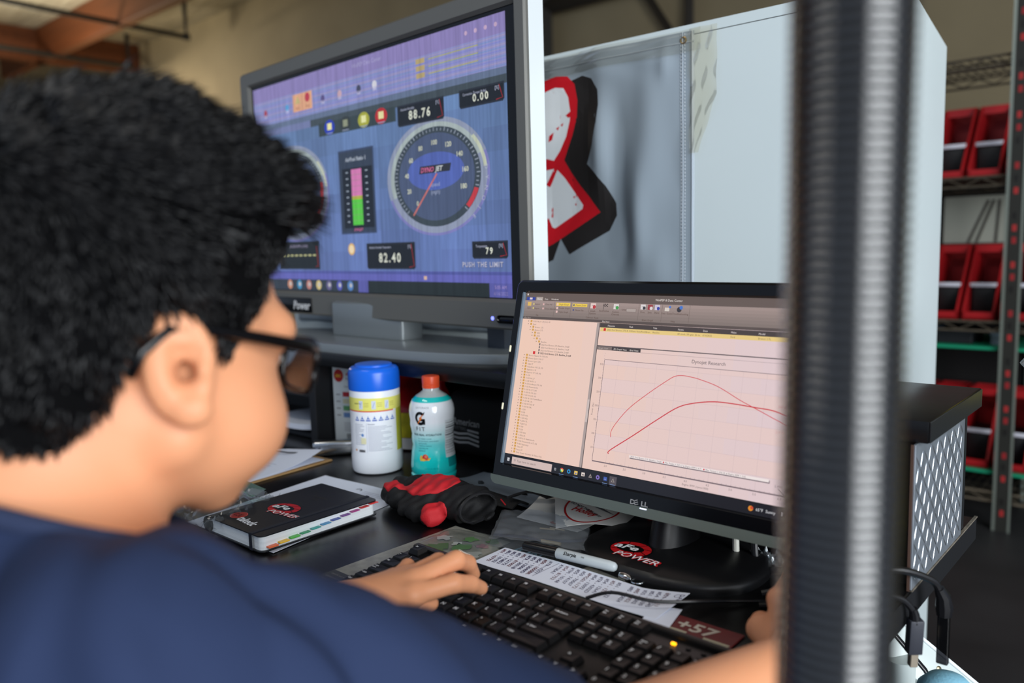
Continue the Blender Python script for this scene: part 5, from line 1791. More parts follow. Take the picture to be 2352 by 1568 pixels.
# ---- work gloves
m_gb = M('black_glove_fabric', (15, 15, 17), 0.75, bump=(350, 0.5))
m_gr = M('red_glove_fabric', (190, 26, 36), 0.7, bump=(350, 0.4))
t = thing('work_glove', 'red and black work glove lying in front of the drink bottle', 'glove', (-0.88, 0.82, ZD))


def glove_black(P):
    d = rcone(P, (-0.965, 0.800, ZD + 0.020), (-0.935, 0.790, ZD + 0.020), 0.017, 0.017)
    d = smin(d, rcone(P, (-0.972, 0.825, ZD + 0.022), (-0.90, 0.830, ZD + 0.026), 0.017, 0.020), 0.006)
    d = smin(d, rcone(P, (-0.960, 0.852, ZD + 0.020), (-0.89, 0.856, ZD + 0.024), 0.016, 0.019), 0.006)
    d = smin(d, rcone(P, (-0.935, 0.790, ZD + 0.019), (-0.88, 0.795, ZD + 0.018), 0.016, 0.019), 0.008)
    d = smin(d, ell(P, (-0.872, 0.822, ZD + 0.026), (0.050, 0.046, 0.026)), 0.014)
    d = smin(d, rcone(P, (-0.90, 0.775, ZD + 0.014), (-0.845, 0.772, ZD + 0.014), 0.014, 0.015), 0.008)
    cu = ell(P, (-0.815, 0.818, ZD + 0.026), (0.045, 0.040, 0.026))
    d = smin(d, cu, 0.012)
    hole = ell(P, (-0.778, 0.808, ZD + 0.028), (0.040, 0.032, 0.0185))
    d = smax(d, -hole, 0.004)
    d = smax(d, ZD + 0.0006 - P[:, 2], 0.002)
    d = d + 0.0016 * np.sin(P[:, 0] * 190 + P[:, 1] * 60) * np.sin(P[:, 1] * 150) + 0.0012 * np.sin(P[:, 0] * 330 - P[:, 2] * 240 + 2 * np.sin(P[:, 1] * 70))
    return d


V, Q = nets(glove_black, (-1.01, 0.73, ZD - 0.01), (-0.75, 0.90, ZD + 0.075), 0.0026, 8)
solid('glove_shell', V, Q, m_gb, t)


def patch(*bl):
    def f(P):
        d = glove_black(P) - 0.0018
        r = bl[0](P)
        for b in bl[1:]:
            r = np.minimum(r, b(P))
        return smax(d, r, 0.002)
    return f


V, Q = nets(patch(lambda P: ell(P, (-0.885, 0.812, ZD + 0.05), (0.046, 0.038, 0.030), np.array(((0.94, -0.34, 0), (0.34, 0.94, 0), (0, 0, 1)))), lambda P: ell(P, (-0.945, 0.795, ZD + 0.034), (0.030, 0.014, 0.018)), lambda P: ell(P, (-0.935, 0.858, ZD + 0.042), (0.026, 0.010, 0.014)),
                  lambda P: ell(P, (-0.835, 0.765, ZD + 0.022), (0.020, 0.022, 0.022))), (-1.01, 0.73, ZD - 0.01), (-0.75, 0.90, ZD + 0.075), 0.0026, 8)
solid('red_panels', V, Q, m_gr, t)
MB().tube([(-0.788 + 0.004 * math.cos(a), 0.810 + 0.033 * math.cos(a), ZD + 0.0275 + 0.020 * math.sin(a)) for a in np.linspace(0, 2 * math.pi, 30)], 0.0022, 6).build('cuff_binding', M('cuff_binding', (24, 24, 27), 0.5), t)
t = thing('glove_strap', 'second black glove with its strap sticking out behind the red glove', 'glove', (-0.82, 0.88, ZD))
MB().sheet(lambda u, v: (-0.87 + u * 0.085, 0.868 + v * 0.042 + 0.012 * u, ZD + 0.002 + 0.024 * math.sin(math.pi * (0.15 + 0.8 * v)) * (1 - 0.5 * u)), 14, 12, 0.003).build('back_panel', m_gb, t)
MB().sheet(lambda u, v: (-0.80 + u * 0.055 + 0.004 * v, 0.885 + v * 0.018 + 0.030 * u, ZD + 0.022 + 0.010 * math.sin(u * 3.0)), 14, 4, 0.003).build('strap', m_gb, t)
MB().tube([(-0.80, 0.872, ZD + 0.022), (-0.796, 0.878, ZD + 0.012)], 0.001, 6).build('red_thread', m_gr, t)

# ---- grey plastic sheet under monitor's left corner
o = MB().sheet(lambda u, v: (-0.985 + u * 0.26 + 0.02 * v, 0.895 + v * 0.115 + 0.05 * u * (1 - v) - 0.03 * u, ZD + 0.002 + 0.004 * abs(math.sin(u * 8 + v * 3)) + 0.003 * math.sin(v * 7)), 26, 14, 0.0006).build('plastic_sheet', M('grey_poly_sheet', (120, 130, 142), 0.35, spec=0.5))
tag(o, 'grey plastic sheet spread between the bottle and the monitor', 'sheet')

# ---- stickers
m_stick = M('white_sticker', (232, 230, 224), 0.4)
t = thing('decal_sheet', 'white decal sheet with red lettering curling out under the other decal', 'sticker', (-0.74, 0.91, ZD))


def d1(u, v):
    return (-0.755 + u * 0.10 - 0.02 * v + 0.03 * u * v, 0.856 + v * 0.085 + 0.012 * u, ZD + 0.004 + 0.012 * v * v + 0.004 * (1 - u))


MB().sheet(d1, 14, 14, 0.0004).build('backing', m_stick, t)


def d1map(u, v, w):
    return np.array([np.array(d1(a, b)) + np.array((0, -0.3 * c, c)) for a, b, c in zip(u, v, w)])


cv = CV(d1map, 0.0004)
cv.text('HO', 0.55, 0.52, 0.24, (190, 40, 34), 0, 'L', 1, 0.2, R(-12), 0.8)
cv.text('S', 0.48, 0.10, 0.24, (190, 40, 34), 0, 'L', 1, 0.2, R(-12), 1.1)
cv.build('decal_print', printed('glossy_decal', 0.35), t)
t = thing('caution_decal', 'white caution decal with a thin red ring below the monitor', 'sticker', (-0.70, 0.93, ZD))


def d2(u, v):
    return (-0.747 + u * 0.145 + 0.075 * (1 - v) * (1 - u) - 0.005 * v, 0.842 + v * 0.100 + 0.055 * u * (1 - 0.4 * v), ZD + 0.008 + 0.018 * v + 0.016 * (1 - v) ** 2 * 0.3 + 0.006 * math.sin(u * 3))


MB().sheet(d2, 18, 18, 0.0004).build('backing', m_stick, t)


def d2map(u, v, w):
    return np.array([np.array(d2(a, b)) + np.array((0, -0.3 * c, c)) for a, b, c in zip(u, v, w)])


cv = CV(d2map, 0.0004)
cv.ring(0.47, 0.48, 0.33, 0.355, (186, 40, 40), 0, 48, sy=1.25)
cv.text('CAUTION!', 0.66, 0.78, 0.085, (40, 40, 48), 0, 'C', 1, 0, R(-38))
cv.poly([(0.76, 0.64), (0.90, 0.60), (0.86, 0.82)], (40, 40, 48), 0)
cv.poly([(0.79, 0.665), (0.87, 0.64), (0.85, 0.765)], (226, 226, 222), 1)
cv.text('!', 0.835, 0.675, 0.055, (40, 40, 48), 2, 'C', 1)
for k in range(8):
    cv.text('DO NOT THROW AWAY THIS PART', 0.28 + k * 0.028, 0.74 - k * 0.018, 0.022, (90, 90, 98), 0, 'L', 0, 0, R(-42), 0.75)
cv.text('DO NOT THROW AWAY', 0.19, 0.66, 0.045, (50, 50, 58), 0, 'L', 1, 0, R(-46), 0.8)
cv.text('Holley', 0.20, 0.46, 0.12, (190, 34, 34), 0, 'L', 1, 0.1, R(-34), 0.85)
cv.text('CARS', 0.97, 0.55, 0.15, (180, 40, 40), 0, 'L', 1, 0.2, R(-30), 0.8)
cv.build('decal_print', printed('glossy_decal', 0.35), t)

# ---- printed magazine sheet below the keyboard
m_mag = M('grey_stone_photo_print', (150, 150, 140), 0.35, var=(60, 0.4), bump=(30, 0.02))
MGT = XF((-0.822, 0.500, ZD + 0.0003), rz=R(-1.5))
o = MB().sheet(lambda u, v: (u * 0.30, v * 0.29, 0.0012 + 0.0006 * math.sin(u * 6 + v * 5)), 8, 8, 0.0008).build('magazine_page', m_mag, None, MGT)
tag(o, 'glossy grey magazine page poking out under the keyboard', 'magazine')
cv = CV(lambda u, v, w: (np.column_stack([u, v, w + 0.0021, np.ones(len(u))]) @ np.array(MGT).T)[:, :3], 0.0001)
for (u_, v_, r_, c_) in ((0.045, 0.215, 0.018, (70, 116, 60)), (0.03, 0.200, 0.012, (90, 130, 74)), (0.07, 0.235, 0.016, (84, 130, 70)), (0.06, 0.262, 0.012, (96, 146, 80)), (0.09, 0.255, 0.010, (150, 110, 120)), (0.025, 0.245, 0.012, (190, 190, 186)), (0.055, 0.24, 0.008, (206, 206, 200)), (0.10, 0.225, 0.014, (176, 176, 170)), (0.09, 0.275, 0.011, (80, 120, 70))):
    cv.poly([(u_ + r_ * (0.8 + 0.3 * math.sin(k * 2.7 + u_ * 90)) * math.cos(R(k * 30)), v_ + r_ * (0.8 + 0.3 * math.sin(k * 1.9 + v_ * 70)) * math.sin(R(k * 30))) for k in range(12)], c_, 0)
cv.build('page_photo', printed('glossy_decal', 0.35), o)
cv = CV(lambda u, v, w: (np.column_stack([u, v, w + 0.0021, np.ones(len(u))]) @ np.array(MGT).T)[:, :3], 0.0001)
cv.rect(0.0, 0.03, 0.075, 0.082, (52, 54, 54), 0)
for k in range(5):
    cv.text('GRANITE AND MARBLE COUNTERTOPS', 0.006, 0.072 - k * 0.008, 0.0028, (130, 130, 128), 1, sx=0.8)
cv.build('page_text', printed('glossy_decal', 0.35), o)
cv = CV(lambda u, v, w: (np.column_stack([u, v, w + 0.0021, np.ones(len(u))]) @ np.array(MGT).T)[:, :3], 0.0001)
cv.rect(0.11, 0.262, 0.24, 0.290, (30, 40, 44), 0)
cv.text('ION', 0.130, 0.268, 0.016, (110, 150, 170), 1, 'L', 1, 0.1)
cv.build('page_heading', printed('glossy_decal', 0.35), o)

# ---- clear bags and blister between keyboard and decals
t = thing('parts_bag', 'flat clear plastic bag of small metal pins beside the marker', 'bag', (-0.68, 0.82, ZD))
BA, BB_, BC_, BD = Vector((-0.784, 0.857, ZD)), Vector((-0.719, 0.757, ZD)), Vector((-0.588, 0.795, ZD)), Vector((-0.648, 0.890, ZD))
for nm_, zo, am, sd_ in (('film_upper', 0.0110, 0.0030, 0.3), ('film_lower', 0.0035, 0.0008, 2.0)):
    MB().sheet(lambda u, v: tuple((BB_ * (1 - u) + BC_ * u) * (1 - v) + (BA * (1 - u) + BD * u) * v + Vector((0, 0, zo + abs(crumple(u + sd_, v, 0.8, am)) + 0.006 * math.sin(math.pi * u) * (zo > 0.008)))), 26, 22, 0.0).build(nm_, film('frosty_poly_bag', (240, 244, 250), 0.04, 0.22, 0.16), t, sharp=0)
m_pin = M('pale_brass_pin', (206, 186, 150), 0.3, 0.8)
for a, b, r_ in (((-0.700, 0.800, ZD + 0.007), (-0.640, 0.812, ZD + 0.007), 0.0016), ((-0.668, 0.806, ZD + 0.007), (-0.640, 0.8115, ZD + 0.007), 0.0024), ((-0.700, 0.842, ZD + 0.007), (-0.680, 0.850, ZD + 0.007), 0.0012), ((-0.690, 0.852, ZD + 0.007), (-0.668, 0.856, ZD + 0.007), 0.0012)):
    MB().tube([a, b], r_, 8).build('pin', m_pin, t)
MB().tube(spline([(-0.735, 0.785, ZD + 0.006), (-0.70, 0.800, ZD + 0.007), (-0.66, 0.812, ZD + 0.007), (-0.625, 0.840, ZD + 0.007), (-0.615, 0.872, ZD + 0.007)]), 0.0050, 8, flat=0.35).build('dark_strip', M('dark_blue_strip', (36, 46, 66), 0.4), t)
t = thing('blister_pack', 'clear blister shell lying on the magazine page above the keyboard', 'packaging', (-0.76, 0.74, ZD))
MB().sheet(lambda u, v: (-0.80 + u * 0.10, 0.700 + v * 0.07 + 0.02 * u, ZD + 0.0045 + 0.010 * max(0, math.sin(math.pi * u) * math.sin(math.pi * v)) ** 0.5 + crumple(u, v, 0.5, 0.001)), 22, 18, 0.0).build('shell', film('clear_blister', (244, 248, 248), 0.03, 0.08, 0.04), t, sharp=0)

# ---- handwritten list
t = thing('handwritten_note', 'long white strip of handwritten numbers above the keyboard', 'note', (-0.56, 0.74, ZD))


def nt_f(u, v):
    x = -0.694 + u * 0.262
    y = 0.700 + v * 0.062 + 0.006 * u + (0.012 * max(0, u - 0.8) / 0.2 * v)
    return (x, y, ZD + 0.0050 + 0.0015 * math.sin(u * 5) + 0.006 * max(0, u - 0.82) * 5 * (0.4 + v) * 0.5)


MB().sheet(nt_f, 24, 6, 0.0004).build('paper', m_paper, t)
o_ = MB().sheet(lambda u, v: (-0.442 + u * 0.03 - 0.01 * v, 0.690 + v * 0.045 + u * 0.01, ZD + 0.0040), 4, 4, 0.0004).build('paper_corner', m_paper, t)


def ntmap(u, v, w):
    return np.array([np.array(nt_f(a / 0.262, b / 0.062)) + np.array((0, 0, c)) for a, b, c in zip(u, v, w)])


cv = CV(ntmap, 0.0003)
INK = (60, 50, 90)
lst = ['#51 - 10792', '#51 - 10152', '#51 - 12852', '#51 - 12172', '#51 - 81002', '#TR - 3021B', '#51 - 12006', '#54 - 13040D', '#50 - 10008R', '#TR - 4202', '', 'ATSBA1', '#54 - 81752', '#TM - 10148', '#55 - 74107', '#50 - 70067', '#MG01-1172', '#54 - 13092', '#TR - 4302D', '#54 - 12641', '#51 - 12932', '#51 - 12232', '', '#85 - 10024', '#85 - 1052', '#35 - 1002', '#51 - 1030', '#54 - 1045', '#51 - 811', '', 'DAN']
for k, s_ in enumerate(lst):
    u_ = 0.004 + k * 0.00838
    cv.text(s_, u_, 0.0565, 0.0046, INK if k % 4 else (110, 60, 70), 0, 'L', 1 if k < 9 else 0, 0.1, R(-80), 1.30)
cv.line([(0.092, 0.058), (0.090, 0.008)], 0.0005, INK, 0)
cv.line([(0.0845, 0.048), (0.083, 0.014)], 0.0005, INK, 0)
cv.line([(0.244, 0.056), (0.242, 0.020)], 0.0005, INK, 0)
cv.ring(0.254, 0.052, 0.003, 0.0036, INK, 0, 14)
cv.build('handwriting', printed('ink_print', 0.7), t)

# ---- felt marker
t = thing('felt_marker', 'white felt marker with a black cap lying above the handwritten note', 'marker', (-0.60, 0.77, ZD))
P0_, P1_, P2_ = Vector((-0.662, 0.763, ZD + 0.0150)), Vector((-0.612, 0.769, ZD + 0.0148)), Vector((-0.529, 0.778, ZD + 0.0135))
dk = (P2_ - P0_).normalized()
MB().tube([P0_, P0_ + dk * 0.0015, P0_ + dk * 0.012, P1_ - dk * 0.001, P1_], [0.0045, 0.0058, 0.0064, 0.0070, 0.0068], 20).build('cap', M('marker_cap', (12, 12, 14), 0.28), t)
brl = MB().tube([P1_, P1_ + dk * 0.001, P2_ - dk * 0.010, P2_ - dk * 0.003, P2_ - dk * 0.0006, P2_], [0.0062, 0.0068, 0.0064, 0.0055, 0.0035, 0.0015], 20).build('barrel', M('marker_barrel', (196, 206, 210), 0.35), t)
sdv = dk.cross(Vector((0, 0, 1))).normalized()
upv = sdv.cross(dk).normalized()


def mkmap(u, v, w):
    out = []
    for a, b, c in zip(u, v, w):
        an = b / 0.0067
        p = P1_ + dk * float(a) + (upv * math.cos(an - 1.0 + 0) * 1 - (-sdv) * 0) * 0
        r_ = 0.0069 + c
        q = P1_ + dk * float(a) + sdv * (r_ * math.cos(0.9 + an)) + upv * (r_ * math.sin(0.9 + an))
        out.append(q[:])
    return np.array(out)


cv = CV(mkmap, 0.0001)
cv.text('Sharpie', 0.012, -0.0035, 0.0042, (20, 20, 24), 0, 'L', 1, 0.15)
cv.text('FINE', 0.037, -0.0022, 0.0016, (20, 20, 24), 0)
cv.build('barrel_print', printed('black_print', 0.6), brl)

# ---- small metal swivel clip at the marker tip
t = thing('swivel_clip', 'small shiny metal swivel clip at the tip of the marker', 'clip', (-0.51, 0.775, ZD))
m_chr = M('chrome_clip', (200, 204, 206), 0.15, 1.0)
MB().lathe([(0.001, -0.010), (0.0045, -0.007), (0.0055, 0.0), (0.004, 0.007), (0.001, 0.010)], 14, T=XF((-0.516, 0.776, ZD + 0.006), ry=R(90), rz=R(-10))).build('barrel', m_chr, t)
MB().tube([(-0.500 + 0.007 * math.cos(a), 0.777 + 0.006 * math.sin(a), ZD + 0.004) for a in np.linspace(0, 2 * math.pi, 18)], 0.0011, 6).build('ring', m_chr, t)

# ---- card reading +57
t = thing('price_card', 'dark red card with white numerals behind the keyboard corner', 'card', (-0.39, 0.72, ZD))
MB().rbox((-0.425, 0.700, ZD + 0.001), (-0.345, 0.735, ZD + 0.0024), 0.0006, 1).build('card', M('dark_red_card', (112, 34, 36), 0.45, var=(40, 0.3)), t)
cv = CV(flat((-0.425, 0.700, ZD + 0.0025), (1, 0, 0), (0, 1, 0)), 0.0001)
cv.text('+57', 0.012, 0.010, 0.0175, (196, 190, 176), 0, 'L', 1, 0, R(-2), 1.1)
for u_ in (0.003, 0.05):
    cv.rect(u_, 0.001, u_ + 0.028, 0.005, (190, 186, 160), 0)
cv.build('card_print', printed('matte_print', 0.5), t)

# ---- loose cables behind the monitor foot
t = thing('white_cable', 'thick white cable hanging down behind the monitor foot', 'cable', (-0.43, 0.90, ZD))
MB().tube(spline([(-0.455, 0.93, 0.87), (-0.450, 0.925, 0.82), (-0.438, 0.905, 0.765), (-0.432, 0.893, 0.744)]), 0.0042, 10).build('cable', M('white_cable', (226, 226, 214), 0.4), t)
MB().tube([(-0.4325, 0.894, 0.7465), (-0.430, 0.889, 0.7425)], [0.0044, 0.0025], 10).build('cable_end', M('polished_steel', (196, 200, 204), 0.22, 1.0), t)
t = thing('black_cable', 'black cable looping behind the white cable to the desk end', 'cable', (-0.40, 0.90, ZD))
MB().tube(spline([(-0.425, 0.93, 0.85), (-0.420, 0.918, 0.80), (-0.412, 0.905, 0.752), (-0.395, 0.895, 0.746), (-0.36, 0.90, 0.752), (-0.30, 0.92, 0.748), (-0.285, 0.99, 0.746)]), 0.0045, 10).build('cable', m_cable, t)
MB().lathe([(0.006, 0), (0.0075, 0.01), (0.006, 0.02)], 12, T=XF((-0.285, 0.985, 0.7465), rx=R(-90))).build('grommet_end', m_cable, t)
for i, (x, y, lb) in enumerate(((-0.405, 0.925, 'larger crumpled scrap of clear film behind the black cable'), (-0.345, 0.868, 'small twist of clear film beside the computer mouse'))):
    s_ = 0.030 if i == 0 else 0.016
    o = MB().sheet(lambda u, v: (x + (u - 0.5) * s_ * 1.4, y + (v - 0.5) * s_, ZD + 0.004 + abs(crumple(u + i, v, 0.9, s_ * 0.35))), 18, 14, 0.0).build('film_scrap', film('crinkled_film', (240, 246, 248), 0.10, 0.1, 0.12), None, sharp=20)
    tag(o, lb, 'plastic film', 'scraps of clear film')

# ---- computer mouse
t = thing('computer_mouse', 'black computer mouse under the right hand', 'mouse', (-0.286, 0.755, ZD))


def mouse_f(P):
    d = ell(P, (-0.286, 0.755, ZD + 0.006), (0.032, 0.058, 0.033))
    return smax(d, ZD + 0.0005 - P[:, 2], 0.003)


V, Q = nets(mouse_f, (-0.34, 0.68, ZD - 0.01), (-0.235, 0.83, ZD + 0.05), 0.003, 8)
solid('shell', V, Q, m_satinblack, t)
MB().lathe([(0.006, -0.003), (0.0075, 0), (0.006, 0.003)], 14, T=XF((-0.286, 0.787, ZD + 0.034), ry=R(90))).build('wheel', m_edge, t)
MB().tube(spline([(-0.290, 0.812, ZD + 0.010), (-0.34, 0.83, ZD + 0.004), (-0.385, 0.80, ZD + 0.004), (-0.412, 0.755, ZD + 0.012), (-0.445, 0.725, ZD + 0.014), (-0.485, 0.705, ZD + 0.020), (-0.51, 0.69, ZD + 0.012)]), 0.0020, 8).build('cord', m_cable, t)

# ---- keyboard
KX0, KY1 = -0.764, 0.674
KROT = R(-0.9)
KT = XF((KX0, KY1, ZD), rz=KROT) @ Matrix.Rotation(R(3.0), 4, 'X')
t = thing('keyboard', 'full-size black computer keyboard with a glowing amber lock light', 'keyboard', (-0.54, 0.60, ZD))
KW, KD = 0.450, 0.158
m_kb = M('keyboard_black_plastic', (17, 17, 18), 0.42)
m_key = M('key_cap_plastic', (14, 14, 15), 0.45, spec=0.35)
pr_ = [(0.0, 0.004), (0.0, 0.026), (-0.010, 0.026), (-KD, 0.018), (-KD, 0.004)]
kb = MB()
kb.rbox((0, -KD, 0.006), (KW, 0, 0.0195), 0.003, 2)
kb.build('case', m_kb, t, KT)
kb = MB()
kb.rbox((0.0, -0.010, 0.016), (KW, 0.0, 0.024), 0.003, 2)
kb.build('top_ridge', m_kb, t, KT)
for x in (0.04, KW - 0.06):
    MB().rbox((x, -0.03, -0.0010), (x + 0.02, -0.012, 0.007), 0.001, 1).build('tilt_foot', m_kb, t, KT)
    MB().rbox((x, -KD + 0.01, 0.0058), (x + 0.02, -KD + 0.02, 0.0075), 0.0005, 1).build('rubber_pad', m_kb, t, KT)
U = 0.01905
keys = []


def row(y, items, x):
    for it in items:
        if isinstance(it, (int, float)):
            x += it
            continue
        lab, w = it
        keys.append((x + w / 2, y, w, lab, 1))
        x += w


F = 1.0
yF, y1, y2, y3, y4, y5 = -0.0175, -0.0455, -0.0648, -0.0840, -0.1032, -0.1225
k1 = lambda s: [(c, 1) for c in s]
S0 = 0.55
row(yF, [('Esc', 1), 1] + [('F%d' % i, 1) for i in range(1, 5)] + [0.5] + [('F%d' % i, 1) for i in range(5, 9)] + [0.5] + [('F%d' % i, 1) for i in range(9, 13)] + [0.25, ('Prt\nSys', 1), ('Scr\nLk', 1), ('Pau\nBrk', 1)], S0)
row(y1, [('~\n`', 1), ('!\n1', 1), ('@\n2', 1), ('#\n3', 1), ('$\n4', 1), ('%\n5', 1), ('^\n6', 1), ('&\n7', 1), ('*\n8', 1), ('(\n9', 1), (')\n0', 1), ('_\n-', 1), ('+\n=', 1), ('<-Backspace', 2), 0.25, ('Insert', 1), ('Home', 1), ('Pg\nUp', 1), 0.25, ('Num\nLk', 1), ('/', 1), ('*', 1), ('-', 1)], S0)
row(y2, [('Tab', 1.5)] + k1('QWERTYUIOP') + [('{\n[', 1), ('}\n]', 1), ('|\n\\', 1.5), 0.25, ('Delete', 1), ('End', 1), ('Pg\nDn', 1), 0.25, ('7', 1), ('8', 1), ('9', 1), ('+', 1)], S0)
row(y3, [('Caps\nLock', 1.75)] + k1('ASDFGHJKL') + [(':\n;', 1), ('"\n\'', 1), ('<- Enter', 2.25), 3.5, ('4', 1), ('5', 1), ('6', 1)], S0)
row(y4, [('^ Shift', 2.25)] + k1('ZXCVBNM') + [('<\n,', 1), ('>\n.', 1), ('?\n/', 1), ('^ Shift', 2.75), 1.25, ('^', 1), 1.25, ('1', 1), ('2', 1), ('3', 1), ('Enter', 1)], S0)
row(y5, [('Ctrl', 1.5), ('#', 1), ('Alt', 1.5), ('', 6), ('Alt', 1.5), ('#', 1), ('=', 1), ('Ctrl', 1.5), 0.25, ('<', 1), ('v', 1), ('>', 1), 0.25, ('0', 2), ('.', 1)], S0)
me_key = {}


def key_mesh(w):
    if w in me_key:
        return me_key[w]
    hx, hy = w * U / 2 - 0.0006, U / 2 - 0.0006
    tx, ty = hx - 0.0024, hy - 0.0022
    b = MB()
    L = [(hx, hy, 0.0, 0.0), (hx, hy, 0.0022, 0), (tx + 0.0004, ty + 0.0004, 0.0070, 0.0006), (tx, ty, 0.0075, 0.0006)]
    vs = []
    for ax_, ay_, z_, oy in L:
        for sx__, sy__ in ((-1, -1), (1, -1), (1, 1), (-1, 1)):
            vs.append((sx__ * ax_, sy__ * ay_ + oy, z_))
    vs.append((0, 0.0006, 0.0069))
    fs = [(3, 2, 1, 0)]
    for i in range(3):
        for q in range(4):
            fs.append((i * 4 + q, i * 4 + (q + 1) % 4, i * 4 + 4 + (q + 1) % 4, i * 4 + 4 + q))
    for q in range(4):
        fs.append((12 + q, 12 + (q + 1) % 4, 16))
    b.add(vs, fs)
    me_key[w] = b.mesh('key', m_key)
    return me_key[w]


KTN = np.array(KT)
cv = CV(lambda u, v, w: (np.column_stack([u, v, 0.0272 + w, np.ones(len(u))]) @ KTN.T)[:, :3], 0.0001)
LEG = (236, 240, 244)
for x, y, w, lab, f_ in keys:
    o = bpy.data.objects.new('key', key_mesh(w))
    COL.objects.link(o)
    o.parent = t
    o.matrix_parent_inverse = wm(t).inverted()
    o.matrix_basis = KT @ Matrix.Translation((x * U, y, 0.0193))
    lx, ly = x * U - w * U / 2 + 0.0045, y
    if '\n' in lab:
        a, b = lab.split('\n')
        sm = len(a) > 1 or len(b) > 1
        h_ = 0.0023 if sm else 0.0032
        cv.text(a, lx, ly + 0.0018, h_, LEG, 0, bold=1)
        cv.text(b, lx, ly - 0.0022, h_, LEG, 0, bold=1)
    elif lab == '#':
        cv.poly([(lx, ly - 0.001), (lx + 0.004, ly - 0.0014), (lx + 0.004, ly + 0.003), (lx, ly + 0.0026)], LEG, 0)
    elif len(lab) == 1:
        cv.text(lab, lx, ly - 0.0002, 0.0046, LEG, 0, bold=1)
    elif lab:
        cv.text(lab, lx, ly + 0.0006, 0.0026 if len(lab) > 2 else 0.0033, LEG, 0, bold=1, sx=0.9)
tag(cv.build('key_legends', printed('legend_print', 0.5), t), kind='stuff')
MB().rbox((0.386, -0.0215, 0.019), (0.391, -0.0185, 0.0215), 0.0008, 2).build('lock_light', M('amber_light', (255, 160, 20), 0.3, emit=(255, 170, 20), es=3.0), t, KT)
for x in (0.402, 0.418):
    MB().rbox((x, -0.0215, 0.019), (x + 0.005, -0.0185, 0.0212), 0.0008, 2).build('unlit_light', m_edge, t, KT)
# ================================================================== THE PERSON
m_skin = M('skin', (220, 153, 113), 0.48, sss=0.12, spec=0.35, bump=(260, 0.06))
m_shirt = M('navy_cotton', (41, 53, 84), 0.85, spec=0.2, bump=(900, 0.15), var=(9, 0.12))
m_hair = M('black_hair', (16, 16, 18), 0.42, spec=0.45)
HC = np.array((-0.5535, 0.240, 1.069))
yaw_, pit_ = R(3), R(-12)
HMX = Matrix.Translation(HC) @ Matrix.Rotation(yaw_, 4, 'Z') @ Matrix.Rotation(pit_, 4, 'X') @ Matrix.Rotation(R(2), 4, 'Y')
HR = np.array(HMX)[:3, :3].astype(np.float32)
NB = np.array((-0.552, 0.172, 0.955))           # base of the neck
SR, ER, WR = np.array((-0.405, 0.165, 0.920)), np.array((-0.300, 0.405, 0.792)), np.array((-0.255, 0.642, 0.782))
SL, EL, WL = np.array((-0.715, 0.215, 0.900)), np.array((-0.775, 0.335, 0.672)), np.array((-0.645, 0.462, 0.784))


def hw(p):
    return np.array(HMX @ Vector(p))


def near(P, c, rad, f):
    """evaluate f only close to c; elsewhere a safe lower bound of the distance"""
    dd = np.sqrt(((P - np.asarray(c, np.float32)) ** 2).sum(1))
    out = dd - rad * 0.8
    m = dd < rad
    if m.any():
        out[m] = f(P[m])
    return out.astype(np.float32)


def head_local(L):
    X = np.abs(L[:, 0])
    S = np.column_stack([X, L[:, 1], L[:, 2]]).astype(np.float32)
    d = ell(S, (0, -0.012, 0.050), (0.0755, 0.100, 0.088))
    d = smin(d, ell(S, (0, 0.034, -0.012), (0.0665, 0.066, 0.078)), 0.03)
    d = smin(d, rcone(S, (0.058, 0.005, -0.044), (0.026, 0.056, -0.079), 0.020, 0.018), 0.03)
    d = smin(d, ell(S, (0.044, 0.058, -0.036), (0.030, 0.034, 0.034)), 0.022)
    d = smin(d, ell(S, (0, 0.066, -0.085), (0.024, 0.020, 0.017)), 0.02)
    d = smin(d, rcone(S, (0.0, 0.090, 0.036), (0.046, 0.078, 0.034), 0.013, 0.012), 0.02)
    d = smax(d, -ell(S, (0.033, 0.102, 0.014), (0.020, 0.016, 0.013)), 0.014)
    d = smin(d, ell(S, (0.032, 0.078, 0.013), (0.013, 0.013, 0.012)), 0.004)
    d = smin(d, rcone(S, (0, 0.094, 0.016), (0, 0.112, -0.022), 0.007, 0.011), 0.012)
    d = smin(d, ell(S, (0.012, 0.100, -0.028), (0.009, 0.010, 0.008)), 0.008)
    d = smin(d, rcone(S, (0, 0.093, -0.047), (0.020, 0.084, -0.049), 0.007, 0.004), 0.008)
    d = smin(d, rcone(S, (0, 0.090, -0.057), (0.017, 0.082, -0.056), 0.008, 0.004), 0.008)
    # ears
    ca, sa = math.cos(R(28)), math.sin(R(28))
    cb, sb = math.cos(R(12)), math.sin(R(12))
    rz_ = np.array(((ca, sa, 0), (-sa, ca, 0), (0, 0, 1)))
    rx_ = np.array(((1, 0, 0), (0, cb, -sb), (0, sb, cb)))
    er = rz_ @ rx_
    E0 = (0.0815, -0.014, 0.004)
    e = ell(S, E0, (0.0075, 0.0215, 0.0345), er)
    q = (S - np.array(E0, np.float32)) @ er.astype(np.float32)
    e = smin(e, ell(q, (0.003, 0.006, -0.028), (0.006, 0.011, 0.010)), 0.006)
    e = smax(e, -ell(q, (0.0090, 0.003, 0.004), (0.0085, 0.0150, 0.0245)), 0.003)
    e = smin(e, rcone(q, (0.001, 0.008, 0.014), (0.002, -0.006, 0.016), 0.0028, 0.003), 0.003)
    e = smin(e, rcone(q, (0.002, -0.008, 0.014), (0.002, -0.008, -0.012), 0.003, 0.003), 0.004)
    e = smin(e, ell(q, (0.001, 0.013, -0.004), (0.006, 0.005, 0.007)), 0.004)
    e = smax(e, -ell(q, (0.003, 0.003, -0.004), (0.011, 0.0065, 0.0085)), 0.003)
    d = smin(d, e, 0.007)
    return d


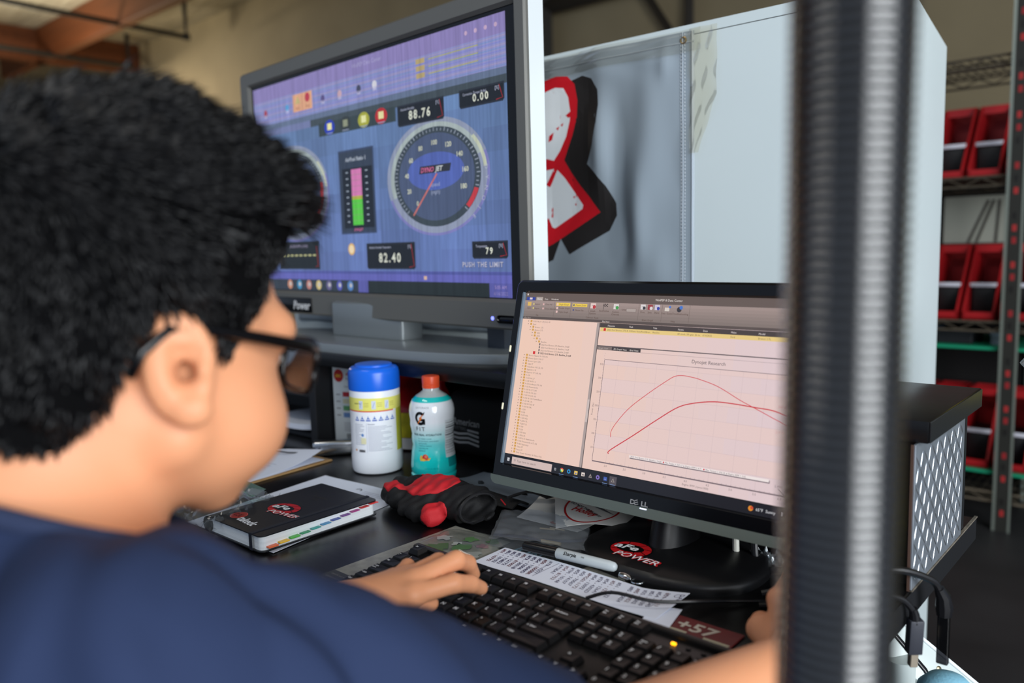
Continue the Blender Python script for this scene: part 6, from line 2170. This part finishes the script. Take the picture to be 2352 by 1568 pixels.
def head_w(P):
    return near(P, HC, 0.24, lambda q: head_local(((q - HC.astype(np.float32)) @ HR)))


neck_top = hw((0, -0.028, -0.045))


def neck_w(P, inf=0.0):
    d = rcone(P, neck_top, NB, 0.056 + inf, 0.064 + inf)
    return smin(d, rcone(P, hw((0, -0.058, -0.030)), NB + np.array((0.0, -0.030, 0.0)), 0.040 + inf, 0.048 + inf), 0.02)


LH = dict(w=WL, mcp=[(-0.587, 0.506, 0.799), (-0.600, 0.520, 0.806), (-0.618, 0.526, 0.803), (-0.637, 0.525, 0.796)],
          f=[[(-0.572, 0.549, 0.801), (-0.5735, 0.575, 0.791), (-0.577, 0.594, 0.779)],
             [(-0.590, 0.571, 0.814), (-0.599, 0.597, 0.800), (-0.606, 0.612, 0.781)],
             [(-0.618, 0.572, 0.806), (-0.630, 0.592, 0.794), (-0.638, 0.603, 0.780)],
             [(-0.650, 0.556, 0.798), (-0.663, 0.570, 0.789), (-0.672, 0.579, 0.779)]],
          th=[(-0.634, 0.482, 0.790), (-0.609, 0.500, 0.781), (-0.600, 0.524, 0.777), (-0.598, 0.541, 0.775)])
RH = dict(w=WR, mcp=[(-0.304, 0.722, 0.796), (-0.285, 0.730, 0.800), (-0.266, 0.724, 0.796), (-0.250, 0.712, 0.786)],
          f=[[(-0.311, 0.767, 0.802), (-0.311, 0.792, 0.793), (-0.311, 0.809, 0.778)],
             [(-0.286, 0.776, 0.808), (-0.285, 0.802, 0.797), (-0.285, 0.816, 0.780)],
             [(-0.260, 0.766, 0.802), (-0.257, 0.789, 0.789), (-0.256, 0.803, 0.774)],
             [(-0.241, 0.745, 0.784), (-0.238, 0.762, 0.770), (-0.239, 0.773, 0.758)]],
          th=[(-0.280, 0.665, 0.779), (-0.313, 0.700, 0.772), (-0.326, 0.730, 0.764), (-0.325, 0.752, 0.758)])
FR = [(0.0106, 0.0098, 0.0088, 0.0076), (0.0108, 0.0100, 0.0089, 0.0077), (0.0096, 0.0086, 0.0075, 0.0066), (0.0088, 0.0076, 0.0067, 0.0060)]


def hand(P, H):
    w = np.array(H['w'])
    d = None
    for i in range(4):
        p = rcone(P, w + (np.array(H['mcp'][i]) - w) * 0.08, H['mcp'][i], 0.0165, 0.0115)
        d = p if d is None else smin(d, p, 0.014)
    d = smin(d, rcone(P, w, np.array(H['th'][1]), 0.016, 0.012), 0.014)
    fs = None
    for i in range(4):
        ch = [H['mcp'][i]] + H['f'][i]
        r = FR[i]
        g = rcone(P, ch[0], ch[1], r[0], r[1])
        g = smin(g, rcone(P, ch[1], ch[2], r[1], r[2]), 0.003)
        g = smin(g, rcone(P, ch[2], ch[3], r[2], r[3]), 0.003)
        fs = g if fs is None else smin(fs, g, 0.0015)
    d = smin(d, fs, 0.006)
    th = H['th']
    g = smin(rcone(P, th[0], th[1], 0.0150, 0.0115), rcone(P, th[1], th[2], 0.0110, 0.0098), 0.005)
    g = smin(g, rcone(P, th[2], th[3], 0.0098, 0.0078), 0.004)
    return smin(d, g, 0.006)


def torso(P, inf=0.0):
    d = ell(P, (-0.556, 0.055, 0.560), (0.170 + inf, 0.125 + inf, 0.17 + inf))
    d = smin(d, ell(P, (-0.556, 0.100, 0.760), (0.172 + inf, 0.115 + inf, 0.185 + inf)), 0.05)
    d = smin(d, rcone(P, SL, SR, 0.060 + inf, 0.060 + inf), 0.05)
    d = smin(d, rcone(P, NB + np.array((0.01, -0.005, 0.0)), SR + np.array((-0.03, 0.0, 0.004)), 0.050 + inf, 0.048 + inf), 0.03)
    d = smin(d, rcone(P, NB + np.array((-0.01, 0.0, 0.0)), SL + np.array((0.03, 0.0, 0.012)), 0.052 + inf, 0.052 + inf), 0.03)
    return d


def uarms(P, inf=0.0):
    d = rcone(P, SR, ER, 0.058 + inf, 0.043 + inf)
    d = smin(d, rcone(P, SR + (ER - SR) * 0.25 + np.array((0, 0, 0.013)), SR + (ER - SR) * 0.5 + np.array((0, 0, 0.006)), 0.056 + inf, 0.052 + inf), 0.02)
    return np.minimum(d, rcone(P, SL, EL, 0.058 + inf, 0.043 + inf))


def body(P):
    d = smin(torso(P), uarms(P), 0.03)
    d = smin(d, neck_w(P), 0.03)
    d = smin(d, head_w(P), 0.022)
    for E_, W_, H_ in ((ER, WR, RH), (EL, WL, LH)):
        d = smin(d, rcone(P, E_, W_, 0.042, 0.0255), 0.012)
        hc = (np.array(W_) + np.array(H_['f'][1][2])) / 2
        d = smin(d, near(P, hc, 0.16, lambda q: hand(q, H_)), 0.012)
    return d


person = thing('person', 'seated person in a navy t-shirt and glasses typing, seen from behind', 'person', (-0.556, 0.06, 0.0))
V, Q = nets(body, (-0.90, -0.11, 0.36), (-0.20, 0.86, 1.24), 0.0030, 12)
solid('body', V, Q, m_skin, person)


COLZ = 0.030
AXN = (neck_top - NB) / np.linalg.norm(neck_top - NB)


def folds(P):
    a = np.sin(P[:, 0] * 46 + P[:, 1] * 22 + P[:, 2] * 30 + 1.3 * np.sin(P[:, 2] * 24 + P[:, 0] * 11))
    b = np.sin(P[:, 1] * 58 - P[:, 2] * 33 + 1.1 * np.sin(P[:, 0] * 31))
    c = np.sin((P[:, 0] + P[:, 1]) * 25 + P[:, 2] * 18)
    e = np.sin(P[:, 0] * 75 + P[:, 1] * -38 + P[:, 2] * 52 + 2.0 * np.sin(P[:, 1] * 17 + P[:, 2] * 13))
    return 0.0060 * a * np.maximum(0, b) + 0.0028 * b + 0.0036 * c + 0.0068 * np.maximum(0, e) ** 2 * np.maximum(0, c + 0.3)


def shirt(P):
    d = smin(torso(P, 0.011), uarms(P, 0.012), 0.028)
    d = smin(d, neck_w(P, 0.010), 0.030) + folds(P)
    hole = smax(rcone(P, hw((0, -0.01, 0.05)), NB - AXN * 0.02, 0.115, 0.115), COLZ - ((P - NB) @ AXN).astype(np.float32), 0.004)
    d = smax(d, -hole, 0.004)
    u_ = (ER - SR) / np.linalg.norm(ER - SR)
    L_ = np.linalg.norm(ER - SR)
    nearr = rcone(P, SR, ER, 0.09, 0.09)
    d = np.where(nearr < 0, smax(d, ((P - SR) @ u_).astype(np.float32) - L_ * 0.93, 0.004), d)
    v_ = (EL - SL) / np.linalg.norm(EL - SL)
    nearl = rcone(P, SL, EL, 0.09, 0.09)
    d = np.where(nearl < 0, smax(d, ((P - SL) @ v_).astype(np.float32) - np.linalg.norm(EL - SL) * 0.85, 0.004), d)
    d = smax(d, 0.44 - P[:, 2], 0.01)
    return d


V, Q = nets(shirt, (-0.92, -0.13, 0.40), (-0.20, 0.50, 1.10), 0.0040, 12)
solid('t_shirt', V, Q, m_shirt, person)
# ribbed collar
ax_n = Vector(neck_top - NB).normalized()
ce = Vector(NB) + ax_n * (COLZ - 0.002)
e1 = ax_n.cross(Vector((0, 1, 0))).normalized()
e2 = ax_n.cross(e1).normalized()
ring = []
for q in range(40):
    a = 2 * math.pi * q / 40
    dr = e1 * math.cos(a) + e2 * math.sin(a)
    cand = np.array([(ce + dr * (0.045 + 0.002 * k))[:] for k in range(35)], np.float32)
    val = smin(smin(torso(cand, 0.011), uarms(cand, 0.012), 0.028), neck_w(cand, 0.010), 0.030)
    k = int(np.argmax(val > 0)) if (val > 0).any() else 34
    ring.append(Vector(cand[k].tolist()))
for _ in range(3):
    ring = [(ring[i - 1] + ring[i] * 2 + ring[(i + 1) % 40]) / 4 for i in range(40)]
sm_ = list(ring)
sm_.append(sm_[0])
MB().tube(sm_, 0.0065, 10, flat=1.0).build('collar', M('navy_rib', (36, 47, 76), 0.85, bump=(600, 0.3)), person, sharp=0)
# nails on the visible fingers
m_nail = M('nail', (236, 184, 168), 0.25)
for H_ in (LH, RH):
    for i in range(2):
        a, b = Vector(H_['f'][i][1]), Vector(H_['f'][i][2])
        dk_ = (b - a).normalized()
        s1 = dk_.cross(Vector((0, 0, 1))).normalized()
        u1 = s1.cross(dk_).normalized()
        c_ = b + u1 * 0.0052 - dk_ * 0.001
        NTm = Matrix(((dk_.x, s1.x, u1.x, c_.x), (dk_.y, s1.y, u1.y, c_.y), (dk_.z, s1.z, u1.z, c_.z), (0, 0, 0, 1)))
        MB().lathe([(0.0001, 0.0018), (0.003, 0.0016), (0.0045, 0.0008), (0.005, -0.001)], 14, T=NTm @ Matrix.Diagonal((1.25, 0.95, 1, 1))).build('fingernail', m_nail, person)
# eyes and lips
for s_ in (-1, 1):
    MB().lathe([(0.0002, -0.0115), (0.008, -0.008), (0.0115, 0), (0.008, 0.008), (0.0002, 0.0115)], 16, T=HMX @ XF((s_ * 0.032, 0.0815, 0.013))).build('eye', M('eye_white', (226, 220, 214), 0.2), person)
    MB().lathe([(0.0055, 0), (0.004, 0.001), (0.0003, 0.0014)], 14, T=HMX @ XF((s_ * 0.032, 0.0930, 0.013), rx=R(-90))).build('iris', M('dark_iris', (30, 18, 12), 0.15), person)
    MB().tube([HMX @ Vector(p) for p in ((s_ * 0.014, 0.1035, 0.034), (s_ * 0.032, 0.098, 0.040), (s_ * 0.050, 0.086, 0.034))], [0.003, 0.0036, 0.002], 8, flat=0.6).build('eyebrow', m_hair, person)
MB().tube([HMX @ Vector(p) for p in ((-0.020, 0.088, -0.0515), (0, 0.0975, -0.0515), (0.020, 0.088, -0.0515))], [0.001, 0.0022, 0.001], 8).build('lips', M('lips', (186, 110, 96), 0.4), person)

# hair: a lumpy mass with thousands of short tufts on it
HY = [-0.14, -0.10, -0.062, -0.046, -0.036, 0.012, 0.022, 0.028, 0.050, 0.070, 0.092, 0.12]
HZ = [-0.066, -0.064, -0.054, -0.032, 0.034, 0.032, -0.010, 0.010, 0.066, 0.108, 0.120, 0.124]


def hair_local(L):
    S = np.column_stack([np.abs(L[:, 0]), L[:, 1], L[:, 2]]).astype(np.float32)
    d = ell(S, (0, -0.016, 0.064), (0.0875, 0.118, 0.112))
    d = smin(d, ell(S, (0.0, -0.060, -0.020), (0.064, 0.050, 0.068)), 0.03)
    d = smin(d, ell(S, (0.0, 0.036, 0.112), (0.070, 0.056, 0.036)), 0.03)
    lump = 0.0030 * np.sin(L[:, 0] * 130 + L[:, 1] * 60) * np.sin(L[:, 1] * 110 + L[:, 2] * 70) + 0.0022 * np.sin(L[:, 2] * 170 + L[:, 0] * 90 + L[:, 1] * 40)
    zl = np.interp(L[:, 1], HY, HZ)
    side = np.clip((0.035 - S[:, 0]) / 0.03, 0, 1)      # the parting over the forehead sits higher at the middle
    cut = (zl + 0.004 * side - L[:, 2]) * 0.62
    return smax(d + lump, cut, 0.008)


def hair_w(P):
    return near(P, hw((0, -0.01, 0.03)), 0.26, lambda q: hair_local(((q - HC.astype(np.float32)) @ HR)))


V, Q = nets(hair_w, HC - 0.20, HC + np.array((0.20, 0.20, 0.24)), 0.0036, 10)
hair = solid('hair', V, Q, M('hair_underlayer', (9, 9, 10), 0.9, spec=0.05), person)
# tufts
Lv = (V - HC) @ HR
eps = 0.004
G = np.column_stack([(hair_local(Lv.astype(np.float32) + np.array(o, np.float32)) - hair_local(Lv.astype(np.float32) - np.array(o, np.float32))) for o in ((eps, 0, 0), (0, eps, 0), (0, 0, eps))])
G /= np.linalg.norm(G, axis=1)[:, None] + 1e-9
hd = ell(np.column_stack([np.abs(Lv[:, 0]), Lv[:, 1], Lv[:, 2]]).astype(np.float32), (0, -0.014, 0.056), (0.086, 0.115, 0.102))
ok = np.where(G[:, 2] > -0.75)[0]
sel = rng.choice(ok, 17000)
tv, tf = [], []
for i in sel:
    p, g = Lv[i], G[i]
    top = np.clip((p[2] - 0.04) / 0.07, 0, 1)
    back = np.clip((-p[1] - 0.02) / 0.08, 0, 1)
    front = np.clip((p[1] - 0.02) / 0.06, 0, 1)
    flow = top * np.array((0.25 * np.sign(p[0]), 0.75, 0.10)) + (1 - top) * np.array((0, 0.35 - 0.5 * back, -0.85))
    if front > 0.25:
        flow = np.array((0.1 * np.sign(p[0]), 0.85, 0.28 if p[2] > 0.09 else -0.3))
    temple = abs(p[0]) > 0.045 and p[1] > 0.0 and p[2] < 0.105
    if temple:
        flow = np.array((0, -0.15, -0.9))
    cl = math.sin(p[0] * 90 + p[1] * 40) * math.sin(p[1] * 70 + p[2] * 60)
    dr = g * (0.10 + 0.30 * top * (not temple) + 0.18 * max(0, cl)) + flow * 0.85 + rng.normal(0, 0.13, 3) + np.array((0.2 * cl, 0, 0.1 * cl))
    dr /= np.linalg.norm(dr)
    ln = (0.012 + 0.014 * top + 0.003 * front * top) * rng.uniform(0.6, 1.25)
    if p[2] < -0.03:
        ln *= 0.6
    if temple:
        ln = 0.009
    w_ = rng.uniform(0.0007, 0.0016)
    s1 = np.cross(dr, g)
    s1 /= np.linalg.norm(s1) + 1e-9
    s2 = np.cross(dr, s1)
    base = p - g * 0.002
    mid = base + dr * ln * 0.55 + g * 0.001
    tip = base + dr * ln + np.array((0, 0, -0.10 * ln))
    o_ = len(tv)
    for c_, k_ in ((base, 1.0), (mid, 0.75)):
        for an in (0, 2.094, 4.189):
            tv.append(c_ + (s1 * math.cos(an) + s2 * math.sin(an)) * w_ * k_)
    tv.append(tip)
    for q in range(3):
        q2 = (q + 1) % 3
        tf.append((o_ + q, o_ + q2, o_ + 3 + q2, o_ + 3 + q))
        tf.append((o_ + 3 + q, o_ + 3 + q2, o_ + 6))
tv = np.array(tv) @ HR.T + HC
me = bpy.data.meshes.new('hair_tufts')
me.from_pydata(tv.tolist(), [], tf)
me.materials.append(m_hair)
me.polygons.foreach_set('use_smooth', [True] * len(tf))
me.update()
ot = link('hair_tufts', me, hair)
ot['kind'] = 'stuff'

# trousers, shoes and stool, below the picture
m_jean = M('dark_denim', (30, 34, 46), 0.85, bump=(500, 0.3))


def legs(P):
    d = ell(P, (-0.556, 0.055, 0.520), (0.178, 0.130, 0.088))
    for s_ in (-1, 1):
        k_ = (-0.556 + s_ * 0.13, 0.47, 0.505)
        d = smin(d, rcone(P, (-0.556 + s_ * 0.09, 0.08, 0.515), k_, 0.088, 0.062), 0.03)
        d = smin(d, rcone(P, k_, (-0.556 + s_ * 0.14, 0.45, 0.11), 0.060, 0.045), 0.02)
    return smax(d, 0.09 - P[:, 2], 0.01)


V, Q = nets(legs, (-0.90, -0.12, 0.04), (-0.20, 0.60, 0.66), 0.009, 10)
solid('trousers', V, Q, m_jean, person)
for s_ in (-1, 1):
    x = -0.556 + s_ * 0.14

    def shoe(P):
        d = smin(rcone(P, (x, 0.44, 0.05), (x, 0.60, 0.038), 0.045, 0.040), rcone(P, (x, 0.44, 0.06), (x, 0.445, 0.12), 0.042, 0.045), 0.02)
        return smax(d, 0.001 - P[:, 2], 0.003)
    V, Q = nets(shoe, (x - 0.07, 0.36, -0.02), (x + 0.07, 0.68, 0.17), 0.008, 8)
    solid('shoe', V, Q, m_satinblack, person)
t = thing('shop_stool', 'round black padded stool under the seated person', 'stool', (-0.556, 0.05, 0))
MB().lathe([(0.15, 0.385), (0.175, 0.395), (0.18, 0.415), (0.17, 0.432), (0.10, 0.436)], 32, (-0.556, 0.06, 0)).build('seat', m_satinblack, t)
MB().lathe([(0.025, 0.05), (0.025, 0.385)], 16, (-0.556, 0.06, 0)).build('column', m_slot, t)
for q in range(5):
    a = 2 * math.pi * q / 5 + 0.3
    MB().tube([(-0.556, 0.06, 0.06), (-0.556 + 0.24 * math.cos(a), 0.06 + 0.24 * math.sin(a), 0.022)], [0.02, 0.014], 8).build('leg', m_slot, t)
    MB().lathe([(0.004, -0.018), (0.022, -0.012), (0.022, 0.012), (0.004, 0.018)], 12, T=XF((-0.556 + 0.24 * math.cos(a), 0.06 + 0.24 * math.sin(a), 0.022), rx=R(90))).build('caster', m_edge, t)

# ================================================================== GLASSES
m_acet = M('black_acetate', (9, 9, 11), 0.22)
t = thing('eyeglasses', 'black framed glasses worn by the seated person', 'glasses', tuple(hw((0, 0.10, 0.012))))


def hl(p):
    return HMX @ Vector(p)


def rimloop(s):
    pts = []
    cx, cz, hx, hz = s * 0.0365, 0.010, 0.0275, 0.0195
    for q in range(29):
        a = 2 * math.pi * q / 28
        ca, sa = math.cos(a), math.sin(a)
        x = cx + hx * math.copysign(abs(ca) ** 0.55, ca)
        z = cz + hz * math.copysign(abs(sa) ** 0.55, sa)
        pts.append((x, 0.1140 - 0.32 * max(0, abs(x) - 0.012) ** 1.35 * 2.2, z))
    return pts


m_lens = film('spectacle_lens', (246, 248, 250), 0.03, 0.03)
for s in (-1, 1):
    lp = rimloop(s)
    rm = MB().tube([hl(p) for p in lp], 0.0021, 8).build('rim', m_acet, t, sharp=0)
    c_ = hl((s * 0.0365, 0.1095, 0.010))
    b = MB()
    vs = [c_] + [hl(p) for p in lp[:-1]]
    n_ = len(lp) - 1
    b.add(vs, [(0, 1 + q, 1 + (q + 1) % n_) for q in range(n_)], 0, True)
    b.build('lens', m_lens, t, sharp=0)
    MB().tube([hl(p) for p in ((s * 0.063, 0.0985, 0.022), (s * 0.0725, 0.0915, 0.0235), (s * 0.0765, 0.082, 0.0245), (s * 0.079, 0.045, 0.0265), (s * 0.0805, 0.005, 0.028), (s * 0.0800, -0.022, 0.026), (s * 0.078, -0.036, 0.010), (s * 0.076, -0.040, -0.006))],
              [0.0028, 0.0038, 0.0036, 0.0034, 0.0032, 0.0030, 0.0026, 0.0022], 8, flat=1.25).build('temple_arm', m_acet, t, sharp=0)
MB().tube([hl(p) for p in ((-0.010, 0.1135, 0.016), (0, 0.1155, 0.019), (0.010, 0.1135, 0.016))], 0.002, 8).build('bridge', m_acet, t)
